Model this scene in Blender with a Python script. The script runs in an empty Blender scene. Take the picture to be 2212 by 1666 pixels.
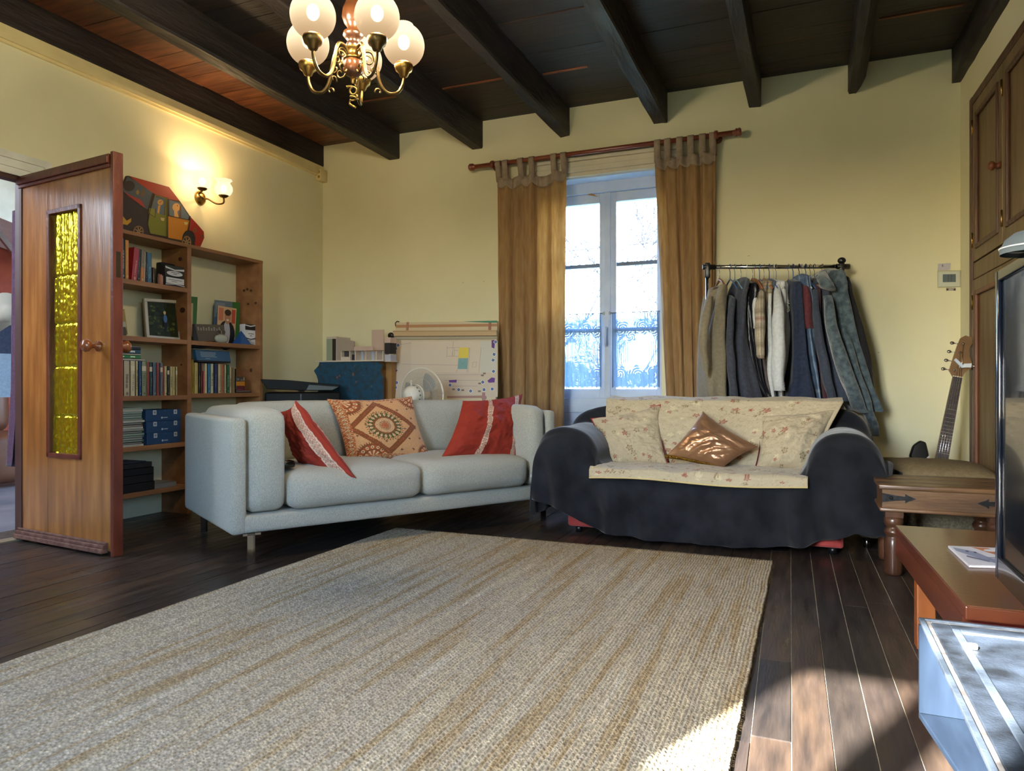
import bpy, bmesh, math, random
import numpy as np
from mathutils import Vector, Matrix, noise as mn
rnd = random.Random(7)
PI = math.pi
C = bpy.context.scene.collection
SC = bpy.context.scene

# ---------------------------------------------------------------- camera
FPX = 1560.0; TH = math.atan(644/1560.0); ct, st = math.cos(TH), math.sin(TH); CH = 0.8
cam_d = bpy.data.cameras.new('camera'); cam = bpy.data.objects.new('camera', cam_d); C.objects.link(cam)
cam.location = (0, 0, CH); cam.rotation_euler = (PI/2, 0, TH)
cam_d.sensor_width = 36.0; cam_d.lens = FPX*36.0/2212.0; cam_d.clip_start = 0.02; cam_d.clip_end = 300
SC.camera = cam

# ---------------------------------------------------------------- world, sun, exposure
world = bpy.data.worlds.new('world'); SC.world = world; world.use_nodes = True
wn = world.node_tree; wn.nodes.clear()
sky = wn.nodes.new('ShaderNodeTexSky'); sky.sky_type = 'NISHITA'; sky.sun_disc = False
sky.sun_elevation = math.radians(30); sky.sun_rotation = math.radians(203.5); sky.air_density = 1.0; sky.dust_density = 1.2; sky.ozone_density = 2.5
bg = wn.nodes.new('ShaderNodeBackground'); bg.inputs['Strength'].default_value = 4.3
wo = wn.nodes.new('ShaderNodeOutputWorld')
wn.links.new(sky.outputs[0], bg.inputs[0]); wn.links.new(bg.outputs[0], wo.inputs[0])
sd = bpy.data.lights.new('sun', 'SUN'); sd.energy = 52.0; sd.angle = math.radians(0.9); sd.color = (1.0, 0.93, 0.82)
sun = bpy.data.objects.new('sun', sd); C.objects.link(sun)
EL = math.radians(30)
sdir = Vector((0.40*math.cos(EL), 0.9165*math.cos(EL), -math.sin(EL)))
sun.rotation_euler = sdir.to_track_quat('-Z', 'Y').to_euler()
SC.view_settings.view_transform = 'Standard'; SC.view_settings.look = 'None'; SC.view_settings.gamma = 1.0
SC.view_settings.use_curve_mapping = False; SC.view_settings.exposure = 0.94
try:
    SC.cycles.use_denoising = True; SC.cycles.max_bounces = 10; SC.cycles.diffuse_bounces = 6
    SC.cycles.transparent_max_bounces = 16; SC.cycles.sample_clamp_indirect = 6.0
    SC.cycles.caustics_reflective = False; SC.cycles.caustics_refractive = False
except Exception: pass

def portal(x, y, z, sx, sz, ry):            # guides sky light through a window opening
    l = bpy.data.lights.new('window_portal', 'AREA'); l.shape = 'RECTANGLE'; l.size = sx; l.size_y = sz
    l.cycles.is_portal = True
    o = bpy.data.objects.new('window_portal', l); C.objects.link(o); o.location = (x, y, z); o.rotation_euler = (PI/2, 0, ry)
portal(-1.374, 5.33, 1.45, 0.86, 1.55, PI)
portal(-1.13, -1.52, 1.45, 0.86, 1.55, 0)
portal(1.50, -0.45, 1.45, 0.84, 1.55, PI/2)  # opening of the added right-wall window

# ---------------------------------------------------------------- rays from the photograph's camera (for measuring)
def ray(x, y):
    a = (x-1106)/FPX; b = (833-y)/FPX
    return Vector((-st+ct*a, ct+st*a, b))
def atY(x, y, Y): r = ray(x, y); t = Y/r.y; return Vector((r.x*t, Y, CH+r.z*t))
def atX(x, y, X): r = ray(x, y); t = X/r.x; return Vector((X, r.y*t, CH+r.z*t))
def atZ(x, y, Z): r = ray(x, y); t = (Z-CH)/r.z; return Vector((r.x*t, r.y*t, Z))
def hit(x, y, p, n):
    r = ray(x, y); o = Vector((0, 0, CH)); p = Vector(p); n = Vector(n)
    t = (p-o).dot(n)/r.dot(n); return o+r*t

# ---------------------------------------------------------------- materials
def s2l(c):
    return tuple(((v/255.0)/12.92 if v/255.0 <= .04045 else ((v/255.0+.055)/1.055)**2.4) for v in c[:3])+(1,)
_m = {}
def mat(name, col, col2=None, scale=6.0, stretch=(1, 1, 1), rough=0.6, metal=0.0, bump=0.0, bscale=60.0, bstretch=(1, 1, 1),
        coat=0.0, sheen=0.0, attr=None, lo=0.35, hi=0.65, detail=5.0, spec=0.5, transl=0.0, weave=0.0, emit=None, estr=0.0, col3=None, rvar=0.0):
    if name in _m: return _m[name]
    m = bpy.data.materials.new(name); m.use_nodes = True; nt = m.node_tree; N = nt.nodes; L = nt.links
    b = N['Principled BSDF']; b.inputs['Roughness'].default_value = rough; b.inputs['Metallic'].default_value = metal
    b.inputs['Specular IOR Level'].default_value = spec
    if coat: b.inputs['Coat Weight'].default_value = coat; b.inputs['Coat Roughness'].default_value = 0.15
    if sheen: b.inputs['Sheen Weight'].default_value = sheen; b.inputs['Sheen Roughness'].default_value = 0.4
    tc = N.new('ShaderNodeTexCoord')
    def mapped(sc):
        mp = N.new('ShaderNodeMapping'); mp.inputs['Scale'].default_value = sc; L.new(tc.outputs['Object'], mp.inputs[0]); return mp.outputs[0]
    src = None
    if attr:
        a = N.new('ShaderNodeAttribute'); a.attribute_name = attr; src = a.outputs['Color']
        if col2:
            n = N.new('ShaderNodeTexNoise'); n.inputs['Scale'].default_value = scale; n.inputs['Detail'].default_value = detail
            L.new(mapped(stretch), n.inputs[0])
            mr = N.new('ShaderNodeMapRange'); mr.inputs[1].default_value = lo; mr.inputs[2].default_value = hi; mr.inputs[3].default_value = 0.8; mr.inputs[4].default_value = 1.08
            L.new(n.outputs[0], mr.inputs[0])
            mx = N.new('ShaderNodeVectorMath'); mx.operation = 'SCALE'; L.new(src, mx.inputs[0]); L.new(mr.outputs[0], mx.inputs['Scale']); src = mx.outputs[0]
    elif col2:
        n = N.new('ShaderNodeTexNoise'); n.inputs['Scale'].default_value = scale; n.inputs['Detail'].default_value = detail
        L.new(mapped(stretch), n.inputs[0])
        r = N.new('ShaderNodeValToRGB'); r.color_ramp.elements[0].position = lo; r.color_ramp.elements[1].position = hi
        r.color_ramp.elements[0].color = s2l(col); r.color_ramp.elements[1].color = s2l(col2)
        if col3: e = r.color_ramp.elements.new((lo+hi)/2); e.color = s2l(col3)
        L.new(n.outputs[0], r.inputs[0]); src = r.outputs[0]
    if src: L.new(src, b.inputs['Base Color'])
    else: b.inputs['Base Color'].default_value = s2l(col)
    if rvar:
        n3 = N.new('ShaderNodeTexNoise'); n3.inputs['Scale'].default_value = 3.0; n3.inputs['Detail'].default_value = 6; L.new(mapped(stretch), n3.inputs[0])
        mr = N.new('ShaderNodeMapRange'); mr.inputs[1].default_value = .3; mr.inputs[2].default_value = .7
        mr.inputs[3].default_value = max(0, rough-rvar); mr.inputs[4].default_value = min(1, rough+rvar)
        L.new(n3.outputs[0], mr.inputs[0]); L.new(mr.outputs[0], b.inputs['Roughness'])
    if bump:
        n2 = N.new('ShaderNodeTexNoise'); n2.inputs['Scale'].default_value = bscale; n2.inputs['Detail'].default_value = 4
        L.new(mapped(bstretch), n2.inputs[0]); h = n2.outputs[0]
        bp = N.new('ShaderNodeBump'); bp.inputs['Strength'].default_value = bump; bp.inputs['Distance'].default_value = 0.01
        L.new(h, bp.inputs['Height']); L.new(bp.outputs[0], b.inputs['Normal'])
    if emit: b.inputs['Emission Color'].default_value = s2l(emit); b.inputs['Emission Strength'].default_value = estr
    if transl:
        out = N['Material Output']; t = N.new('ShaderNodeBsdfTranslucent'); ms = N.new('ShaderNodeMixShader'); ms.inputs[0].default_value = transl
        if src: L.new(src, t.inputs[0])
        else: t.inputs[0].default_value = s2l(col)
        L.new(b.outputs[0], ms.inputs[1]); L.new(t.outputs[0], ms.inputs[2]); L.new(ms.outputs[0], out.inputs[0])
    _m[name] = m; return m

def flat(col, rough=0.7, **k):
    return mat('paint_%02x%02x%02x_%d' % (int(col[0]), int(col[1]), int(col[2]), int(rough*100)), col, rough=rough, **k)

plaster = mat('yellow_plaster', (222, 217, 182), (230, 225, 192), scale=1.6, rough=0.85, bump=0.12, bscale=14, detail=8)
beam_m = mat('tarred_beam', (24, 20, 20), (42, 35, 34), scale=5, stretch=(3, .5, 3), rough=0.6, bump=0.7, bscale=20, bstretch=(2, .35, 2), detail=10, rvar=.15)
plank_dark = mat('dark_ceiling_plank', (38, 24, 22), (66, 42, 34), scale=5, stretch=(.5, 5, 5), rough=0.6, bump=0.3, bscale=24, bstretch=(.3, 3, 3), detail=9)
plank_red = mat('red_brown_ceiling_plank', (104, 58, 34), (150, 88, 50), scale=5, stretch=(.8, 6, 6), rough=0.5, bump=0.3, bscale=24, bstretch=(.3, 3, 3), detail=9, col3=(122, 68, 40))
floor_ms = [mat('dark_floorboard_%d' % i, a, b, scale=5, stretch=(7, 1.0, 7), rough=0.38, bump=0.10, bscale=45, bstretch=(3, .35, 3), detail=10, rvar=.12, lo=.3, hi=.7)
            for i, (a, b) in enumerate([((40, 34, 31), (66, 54, 46)), ((33, 29, 28), (56, 48, 43)), ((46, 38, 34), (76, 61, 50)), ((38, 32, 31), (62, 52, 46))])]
joint_m = mat('pale_joint_filler', (150, 142, 120), (176, 168, 146), scale=30, rough=0.9)
white_wood = mat('white_painted_wood', (214, 214, 206), (228, 228, 222), scale=8, rough=0.45, bump=0.05, bscale=40)
cream_wood = mat('cream_painted_trim', (216, 200, 150), (224, 210, 160), scale=8, rough=0.5, bump=.1, bscale=40)
door_wood = mat('varnished_door_wood', (138, 88, 40), (176, 118, 58), scale=3.4, stretch=(6, 6, .7), rough=0.27, coat=.5, bump=.12, bscale=14, bstretch=(3, 3, .4), detail=8, col3=(156, 100, 46))
door_red = mat('mahogany_edging', (88, 40, 28), (112, 54, 36), scale=5, stretch=(3, 3, .8), rough=0.35, bump=.2, bscale=40)
pine = mat('pine_shelf_wood', (130, 88, 54), (158, 112, 72), scale=3, stretch=(4, 1, 4), rough=0.55, bump=.1, bscale=40, detail=7, col3=(142, 98, 62))
knot_m = mat('pine_knot', (52, 30, 20), (78, 46, 30), scale=60, rough=.6)
cup_wood = mat('oak_cupboard_wood', (104, 84, 54), (128, 104, 70), scale=4, stretch=(5, 5, .7), rough=0.5, bump=.15, bscale=40, bstretch=(4, 4, .4), detail=8)
cup_dark = mat('dark_cupboard_moulding', (70, 42, 30), (98, 64, 42), scale=8, stretch=(4, 4, .7), rough=0.5, bump=.25, bscale=40, detail=8)
cup_red = mat('red_wood_strip', (100, 54, 32), (122, 68, 42), scale=5, stretch=(4, 4, .5), rough=.45)
grey_fab = mat('grey_linen_weave', (164, 162, 149), (195, 193, 180), scale=1, stretch=(300, 300, 140), rough=0.92, bump=0.6, bscale=1, bstretch=(420, 420, 300), sheen=.25, detail=3, lo=.3, hi=.7, spec=.15)
chrome = mat('chrome', (205, 205, 205), rough=0.14, metal=1.0)
sky_tinted_white = mat('skylight_tinted_window_paint', (186, 200, 222), (200, 212, 230), scale=8, rough=0.45, bump=.05, bscale=40)  # white paint with the blue of skylight put into its colour
dark_velvet = mat('charcoal_velvet', (24, 26, 31), (42, 44, 50), scale=9, rough=0.95, bump=0.12, bscale=260, sheen=.35, detail=8, lo=.3, hi=.75, spec=.1)
brass = mat('aged_brass', (150, 118, 62), (178, 142, 76), scale=30, rough=0.3, metal=1.0)
dark_brass = mat('dark_brass', (96, 78, 48), (120, 98, 60), scale=30, rough=0.38, metal=1.0)
red_base = mat('red_upholstery', (160, 56, 54), (176, 68, 64), scale=20, rough=0.85, bump=.2, bscale=200, sheen=.2)
black_pl = mat('black_plastic', (16, 17, 20), rough=0.35)
gloss_black = mat('glossy_black', (8, 9, 12), rough=0.1, coat=.5)
satin_black = mat('satin_black', (5, 6, 8), rough=.5, spec=.15)
iron = mat('black_iron', (30, 31, 34), (46, 47, 50), scale=60, rough=.5, metal=.7, bump=.2, bscale=80)
rustic = mat('rustic_table_wood', (84, 60, 40), (124, 92, 62), scale=4, stretch=(1, 6, 6), rough=.4, bump=.2, bscale=40, bstretch=(.4, 3, 3), detail=8, col3=(106, 76, 50), coat=.2)
rustic_leg = mat('rustic_leg_wood', (68, 42, 30), (100, 66, 46), scale=4, stretch=(5, 5, .8), rough=.3, bump=.12, bscale=40, bstretch=(3, 3, .4), detail=8, coat=.4)
bench_top = mat('bench_top_wood', (92, 58, 38), (110, 70, 46), scale=5, stretch=(4, .5, 4), rough=.28, coat=.3, bump=.05, bscale=60)
bench_side = mat('bench_side_wood', (88, 44, 28), (110, 58, 36), scale=5, stretch=(4, .6, 4), rough=.3, coat=.3)
bench_leg = mat('orange_wood_leg', (140, 78, 36), (160, 94, 46), scale=4, stretch=(5, 5, .6), rough=.35)
dusty = mat('dusty_blue_grey', (44, 52, 62), (82, 92, 106), scale=9, rough=.55, bump=.15, bscale=120, detail=10)
dusty_darkened = mat('darkened_blue_grey_board', (26, 36, 50), (34, 45, 60), scale=6, stretch=(6, 1, 1), rough=.8, spec=.1)  # pale board, its colour darkened to stand in for shade under direct sun
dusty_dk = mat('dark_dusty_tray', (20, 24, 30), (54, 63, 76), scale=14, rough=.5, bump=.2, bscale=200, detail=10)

def glass_mat():
    m = bpy.data.materials.new('thin_window_glass'); m.use_nodes = True; nt = m.node_tree; nt.nodes.clear(); N = nt.nodes; L = nt.links
    o = N.new('ShaderNodeOutputMaterial'); t = N.new('ShaderNodeBsdfTransparent'); t.inputs[0].default_value = (.94, .97, 1, 1)
    g = N.new('ShaderNodeBsdfGlossy'); g.inputs['Roughness'].default_value = 0.02; f = N.new('ShaderNodeFresnel'); f.inputs[0].default_value = 1.3
    ge = N.new('ShaderNodeNewGeometry'); sb = N.new('ShaderNodeMath'); sb.operation = 'SUBTRACT'; sb.inputs[0].default_value = 1; L.new(ge.outputs['Backfacing'], sb.inputs[1])
    mu = N.new('ShaderNodeMath'); mu.operation = 'MULTIPLY'; L.new(f.outputs[0], mu.inputs[0]); L.new(sb.outputs[0], mu.inputs[1])   # reflect once, on the outer face only
    mx = N.new('ShaderNodeMixShader'); L.new(mu.outputs[0], mx.inputs[0]); L.new(t.outputs[0], mx.inputs[1]); L.new(g.outputs[0], mx.inputs[2]); L.new(mx.outputs[0], o.inputs[0]); return m
glass = glass_mat()
def globe_mat(name, tf, z0, z1, e0, e1, c0=(1, .64, .34, 1), c1=(1, .84, .54, 1)):
    """frosted glass lit from inside: part passes the bulb's light, the rest glows, more around the bulb than at the foot"""
    m = bpy.data.materials.new(name); m.use_nodes = True; nt = m.node_tree; nt.nodes.clear(); N = nt.nodes; L = nt.links
    o = N.new('ShaderNodeOutputMaterial'); t = N.new('ShaderNodeBsdfTransparent'); t.inputs[0].default_value = (1, .96, .9, 1)
    e = N.new('ShaderNodeEmission'); g = N.new('ShaderNodeNewGeometry'); sp = N.new('ShaderNodeSeparateXYZ'); L.new(g.outputs['Position'], sp.inputs[0])
    mr = N.new('ShaderNodeMapRange'); mr.interpolation_type = 'SMOOTHSTEP'; mr.inputs[1].default_value = z0; mr.inputs[2].default_value = z1; mr.inputs[3].default_value = 0; mr.inputs[4].default_value = 1; L.new(sp.outputs[2], mr.inputs[0])
    r = N.new('ShaderNodeValToRGB'); r.color_ramp.elements[0].color = c0; r.color_ramp.elements[1].color = c1; L.new(mr.outputs[0], r.inputs[0]); L.new(r.outputs[0], e.inputs[0])
    ms = N.new('ShaderNodeMapRange'); ms.inputs[3].default_value = e0; ms.inputs[4].default_value = e1; L.new(mr.outputs[0], ms.inputs[0]); L.new(ms.outputs[0], e.inputs[1])
    b = N.new('ShaderNodeMixShader'); b.inputs[0].default_value = tf; L.new(e.outputs[0], b.inputs[1]); L.new(t.outputs[0], b.inputs[2]); L.new(b.outputs[0], o.inputs[0]); return m
globe_m = globe_mat('frosted_globe_glass', .12, 2.085, 2.20, .30, .80)
shade_m = globe_mat('ruffled_shade_glass', .35, 1.70, 1.80, .45, .75)
bulb_m = bpy.data.materials.new('lit_bulb'); bulb_m.use_nodes = True
bb = bulb_m.node_tree.nodes['Principled BSDF']; bb.inputs['Emission Color'].default_value = (1, .8, .5, 1); bb.inputs['Emission Strength'].default_value = 7

# ---------------------------------------------------------------- mesh building
class MB:
    def __init__(s): s.v = []; s.f = []; s.mi = []; s.c = []; s.sm = []
    def add(s, vs, fs, mi=0, col=None, smooth=False, M=None):
        o = len(s.v)
        for p in vs:
            p = Vector(p)
            if M is not None: p = M @ p
            s.v.append(tuple(p))
        for f in fs: s.f.append(tuple(i+o for i in f)); s.mi.append(mi); s.sm.append(smooth)
        if col is not None:
            s.c.extend([col]*len(vs) if not isinstance(col, list) else col)
        else: s.c.extend([(1, 1, 1)]*len(vs))
        return s
    def box(s, x0, x1, y0, y1, z0, z1, mi=0, M=None, col=None):
        vs = [(x0, y0, z0), (x1, y0, z0), (x1, y1, z0), (x0, y1, z0), (x0, y0, z1), (x1, y0, z1), (x1, y1, z1), (x0, y1, z1)]
        return s.add(vs, [(0, 3, 2, 1), (4, 5, 6, 7), (0, 1, 5, 4), (1, 2, 6, 5), (2, 3, 7, 6), (3, 0, 4, 7)], mi, col, False, M)
    def rbox(s, x0, x1, y0, y1, z0, z1, r=.01, seg=2, mi=0, M=None, puff=0, smooth=True, cuts=0):
        bm = bmesh.new(); bmesh.ops.create_cube(bm, size=1)
        sx, sy, sz = x1-x0, y1-y0, z1-z0
        for v in bm.verts: v.co = Vector((v.co.x*sx+(x0+x1)/2, v.co.y*sy+(y0+y1)/2, v.co.z*sz+(z0+z1)/2))
        r = min(r, .49*min(sx, sy, sz))
        bmesh.ops.bevel(bm, geom=bm.edges[:], offset=r, segments=seg, profile=.5, affect='EDGES')
        if cuts: bmesh.ops.subdivide_edges(bm, edges=[e for e in bm.edges if e.calc_length() > .06], cuts=cuts, use_grid_fill=True)
        if puff:
            cx, cy, cz = (x0+x1)/2, (y0+y1)/2, (z0+z1)/2
            for v in bm.verts:
                a, b_, c_ = (v.co.x-cx)/(sx/2), (v.co.y-cy)/(sy/2), (v.co.z-cz)/(sz/2)
                v.co.z = cz+(v.co.z-cz)*(1+puff*max(0, (1-a*a))*max(0, (1-b_*b_)))
                v.co.y = cy+(v.co.y-cy)*(1+puff*.4*max(0, (1-a*a))*max(0, (1-c_*c_)))
                nn = mn.noise(v.co*9)*.004
                v.co += Vector((0, nn, nn))
        bm.verts.index_update()
        vs = [v.co.copy() for v in bm.verts]; fs = [tuple(v.index for v in f.verts) for f in bm.faces]; bm.free()
        return s.add(vs, fs, mi, None, smooth, M)
    def grid(s, nu, nv, fn, mi=0, colfn=None, smooth=True, flip=False, wrapu=False, M=None):
        vs = []; cs = []
        NU = nu if wrapu else nu+1
        for j in range(nv+1):
            for i in range(NU):
                u, v = i/nu, j/nv; vs.append(fn(u, v))
                if colfn: cs.append(colfn(u, v))
        fs = []
        for j in range(nv):
            for i in range(nu):
                a = j*NU+i; b = j*NU+(i+1) % NU; c = b+NU; d = a+NU
                fs.append((d, c, b, a) if flip else (a, b, c, d))
        return s.add(vs, fs, mi, cs if colfn else None, smooth, M)
    def lathe(s, prof, n=24, mi=0, M=None, smooth=True, wob=None):
        k = len(prof)-1
        def fn(u, v):
            r, z = prof[int(round(v*k))]; a = u*2*PI
            if wob: r = r+wob(a, v)
            return (r*math.cos(a), r*math.sin(a), z)
        return s.grid(n, k, fn, mi, None, smooth, False, True, M)
    def sphere(s, c, r, n=16, mi=0, sx=1, sy=1, sz=1, M=None):
        prof = [(max(1e-4, r*math.sin(PI*i/n)), -r*math.cos(PI*i/n)) for i in range(n+1)]
        T = Matrix.Translation(c) @ Matrix.Diagonal((sx, sy, sz, 1))
        return s.lathe(prof, n+4, mi, (M @ T) if M is not None else T)
    def tube(s, pts, r, n=8, mi=0, M=None, cap=True, flatk=1.0, sm=0):
        pts = [Vector(p) for p in pts]; rs = list(r) if isinstance(r, (list, tuple)) else [r]*len(pts)
        if sm:
            np_, nr_ = [], []; L_ = len(pts)
            for i in range(L_-1):
                a, b, c, d = pts[max(0, i-1)], pts[i], pts[i+1], pts[min(L_-1, i+2)]
                for q in range(sm):
                    t = q/sm; np_.append((b*2+(c-a)*t+(a*2-b*5+c*4-d)*t*t+(b*3-a-c*3+d)*t**3)*.5); nr_.append(rs[i]*(1-t)+rs[i+1]*t)
            np_.append(pts[-1]); nr_.append(rs[-1]); pts, rs = np_, nr_
        vs = []; fs = []; up = None
        for i, p in enumerate(pts):
            d = (pts[min(i+1, len(pts)-1)]-pts[max(i-1, 0)]).normalized()
            if up is None: up = Vector((0, 0, 1)) if abs(d.z) < .9 else Vector((1, 0, 0))
            a = (up-d*up.dot(d))
            if a.length < 1e-5: a = d.orthogonal()
            a.normalize(); b = d.cross(a); up = a
            for k in range(n):
                t = 2*PI*k/n; vs.append(p+(a*math.cos(t)*flatk+b*math.sin(t))*rs[i])
        for i in range(len(pts)-1):
            for k in range(n):
                fs.append((i*n+k, i*n+(k+1) % n, (i+1)*n+(k+1) % n, (i+1)*n+k))
        if cap: fs.append(tuple(range(n-1, -1, -1))); fs.append(tuple(range((len(pts)-1)*n, len(pts)*n)))
        return s.add(vs, fs, mi, None, True, M)
    def cyl(s, a, b, r, n=14, mi=0, M=None): return s.tube([a, b], r, n, mi, M)
    def prism(s, poly, ext, mi=0, M=None, col=None):
        """poly: 3D points of one planar face; ext: extrusion vector"""
        n = len(poly); ext = Vector(ext); vs = [Vector(p) for p in poly]+[Vector(p)+ext for p in poly]
        fs = [tuple(range(n-1, -1, -1)), tuple(range(n, 2*n))]+[(i, (i+1) % n, n+(i+1) % n, n+i) for i in range(n)]
        return s.add(vs, fs, mi, col, False, M)
    def build(s, name, mats, parent=None, off=None, color=False, solid=0, bevel=0, sub=0):
        if not isinstance(mats, (list, tuple)): mats = [mats]
        o = Vector((0, 0, 0)); q = parent
        while q is not None: o += q.location; q = q.parent
        if off is not None: o = o+Vector(off)
        me = bpy.data.meshes.new(name)
        me.from_pydata([(x-o.x, y-o.y, z-o.z) for x, y, z in s.v], [], s.f)
        for m in mats: me.materials.append(m)
        me.polygons.foreach_set('material_index', s.mi); me.polygons.foreach_set('use_smooth', s.sm)
        if color:
            ca = me.color_attributes.new('Col', 'FLOAT_COLOR', 'POINT')
            arr = np.ones((len(s.v), 4), dtype=np.float32); arr[:, :3] = np.array(s.c, dtype=np.float32); ca.data.foreach_set('color', arr.ravel())
        me.update()
        ob = bpy.data.objects.new(name, me); C.objects.link(ob)
        if off is not None: ob.location = off
        if parent is not None: ob.parent = parent
        if sub: md = ob.modifiers.new('sub', 'SUBSURF'); md.levels = sub; md.render_levels = sub
        if solid: md = ob.modifiers.new('solid', 'SOLIDIFY'); md.thickness = solid; md.offset = 0
        if bevel: md = ob.modifiers.new('bevel', 'BEVEL'); md.width = bevel; md.segments = 2; md.limit_method = 'ANGLE'
        return ob

def tag(o, label=None, cat=None, group=None, kind=None):
    if label: o['label'] = label
    if cat: o['category'] = cat
    if group: o['group'] = group
    if kind: o['kind'] = kind
    return o
def thing(name, label, cat, loc=(0, 0, 0), group=None, kind=None):
    o = bpy.data.objects.new(name, None); C.objects.link(o); o.location = loc; o.empty_display_size = .05
    return tag(o, label, cat, group, kind)
def struct(name, loc=(0, 0, 0), label=None):
    o = bpy.data.objects.new(name, None); C.objects.link(o); o.location = loc; return tag(o, label, kind='structure')
def cp(o, parent=None, loc=None):
    c = o.copy(); C.objects.link(c); c.parent = parent
    for ch in o.children: cp(ch, c)
    if loc is not None: c.location = loc
    return c
def copy_tree(o, parent=None):
    kids = list(o.children); c = o.copy(); C.objects.link(c); c.parent = parent
    for ch in kids: copy_tree(ch, c)
    return c
def frame(o, x, y, z): # matrix from origin + axes
    return Matrix(((x[0], y[0], z[0], o[0]), (x[1], y[1], z[1], o[1]), (x[2], y[2], z[2], o[2]), (0, 0, 0, 1)))
def lin(c): return s2l(c)[:3]
def fbm(x, y, z=0, o=3):
    s = 0; a = 1
    for i in range(o): s += a*mn.noise(Vector((x, y, z))*(2**i)); a *= .5
    return s
def sstep(a, b, x):
    t = min(1, max(0, (x-a)/(b-a))) if a != b else float(x > a); return t*t*(3-2*t)

# ================================================================ ROOM SHELL
XL, YB, YF, HC = -3.8, 5.02, -1.05, 2.82
def XR(Y): return 0.832+(5.02-Y)*0.038
# floor of individual boards over a pale joint bed
fl = struct('floor')
MB().box(-.20, 1.4, YF-.3, YB+.4, -.10, -.0022).build('joint_bed', joint_m, fl); MB().box(XL-.3, -.201, YF-.3, YB+.4, -.10, -.004).build('joint_bed', mat('dark_joint_dirt', (58, 50, 44), (84, 74, 64), scale=20, rough=.9), fl)
bw = 0.0866; n_b = 0
cuts_fix = {0: [atZ(1732, 1350, 0).y], 1: [atZ(1782, 1298, 0).y], 2: [atZ(1838, 1309, 0).y, atZ(1878, 1460, 0).y], 3: [atZ(1895, 1303, 0).y], -1: [atZ(1680, 1428, 0).y, atZ(1680, 1599, 0).y]}
for k in range(-43, 12):
    xa = -.081+k*bw
    if xa > XR(YF)+.1: continue
    ys = [YF-.02]; y = YF
    if k in cuts_fix: ys += sorted(cuts_fix[k]); ys.append(YB+.02)
    else:
        y = YF+rnd.uniform(.4, 1.5)
        while y < YB-.3: ys.append(y); y += rnd.uniform(1.3, 2.3)
        ys.append(YB+.02)
    for a, b in zip(ys[:-1], ys[1:]):
        g = .0014 if xa > -.2 else .0010; dz = rnd.uniform(-.0012, .0008)
        def xx(X, Y): return X-.0237*(Y-3.5)
        poly = [(xx(xa+g, a+g), a+g, -.02), (xx(xa+bw-g, a+g), a+g, -.02), (xx(xa+bw-g, b-g), b-g, -.02), (xx(xa+g, b-g), b-g, -.02)]
        mb = MB().prism(poly, (0, 0, .02+dz))
        mb.build('floorboard', rnd.choice(floor_ms), fl); n_b += 1
# ceiling boards
cl = struct('ceiling', (0, 0, HC))
MB().box(XL-.3, 1.4, YF-.3, YB+.4, HC+.03, HC+.1).build('ceiling_backing', beam_m, cl)
pm_v = [mat('dark_ceiling_plank_%d' % i, a, b, scale=5, stretch=(.5, 5, 5), rough=0.55, bump=0.3, bscale=24, bstretch=(.3, 3, 3), detail=9)
        for i, (a, b) in enumerate([((24, 18, 18), (42, 32, 30)), ((28, 19, 17), (50, 34, 27)), ((21, 18, 22), (38, 32, 33))])]
pr_v = [mat('red_ceiling_plank_%d' % i, a, b, scale=5, stretch=(.8, 6, 6), rough=0.5, bump=0.3, bscale=24, bstretch=(.3, 3, 3), detail=9)
        for i, (a, b) in enumerate([((72, 42, 28), (108, 64, 40)), ((84, 50, 32), (122, 74, 46)), ((64, 38, 26), (98, 58, 36))])]
y = YF-.02; 
while y < YB+.05:
    w = rnd.choice([.125, .14, .15]); dz = rnd.uniform(-.003, .003)
    MB().box(XL-.02, -3.1, y+.0015, y+w-.0015, HC+dz, HC+.03).build('ceiling_plank', rnd.choice(pr_v), cl)
    MB().box(-3.099, 1.3, y+.0015, y+w-.0015, HC-dz, HC+.03).build('ceiling_plank', rnd.choice(pm_v), cl)
    y += w
# thin scraped battens seen in some bays
for (x, y_, X0, X1) in [(1020, 180, -2.31, -1.69), (810, 215, -2.95, -2.45), (1230, 150, -1.6, -1.3), (1990, 25, .35, .75)]:
    Yy = atZ(x, y_, HC).y
    MB().box(X0, X1, Yy-.008, Yy+.008, HC-.006, HC+.004).build('batten', plank_red, cl)
# beams
def beam(x0, x1, zb, y0=YF-.05, y1=YB+.05, rounded=False, label=None):
    seg = 44; w = x1-x0
    pr = [(0, 1), (0, .06), (.06, .0), (.94, .0), (1, .06), (1, 1)]
    if rounded: pr = [(0, 1), (0, .1), (.08, 0), (.45, .0), (.75, .2), (1, .45), (1, 1)]
    mb = MB(); k = len(pr)-1
    def fn(u, v):
        a, b = pr[int(round(u*k))]; Y = y0+(y1-y0)*v
        z = zb+(HC+.02-zb)*b; X = x0+w*a
        wob = .006*fbm(Y*1.7+x0*9, a*2, b, 4)
        return (X+wob, Y, z+(.008*fbm(Y*2.3, x0*5, a*3, 4) if b < .9 else 0))
    mb.grid(k, seg, fn, smooth=False)
    mb.box(x0+.002, x1-.002, y1-.004, y1, zb+.01, HC)
    return mb
bl = [(-3.92, -3.79, 2.64, 'flush against the left wall'), (-3.15, -3.05, 2.622, 'first proud beam from the left wall, ending left of the curtains'),
      (-2.404, -2.314, 2.61, 'ending just left of the curtain pole'), (-1.691, -1.617, 2.615, 'ending above the left curtain'),
      (-1.009, -.91, 2.617, 'ending above the right curtain'), (-.377, -.296, 2.637, 'ending above the right end of the curtain pole'),
      (.221, .321, 2.637, 'with a rounded lower edge, second from the right wall')]
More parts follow.
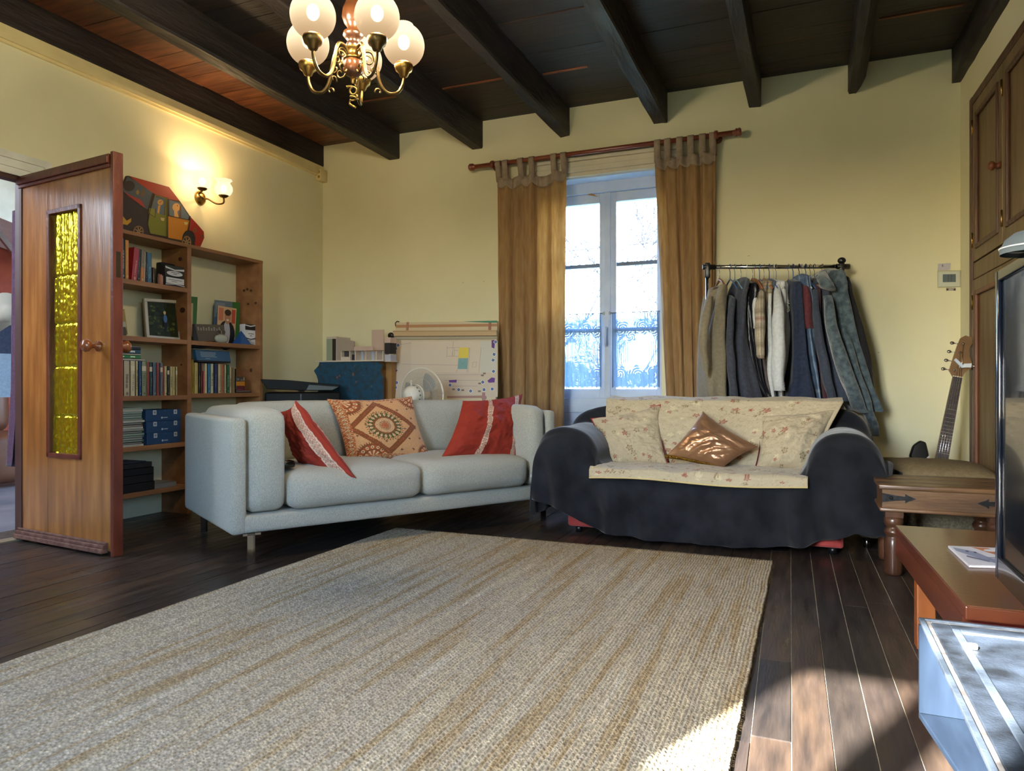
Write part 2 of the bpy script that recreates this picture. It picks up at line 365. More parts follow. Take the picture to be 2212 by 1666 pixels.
for i, (a, b, z, w) in enumerate(bl):
    o = beam(a, b, z, rounded=(i == 6)).build('ceiling_beam', beam_m)
    tag(o, 'dark tarred ceiling beam '+w, 'beam', 'dark ceiling beams')
mb = MB()
def fnr(u, v):
    pr = [(-.045, 1), (-.045, 0), (.2, 0), (.2, 1)]; a, b = pr[int(round(u*3))]; Y = YF-.05+(YB-YF+.1)*v
    return (XR(Y)+a+.008*fbm(Y*3, 3, b), Y, (2.615 if b == 0 else HC+.02)+(.015*fbm(Y*4, 7, 1, 4) if b == 0 else 0))
mb.grid(3, 50, fnr, smooth=False)
tag(mb.build('ceiling_beam', beam_m), 'dark ceiling beam with a ragged plaster edge along the right wall', 'beam', 'dark ceiling beams')

# walls
WO = (-1.80, -.95)       # window opening in the back wall
mb = MB()
mb.box(XL-.35, WO[0], YB, YB+.38, 0, HC+.02).box(WO[1], 1.25, YB, YB+.38, 0, HC+.02).box(WO[0], WO[1], YB, YB+.38, 2.31, HC+.02)
o = tag(mb.build('wall_back', plaster), kind='structure')
DO = (1.62, 2.53, 1.885)   # door opening in the left wall
mb = MB()
mb.box(XL-.06, XL, YF-.3, DO[0], 0, HC+.02).box(XL-.06, XL, DO[1], YB, 0, HC+.02).box(XL-.06, XL, DO[0], DO[1], DO[2], HC+.02)
tag(mb.build('wall_left', plaster), kind='structure')
def rwall(y0, y1, z0, z1):
    return MB().prism([(XR(y0), y0, z0), (XR(y0)+.3, y0, z0), (XR(y1)+.3, y1, z0), (XR(y1), y1, z0)], (0, 0, z1-z0))
mb = MB()
for a in [(YF-.3, -.88, 0, HC+.02), (-.02, YB, 0, HC+.02), (-.88, -.02, 0, .66), (-.88, -.02, 2.22, HC+.02)]:
    q = rwall(*a); mb.add(q.v, q.f)
tag(mb.build('wall_right', plaster), kind='structure')
FW = [-1.13]
mb = MB(); xs = XL
for c in sorted(FW):
    mb.box(xs, c-.425, YF-.3, YF, 0, HC+.02); mb.box(c-.425, c+.425, YF-.3, YF, 2.22, HC+.02); mb.box(c-.425, c+.425, YF-.3, YF, 0, .66); xs = c+.425
mb.box(xs, 1.1, YF-.3, YF, 0, HC+.02)
tag(mb.build('wall_front', plaster), kind='structure')
# moulding along the left wall below the beam
mb = MB()
for z0, z1, d in [(2.585, 2.64, .012), (2.56, 2.585, .03), (2.545, 2.56, .016)]: mb.box(XL, XL+d, YF, YB, z0, z1)
tag(mb.build('trim_1', cream_wood), kind='structure')
# door casing
t2 = struct('trim_2', (XL, DO[1], 0))
def casing(horizontal):
    mb = MB()
    for i, (a, b, d) in enumerate([(0, .035, .018), (.035, .075, .026), (.075, .11, .036)]):
        if horizontal: mb.box(XL, XL+d, DO[0]-.11+(.11-b if 0 else 0), DO[1]+.11, DO[2]+a, DO[2]+b)
        else: mb.box(XL, XL+d, DO[1]+a, DO[1]+b, 0, DO[2]+a-.0005)
    return mb
casing(True).build('head_casing', white_wood, t2); casing(False).build('side_casing', white_wood, t2)
mb = MB().box(XL-.06, XL+.0, DO[1]-.02, DO[1]+.0, 0, DO[2]).box(XL-.06, XL, DO[0], DO[0]+.02, 0, DO[2]).box(XL-.06, XL, DO[0], DO[1], DO[2]-.02, DO[2]); mb.build('door_jamb', mat('dark_brown_paint', (70, 44, 38), (84, 56, 48), rough=.5), t2)
MB().box(XL-.06, XL+.02, DO[0], DO[1], -.004, .006).build('threshold', mat('worn_threshold', (120, 104, 82), (142, 128, 104), rough=.8), t2)

# windows -----------------------------------------------------------------
def window(name, cx, yw, yg, sgn, zsill, panel=True):
    """yw: wall face, yg: glass plane, sgn: +1 when the room is on the -Y side of the glass"""
    w = struct(name, (cx, yg, 0)); d = .03
    def bx(mb, x0, x1, a, b, z0, z1): mb.box(cx+x0, cx+x1, min(yg-sgn*a, yg-sgn*b), max(yg-sgn*a, yg-sgn*b), z0, z1)
    mb = MB(); bx(mb, -.43, -.405, -.04, .045, zsill, 2.31); bx(mb, .405, .43, -.04, .045, zsill, 2.31); bx(mb, -.43, .43, -.04, .05, 2.22, 2.31); bx(mb, -.43, .43, -.06, .045, zsill-.03, .705)
    mb.build('window_frame', sky_tinted_white, w, bevel=.003)
    for s in (-1, 1):
        mb = MB(); xa, xb = (.012, .405)
        if s < 0: xa, xb = -.405, -.012
        ga, gb = (.063, .36) if s > 0 else (-.36, -.063)
        bx(mb, xa, ga, -.02, .025, .705, 2.218); bx(mb, gb, xb, -.02, .025, .705, 2.218); bx(mb, ga, gb, -.02, .025, .705, .775); bx(mb, ga, gb, -.02, .025, 2.148, 2.218)
        sash = mb.build('sash', sky_tinted_white, w, bevel=.003)
        mb = MB()
        for zb in (1.21, 1.69): bx(mb, ga, gb, -.02, .012, zb-.013, zb+.013)
        mb.build('glazing_bar', mat('dark_glazing_bar', (96, 110, 130), rough=.5), sash)
        for z0, z1 in ((.775, 1.197), (1.223, 1.677), (1.703, 2.148)):
            mb = MB(); bx(mb, ga, gb, -.002, .002, z0, z1); mb.build('pane', glass, sash)
    mb = MB(); bx(mb, -.022, .022, .02, .04, .705, 2.218); mb.build('cover_strip', sky_tinted_white, w, bevel=.004)
    hd = MB(); bx(hd, -.014, .014, .04, .05, 1.12, 1.28); hd.tube([(cx, yg-sgn*.045, 1.22), (cx, yg-sgn*.085, 1.225), (cx, yg-sgn*.09, 1.19), (cx, yg-sgn*.088, 1.09)], .009, 8)
    hd.build('window_handle', sky_tinted_white, w)
    return w
w1 = window('window_1', -1.374, YB, 5.20, 1, .66)
mb = MB()
mb.box(WO[0], WO[1], 5.15, 5.19, .60, .655); mb.box(WO[0]-.0, WO[1], 5.17, 5.24, 0, .60); mb.box(WO[0]+.06, WO[1]-.06, 5.158, 5.17, .08, .54)
mb.build('panel_below', sky_tinted_white, w1, bevel=.004)
mb = MB()   # white reveal lining
mb.box(WO[0], WO[0]+.012, YB, 5.24, 0, 2.31).box(WO[1]-.012, WO[1], YB, 5.24, 0, 2.31).box(WO[0], WO[1], YB, 5.24, 2.298, 2.31)
mb.build('reveal_lining', sky_tinted_white, w1)
mb = MB()   # head moulding on the wall face
for z0, z1, dd in [(2.31, 2.34, .02), (2.34, 2.38, .03), (2.38, 2.42, .018), (2.42, 2.45, .035)]: mb.box(WO[0]-.12, WO[1]+.12, YB-dd, YB, z0, z1)
mb.build('head_moulding', mat('off_white_moulding', (212, 204, 184), (224, 216, 196), rough=.5), w1, bevel=.004)
mb = MB(); 
for i in range(9):
    pass
mb.prism([atY(1268+i*5, 421+[0, -2, -3, -1, 2, 4][i], 5.145) for i in range(6)], (0, .004, 0))
mb.build('flaking_paint', flat((176, 132, 70)), w1)
for i, c in enumerate(FW): window('window_%d' % (i+2), c, YF, -1.20, -1, .66)
w3 = window('window_3', -.45, 0, 0, -1, .66); w3.rotation_euler = (0, 0, PI/2); w3.location = (XR(-.45)+.13, -.45, 0)  # unseen window, added to bring cool daylight in from behind the camera

# hall beyond the open door
hall = struct('floor'); 
MB().box(-7.4, XL-.06, .6, 6.2, -.1, -.012).build('hall_floor_slab', mat('worn_grey_hall_floor', (96, 104, 122), (132, 136, 146), scale=3, rough=.35, bump=.1), hall)
tag(MB().box(-7.4, -7.2, .6, 6.2, 0, 2.9).box(-7.4, XL-.06, 6.2, 6.4, 0, 2.9).box(-7.4, XL-.06, .4, .6, 0, 2.9).build('wall_hall', mat('brick_red_paint', (128, 54, 38), (146, 66, 46), rough=.8)), kind='structure')
tag(MB().box(-7.4, XL-.06, .4, 6.4, 2.82, 2.95).build('ceiling', white_wood), kind='structure')
tag(MB().prism([(-6.3, 3.2, 2.36), (-6.3, 3.2, 2.8), (-6.3, 6.1, 2.8), (-6.3, 6.1, 1.8)], (-.8, 0, 0)).build('wall_stair_underside', white_wood), kind='structure')
hl = bpy.data.lights.new('hall_light', 'AREA'); hl.energy = 60; hl.size = 1.2; hl.color = (.75, .85, 1.0); hlo = bpy.data.objects.new('hall_light', hl); C.objects.link(hlo)
hlo.location = (-5.2, 1.2, 2.3); hlo.rotation_euler = (Vector((-.2, .7, -.65))).to_track_quat('-Z', 'Y').to_euler()

# outdoors ----------------------------------------------------------------
tag(MB().box(-90, 90, 5.6, 160, -.6, -.3).build('ground', mat('winter_grass', (88, 96, 60), (110, 112, 76), scale=2)), kind='structure')
tag(MB().box(-90, 90, -90, -1.5, -.6, -.3).build('ground', _m['winter_grass']), kind='structure')
bark = mat('grey_bark', (26, 30, 40), (34, 38, 50), scale=20, rough=.9)
def tree(x, y, h, seed, label, lean=0):
    r = random.Random(seed); mb = MB(); cnt = [0]
    def br(p, d, L, rad, lv):
        pts = [p]; n = 4; dd = d.copy()
        for i in range(n):
            dd = (dd+Vector((r.uniform(-.18, .18), r.uniform(-.18, .18), r.uniform(-.05, .14)))).normalized()
            pts.append(pts[-1]+dd*L/n)
        mb.tube(pts, [max(.0075, rad*(1-.5*i/n)) for i in range(n+1)], 5 if lv < 2 else 3, cap=False)
        if lv >= 5: return
        for k in range(3 if lv < 3 else 4):
            a = r.uniform(0, 2*PI); q = dd.orthogonal().normalized(); q.rotate(Matrix.Rotation(a, 3, dd))
            nd = (dd*r.uniform(.6, 1)+q*r.uniform(.45, .95)).normalized()
            br(pts[r.choice([2, 3, 4])] if k else pts[4], nd, L*r.uniform(.6, .82), rad*.62, lv+1)
    br(Vector((x, y, -.3)), Vector((lean, 0, 1)).normalized(), h, h*.018, 0)
    o = thing('bare_tree', label, 'tree', (x, y, -.3), 'bare trees outside'); mb.build('branches', bark, o)
tree(-4.35, 13, 1.9, 3, 'bare winter tree with fine branches outside the left sash', .15)
tree(-3.5, 16, 1.35, 11, 'small bare tree outside the right sash', .1)
mb = MB(); rr = random.Random(5)
for i in range(2600):
    px = rr.uniform(-16, 8); pz = -.3+rr.random()**.7*(1.7+.3*math.sin(px*1.3)); py = 24+rr.uniform(-.6, .6); s = rr.uniform(.06, .16); a = rr.uniform(0, PI)
    dx, dz = math.cos(a)*s, math.sin(a)*s
    mb.add([(px-dx, py, pz-dz), (px+dz, py+.05, pz-dx), (px+dx, py, pz+dz), (px-dz, py-.05, pz+dx)], [(0, 1, 2, 3)])
h = mb.build('hedge', mat('dark_hedge_leaf', (60, 76, 62), (84, 100, 80), scale=8)); tag(h, 'low hedge far outside behind the lace curtains', 'hedge', kind='stuff')
ca, cb = atY(1150, 548, 13), atY(1520, 508, 13); cdv = (cb-ca).normalized(); ca -= cdv*2.0; cb += cdv*2.0
oc = thing('overhead_cable', 'thin overhead cable crossing the sky outside the window, strung between two posts', 'cable', (ca.x, 13, -.3))
MB().tube([ca, (ca+cb)/2-Vector((0, 0, .03)), cb], .011, 5, sm=8).build('wire', bark, oc)
for q in (ca, cb): MB().cyl((q.x, q.y, -.3), (q.x, q.y, q.z+.3), .07, 8).build('post', bark, oc)

# ================================================================ helpers for prints
paint_m = mat('printed_colour', (255, 255, 255), attr='Col', rough=.55)
paint_gloss = mat('glossy_print', (255, 255, 255), attr='Col', rough=.5, spec=.3)
def ell(cx, cy, rx, ry, n=20, a0=0, a1=2*PI, rot=0):
    pts = []
    for i in range(n):
        a = a0+(a1-a0)*i/(n if abs(a1-a0-2*PI) < 1e-6 else n-1); x = rx*math.cos(a); y = ry*math.sin(a)
        pts.append((cx+x*math.cos(rot)-y*math.sin(rot), cy+x*math.sin(rot)+y*math.cos(rot)))
    return pts
def rect(x0, y0, x1, y1): return [(x0, y0), (x1, y0), (x1, y1), (x0, y1)]
def stroke(pts, w):
    out = []; L = []; R_ = []
    for i, p in enumerate(pts):
        a = pts[max(0, i-1)]; b = pts[min(len(pts)-1, i+1)]; dx, dy = b[0]-a[0], b[1]-a[1]; l = math.hypot(dx, dy) or 1
        L.append((p[0]-dy/l*w/2, p[1]+dx/l*w/2)); R_.append((p[0]+dy/l*w/2, p[1]-dx/l*w/2))
    return L+R_[::-1]
def decal(name, polys, mp, n, parent, m=None, step=.0003, base=.0004):
    """polys: [(2D polygon, colour)], mp maps 2D -> 3D on the surface, n: outward normal"""
    if not polys: return None
    step = min(step, .006/len(polys)); mb = MB(); n = Vector(n).normalized()
    for i, (pl, col) in enumerate(polys):
        off = n*(base+step*i); P = [Vector(mp(*q))+off for q in pl]
        # fan over a centroid keeps concave strokes tidy: triangulate via bmesh
        bm = bmesh.new(); vs = [bm.verts.new(p) for p in P]
        try: f = bm.faces.new(vs); f.normal_update()
        except Exception: bm.free(); continue
        bmesh.ops.triangulate(bm, faces=[f]); bm.normal_update(); bm.verts.index_update()
        fs = []
        for f in bm.faces:
            ids = tuple(v.index for v in f.verts)
            fs.append(ids if f.normal.dot(n) > 0 else ids[::-1])
        mb.add([v.co.copy() for v in bm.verts], fs, 0, lin(col)); bm.free()
    return mb.build(name, m or paint_m, parent, color=True)
def bquad(c00, c10, c11, c01):
    c00, c10, c11, c01 = map(Vector, (c00, c10, c11, c01))
    return lambda u, v: c00*(1-u)*(1-v)+c10*u*(1-v)+c11*u*v+c01*(1-u)*v

# ================================================================ DOOR
hx, hy = -3.798, 2.499; du = Vector((-3.006-hx, 2.408-hy, 0)).normalized(); dn = Vector((du.y, -du.x, 0))
dp = Vector((hx, hy, 0)); DM = frame(dp, du, -dn, (0, 0, 1)); W_ = .797; ZT = 1.885
def dl(x, y): q = hit(x, y, dp, dn); return (q-dp).dot(du), q.z
door = struct('door_1', tuple(dp), 'varnished wooden door with a gold foil slit window standing open'); 
sx0, sz1 = dl(103, 443)[0], dl(140, 448)[1]; sx1, sz0 = dl(176, 443)[0], dl(140, 990)[1]
fx0, fx1 = sx0-.0, sx1+.0
def dbox(name, x0, x1, y0, y1, z0, z1, m, par=door, **k): return MB().box(x0, x1, y0, y1, z0, z1, 0, DM).build(name, m, par, **k)
dbox('stile', .0, fx0, 0, .036, .02, ZT-.01, door_wood, bevel=.002); dbox('stile', fx1, W_-.012, 0, .036, .02, ZT-.01, door_wood, bevel=.002)
dbox('rail', fx0+.0005, fx1-.0005, .001, .035, sz1, ZT-.01, door_wood); dbox('lower_panel', fx0+.0005, fx1-.0005, .0015, .035, .02, sz0, door_wood)
mb = MB(); t = .022
for a in [(fx0, fx0+t, sz0, sz1), (fx1-t, fx1, sz0, sz1), (fx0, fx1, sz0, sz0+t), (fx0, fx1, sz1-t, sz1)]: mb.box(a[0], a[1], -.008, .04, a[2], a[3], 0, DM)
gf = mb.build('glazing_frame', door_red, door, bevel=.002)
mb = MB(); nx, nz = 70, 260; r5 = random.Random(2); seams = [.0, .155, .36, .54, .74, 1]
colw = [r5.uniform(-1, 1) for _ in range(60)]
def foil(u, v):
    x = fx0+t+(fx1-fx0-2*t)*u; z = sz0+t+(sz1-sz0-2*t)*v
    k = u*22; row = sum(1 for s_ in seams if v > s_); i = int(k); f = k-i
    a = colw[(i+row*11) % 60]*(1-f)+colw[(i+1+row*11) % 60]*f
    y = .017+.0034*a+.0026*fbm(u*14, v*46, row*3.1, 3)
    for s_ in seams[1:-1]: y += .006*math.exp(-((v-s_)*240)**2)
    return (x, y, z)
foil_m = mat('gold_foil', (232, 206, 20), (206, 184, 30), scale=40, rough=.24, metal=.8)
foil_o = MB().grid(nx, nz, foil, M=DM).build('gold_foil', foil_m, gf)
MB().box(fx0+t, fx1-t, .002, .005, sz0+t, sz1-t, 0, DM).build('pane', glass, gf)
MB().box(fx0+t, fx1-t, .028, .032, sz0+t, sz1-t, 0, DM).build('backing', mat('yellow_backing', (170, 150, 20), rough=.5), gf)
dbox('free_edge_strip', W_-.012, W_+.010, -.010, .04, .0, ZT+.008, door_red, bevel=.003)
dbox('hinge_edge_strip', -.004, .016, -.006, .036, .02, ZT, mat('dark_brown_paint', (70, 44, 38), rough=.5))
mb = MB()
for a, b, d in [(-.045, -.012, .022), (-.03, .0, .014), (-.062, -.045, .012)]: mb.box(-.005, W_-.02, -d, 0, ZT+a, ZT+b, 0, DM)
mb.build('top_moulding', door_red, door, bevel=.003)
mb = MB()
for a, b, d in [(.012, .034, .034), (.034, .05, .024), (.05, .062, .012)]: mb.box(-.01, W_-.045, -d, 0, a, b, 0, DM)
mb.build('weatherboard', mat('worn_weatherboard', (92, 60, 48), (128, 92, 78), scale=30, rough=.7, bump=.4), door, bevel=.003)
kx, kz = dl(214, 748)
knob = MB().lathe([(.001, 0), (.024, 0), (.026, .006), (.014, .012), (.011, .03), (.017, .04), (.028, .052), (.031, .065), (.024, .078), (.001, .082)], 20, 0, DM @ Matrix.Translation((kx, 0, kz)) @ Matrix.Rotation(PI/2, 4, 'X'))
knob.build('door_knob', mat('brown_knob', (128, 72, 40), rough=.25, coat=.4), door)
knob = MB().lathe([(.001, 0), (.024, 0), (.014, .012), (.011, .03), (.028, .052), (.031, .065), (.024, .078), (.001, .082)], 20, 0, DM @ Matrix.Translation((W_-.06, .036, kz)) @ Matrix.Rotation(-PI/2, 4, 'X'))
knob.build('door_knob', _m['brown_knob'], door)
dbox('latch_plate', W_+.010, W_+.0115, .004, .026, kz+.32, kz+.44, chrome)

# ================================================================ BOOKCASE
bcx0, bcx1 = -3.798, -3.58; bc = thing('bookcase', 'open pine bookcase with two bays against the left wall behind the door', 'bookcase', (-3.69, 3.3, 0))
Y0, YM, Y1, ZB = 2.58, 3.393, 4.05, 1.66; tk = .028
SL = [1.405, 1.083, .74, .45, .185]; SRr = [1.083, .75]
def bcb(name, y0, y1, z0, z1, m=pine, **k): return MB().box(bcx0, bcx1, y0, y1, z0, z1).build(name, m, bc, bevel=.002)
bcb('side_panel', Y0, Y0+tk, 0, ZB); bcb('divider', YM-.012, YM+.02, 0, ZB-.0); bcb('side_panel', Y1-tk, Y1, 0, ZB)
bcb('top_board', Y0-.005, Y1+.003, ZB, ZB+.022)
for z in SL: bcb('shelf', Y0+tk, YM-.012, z-.028, z)
for z in SRr: bcb('shelf', YM+.02, Y1-tk, z-.028, z)
for (x, y) in [(548, 628), (533, 628), (542, 657), (558, 655), (548, 800), (540, 625)]:
    p = atY(x-6, y, Y1-tk-.001)
    MB().prism([Vector((p.x+.011*math.cos(a*PI/5), Y1-tk, p.z+(.013 if y < 700 else .02)*.7*math.sin(a*PI/5))) for a in range(10)], (0, -.0012, 0)).build('wood_knot', knot_m, bc)
for (z, x, s) in [(1.27, -3.62, .022), (1.59, -3.64, .016), (.93, -3.63, .008), (1.40, -3.63, .007)]:
    MB().prism([Vector((x+s*math.cos(a*PI/5), YM-.012, z+s*.8*math.sin(a*PI/5))) for a in range(10)], (0, -.0012, 0)).build('wood_knot', knot_m, bc)

BX = bcx1-.012
paper_m = mat('book_pages', (206, 196, 168), rough=.9)
def book(y0, y1, z, h, dep, col, label, group, tilt=0, flatlay=False, band=None, text=None, col2=None):
    """upright book, spine toward +X; y0..y1 thickness"""
    t_ = y1-y0; m = flat(col, .45)
    Mx = Matrix.Translation((BX-rnd.uniform(0, .006), y0, z)) @ Matrix.Rotation(tilt, 4, 'X')
    mb = MB().box(-dep, 0, 0, .0016, 0, h, 0, Mx).box(-dep, 0, t_-.0016, t_, 0, h, 0, Mx).box(-.003, 0, 0, t_, 0, h, 0, Mx)
    o = mb.build('book', m, None, off=(BX, y0, z)); tag(o, label, 'book', group)
    MB().box(-dep+.004, -.003, .0018, t_-.0018, .003, h-.004, 0, Mx).build('pages', paper_m, o)
    pl = []
    if col2: pl.append((rect(.0005, 0, t_-.0005, h*.45), col2))
    if band: pl.append((rect(t_*.0+.0005, h*.72, t_-.0005, h*.86), band))
    if text:
        tc_ = tuple(.55*p+.45*q for p, q in zip(text, col)); z_ = h*rnd.uniform(.12, .3); ze = h*rnd.uniform(.55, .75)
        w0_, w1_ = rnd.choice([(.40, .60), (.36, .52), (.44, .64), (.3, .7)])
        while z_ < ze: l = rnd.uniform(.002, .006); pl.append((rect(t_*w0_, z_, t_*w1_, z_+l), tc_)); z_ += l+rnd.choice([.0012, .0012, .0014, .005])
        if rnd.random() < .5: pl.append((ell(t_*.5, h*.07, t_*.2, t_*.28, 8), tc_))
    if pl:
        decal('spine_print', pl, lambda a, b: Mx @ Vector((.0003, a, b)), (1, 0, 0), o)
    return o
def yx(x, y=800): return atX(x, y, BX).y
pos_w = ['first', 'second', 'third', 'fourth', 'fifth', 'sixth', 'seventh', 'eighth', 'ninth', 'tenth', 'eleventh', 'twelfth', 'thirteenth', 'fourteenth', 'fifteenth', 'sixteenth', 'seventeenth', 'eighteenth', 'nineteenth', 'twentieth']
CR = (196, 184, 150); DK = (60, 54, 50)
rowL = [(45, 80, (66, 56, 78), 'dark purple', 305), (85, 125, (188, 176, 154), 'cream', 302), (130, 185, (182, 170, 146), 'thick cream', 302), (190, 235, (200, 190, 160), 'pale cream', 302), (240, 265, (186, 178, 132), 'yellowish cream', 303),
        (268, 295, (30, 70, 120), 'black and blue', 306), (298, 341, (132, 144, 116), 'pale green', 304), (342, 350, (204, 190, 150), 'thin cream', 306), (351, 375, (150, 74, 50), 'rust red', 310), (376, 405, (34, 60, 62), 'dark teal', 310),
        (408, 441, (84, 100, 116), 'blue grey', 312), (443, 475, (140, 62, 56), 'red', 312), (478, 502, (96, 112, 124), 'grey blue', 314), (503, 519, (166, 70, 54), 'short orange red', 345), (521, 548, (196, 184, 140), 'short cream', 345),
        (550, 571, (34, 34, 30), 'short black', 346), (573, 600, (186, 172, 124), 'cream and black lettered', 346), (602, 626, (190, 176, 120), 'short buff', 347), (628, 648, (182, 168, 112), 'short yellowish buff', 347)]
for i, (a, b, c, nm, top) in enumerate(rowL):
    y0, y1 = yx(240+a/4.5), yx(240+b/4.5); h = (620-top)/4.5*4.25/1560
    book(y0+.0004, y1-.0004, SL[2], h+.01, .13, c, '%s paperback spine, %s from the door in the lower book row' % (nm, pos_w[i]), 'books in the left bay lower row',
         text=DK if c[0] > 110 else (210, 204, 190), band=None if i % 3 else (214, 204, 176))
rowR = [(105, 122, (196, 170, 50), 'bright yellow', 1050), (125, 178, (190, 172, 110), 'thick buff', 1090), (184, 212, (34, 44, 36), 'dark green', 1095), (215, 240, (92, 40, 36), 'dark maroon', 1095), (244, 270, (188, 76, 78), 'short red and white', 1200),
        (274, 312, (206, 196, 160), 'cream', 1095), (315, 356, (40, 108, 150), 'bright blue', 1095), (359, 400, (190, 196, 168), 'pale mint', 1095), (404, 455, (32, 42, 92), 'blue and black', 1095), (459, 497, (204, 192, 156), 'cream with a black emblem', 1098),
        (499, 513, (214, 180, 140), 'thin peach', 1100), (515, 541, (190, 92, 60), 'orange', 1100), (544, 572, (188, 184, 150), 'grey green', 1105), (576, 612, (36, 92, 54), 'green', 1100), (619, 650, (182, 170, 134), 'short cream', 1135), (652, 673, (150, 118, 82), 'short tan', 1138), (675, 693, (178, 160, 124), 'slim cream', 1150), (695, 708, (30, 24, 22), 'slim black', 1155)]
for i, (a, b, c, nm, top) in enumerate(rowR):
    y0, y1 = yx(400+a/6.406), yx(400+b/6.406); h = (1495-top)/6.406*4.8/1560
    book(y0+.0004, y1-.0004, SRr[1], h, .13, c, '%s book spine, %s from the divider in the right bay row' % (nm, pos_w[i]), 'books in the right bay lower row', text=DK if c[0] > 110 else (210, 204, 190))
rowT = [(62, 90, (104, 26, 28), 'dark red', 240, 0), (92, 150, (190, 176, 168), 'white with red lettering', 240, 0), (156, 215, (26, 22, 22), 'black', 320, 0), (219, 276, (186, 128, 40), 'amber', 335, 0),
        (302, 388, (160, 38, 42), 'leaning red', 415, -.10), (392, 440, (24, 22, 24), 'leaning black', 425, -.06), (440, 500, (120, 106, 84), 'black, orange and cream', 430, -.05), (503, 522, (200, 196, 184), 'thin white', 450, -.03),
        (526, 548, (20, 22, 30), 'slim black', 450, -.02), (550, 618, (44, 88, 124), 'blue', 460, 0), (624, 652, (78, 50, 36), 'low brown', 670, 0)]
for i, (a, b, c, nm, top, tl) in enumerate(rowT):
    y0, y1 = yx(240+a/6.944, 570), yx(240+b/6.944, 570); h = (880-top)/6.944*4.2/1560
    book(y0+.0006, y1-.0006, SL[0], h+.012, .13, c, '%s book spine on the top shelf beside the door' % nm, 'books on the top shelf', tilt=tl,
         text=(150, 30, 34) if i == 1 else (214, 208, 196), col2=(176, 110, 50) if i == 6 else None)
# horizontal stack above the lower row
def flatbook(y0, y1, z0, z1, col, label, group, dep=.13, cat='book', name='book', text=None, xo=0, pages=True):
    x1 = BX+xo
    o = MB().box(x1-dep, x1, y0, y1, z0, z0+.0015).box(x1-dep, x1, y0, y1, z1-.0015, z1).box(x1-.003, x1, y0, y1, z0, z1).build(name, flat(col, .5), None, off=(x1-dep/2, (y0+y1)/2, z0))
    tag(o, label, cat, group)
    if pages and z1-z0 > .004: MB().box(x1-dep+.004, x1-.003, y0+.003, y1-.003, z0+.0015, z1-.0015).build('pages', paper_m, o)
    if text:
        pl = [(rect(y0+(y1-y0)*a, z0+(z1-z0)*.3, y0+(y1-y0)*b, z0+(z1-z0)*.7), text) for a, b in ((.45, .62), (.65, .72), (.82, .9))]
        decal('spine_print', pl, lambda a, b: (x1, a, b), (1, 0, 0), o)
    return o
def zx(y, x=290): return atX(x, y, BX).z
zz = SL[2]+.115*0+max(0, (620-302)/4.5*4.25/1560)+.0105
for i, (hh, c, nm, yr, tx) in enumerate([(.012, (168, 166, 156), 'light grey', 328, None), (.019, (44, 120, 66), 'green', 290, (190, 220, 180)), (.008, (196, 196, 182), 'white', 290, None), (.024, (36, 74, 92), 'teal lettered', 288, (200, 214, 214)), (.012, (26, 24, 26), 'black', 288, None), (.009, (104, 100, 94), 'dark grey', 286, None)]):
    flatbook(2.66, yx(240+yr/4.5, 770), zz, zz+hh, c, '%s book lying flat in the stack beside the inner door knob' % nm, 'flat books above the lower row', text=tx); zz += hh+.0003
# blue book and companions above the right row
zz = SRr[1]+(1495-1090)/6.406*4.8/1560+.004
a0, a1 = yx(424, 780), yx(495, 780)
o = MB().box(BX-.14, BX+.012, a0, a1, zz, zz+.012).build('book', flat((26, 26, 30)), None, off=(BX, a0, zz)); tag(o, 'black slim book directly on top of the right bay row', 'book', 'books above the right bay row')
zz += .0125
Mx = Matrix.Translation((BX+.006, a0, zz)) @ Matrix.Rotation(-.25, 4, 'Y')
o = MB().box(-.022, 0, 0, a1-a0+.01, 0, .068, 0, Mx).build('book', flat((34, 82, 124), .4), None, off=(BX, a0, zz)); tag(o, 'blue book propped face out above the right bay row', 'book', 'books above the right bay row')
decal('cover_text', [(rect(.035+.004*(i % 2), .052-.009*i, .17-.006*(i % 3), .0545-.009*i), (176, 190, 200)) for i in range(4)]+[(rect(.07, .012, .11, .014), (176, 190, 200))], lambda a, b: Mx @ Vector((.0002, a, b)), (1, 0, -.2), o)
flatbook(a0+.005, a1-.02, zz+.0695, zz+.0755, (204, 202, 190), 'white pamphlet lying on the propped blue book', 'books above the right bay row', xo=-.03)
o = MB().prism([(BX-.15, yx(414), zz+.076), (BX-.15, yx(455), zz+.076), (BX-.02, yx(452), zz+.080), (BX-.02, yx(414), zz+.086)], (0, 0, .006)).build('folder', flat((26, 22, 24))); tag(o, 'dark curled folder on top of the pile in the right bay', 'folder')
# small stack at the right end of the right row
ys0, ys1 = yx(400+712/6.406), yx(400+828/6.406); z = SRr[1]
flatbook(ys0, yx(400+915/6.406), z, z+.008, (60, 40, 34), 'brown notebook under the small boxes at the right bay end', None, dep=.12)
flatbook(ys0, yx(400+900/6.406), z+.0085, z+.014, (176, 168, 156), 'white trimmed booklet on the brown notebook', None, dep=.12)
z += .0145
def kbox(nm, label, y0, y1, z0, z1, col, dep=.08, cat='box', polys=None, xo=0, name='box', group=None):
    x1 = BX+xo
    o = MB().rbox(x1-dep, x1, y0, y1, z0, z1, .002, 1, smooth=False).build(name, flat(col, .6), None, off=(x1-dep/2, (y0+y1)/2, z0)); tag(o, label, cat, group)
    if polys: decal('front_print', [([(y0+(y1-y0)*p[0], z0+(z1-z0)*p[1]) for p in pl], c) for pl, c in polys], lambda a, b: (x1, a, b), (1, 0, 0), o)
    return o
kbox('box', 'maroon little box at the right end of the right bay', ys0, ys1, z, z+.032, (86, 26, 40), polys=[(rect(.1, .25, .7, .32), (150, 80, 80))])
kbox('box', 'amber little box on top of the maroon one', ys0, ys1, z+.0325, z+.062, (188, 118, 32))
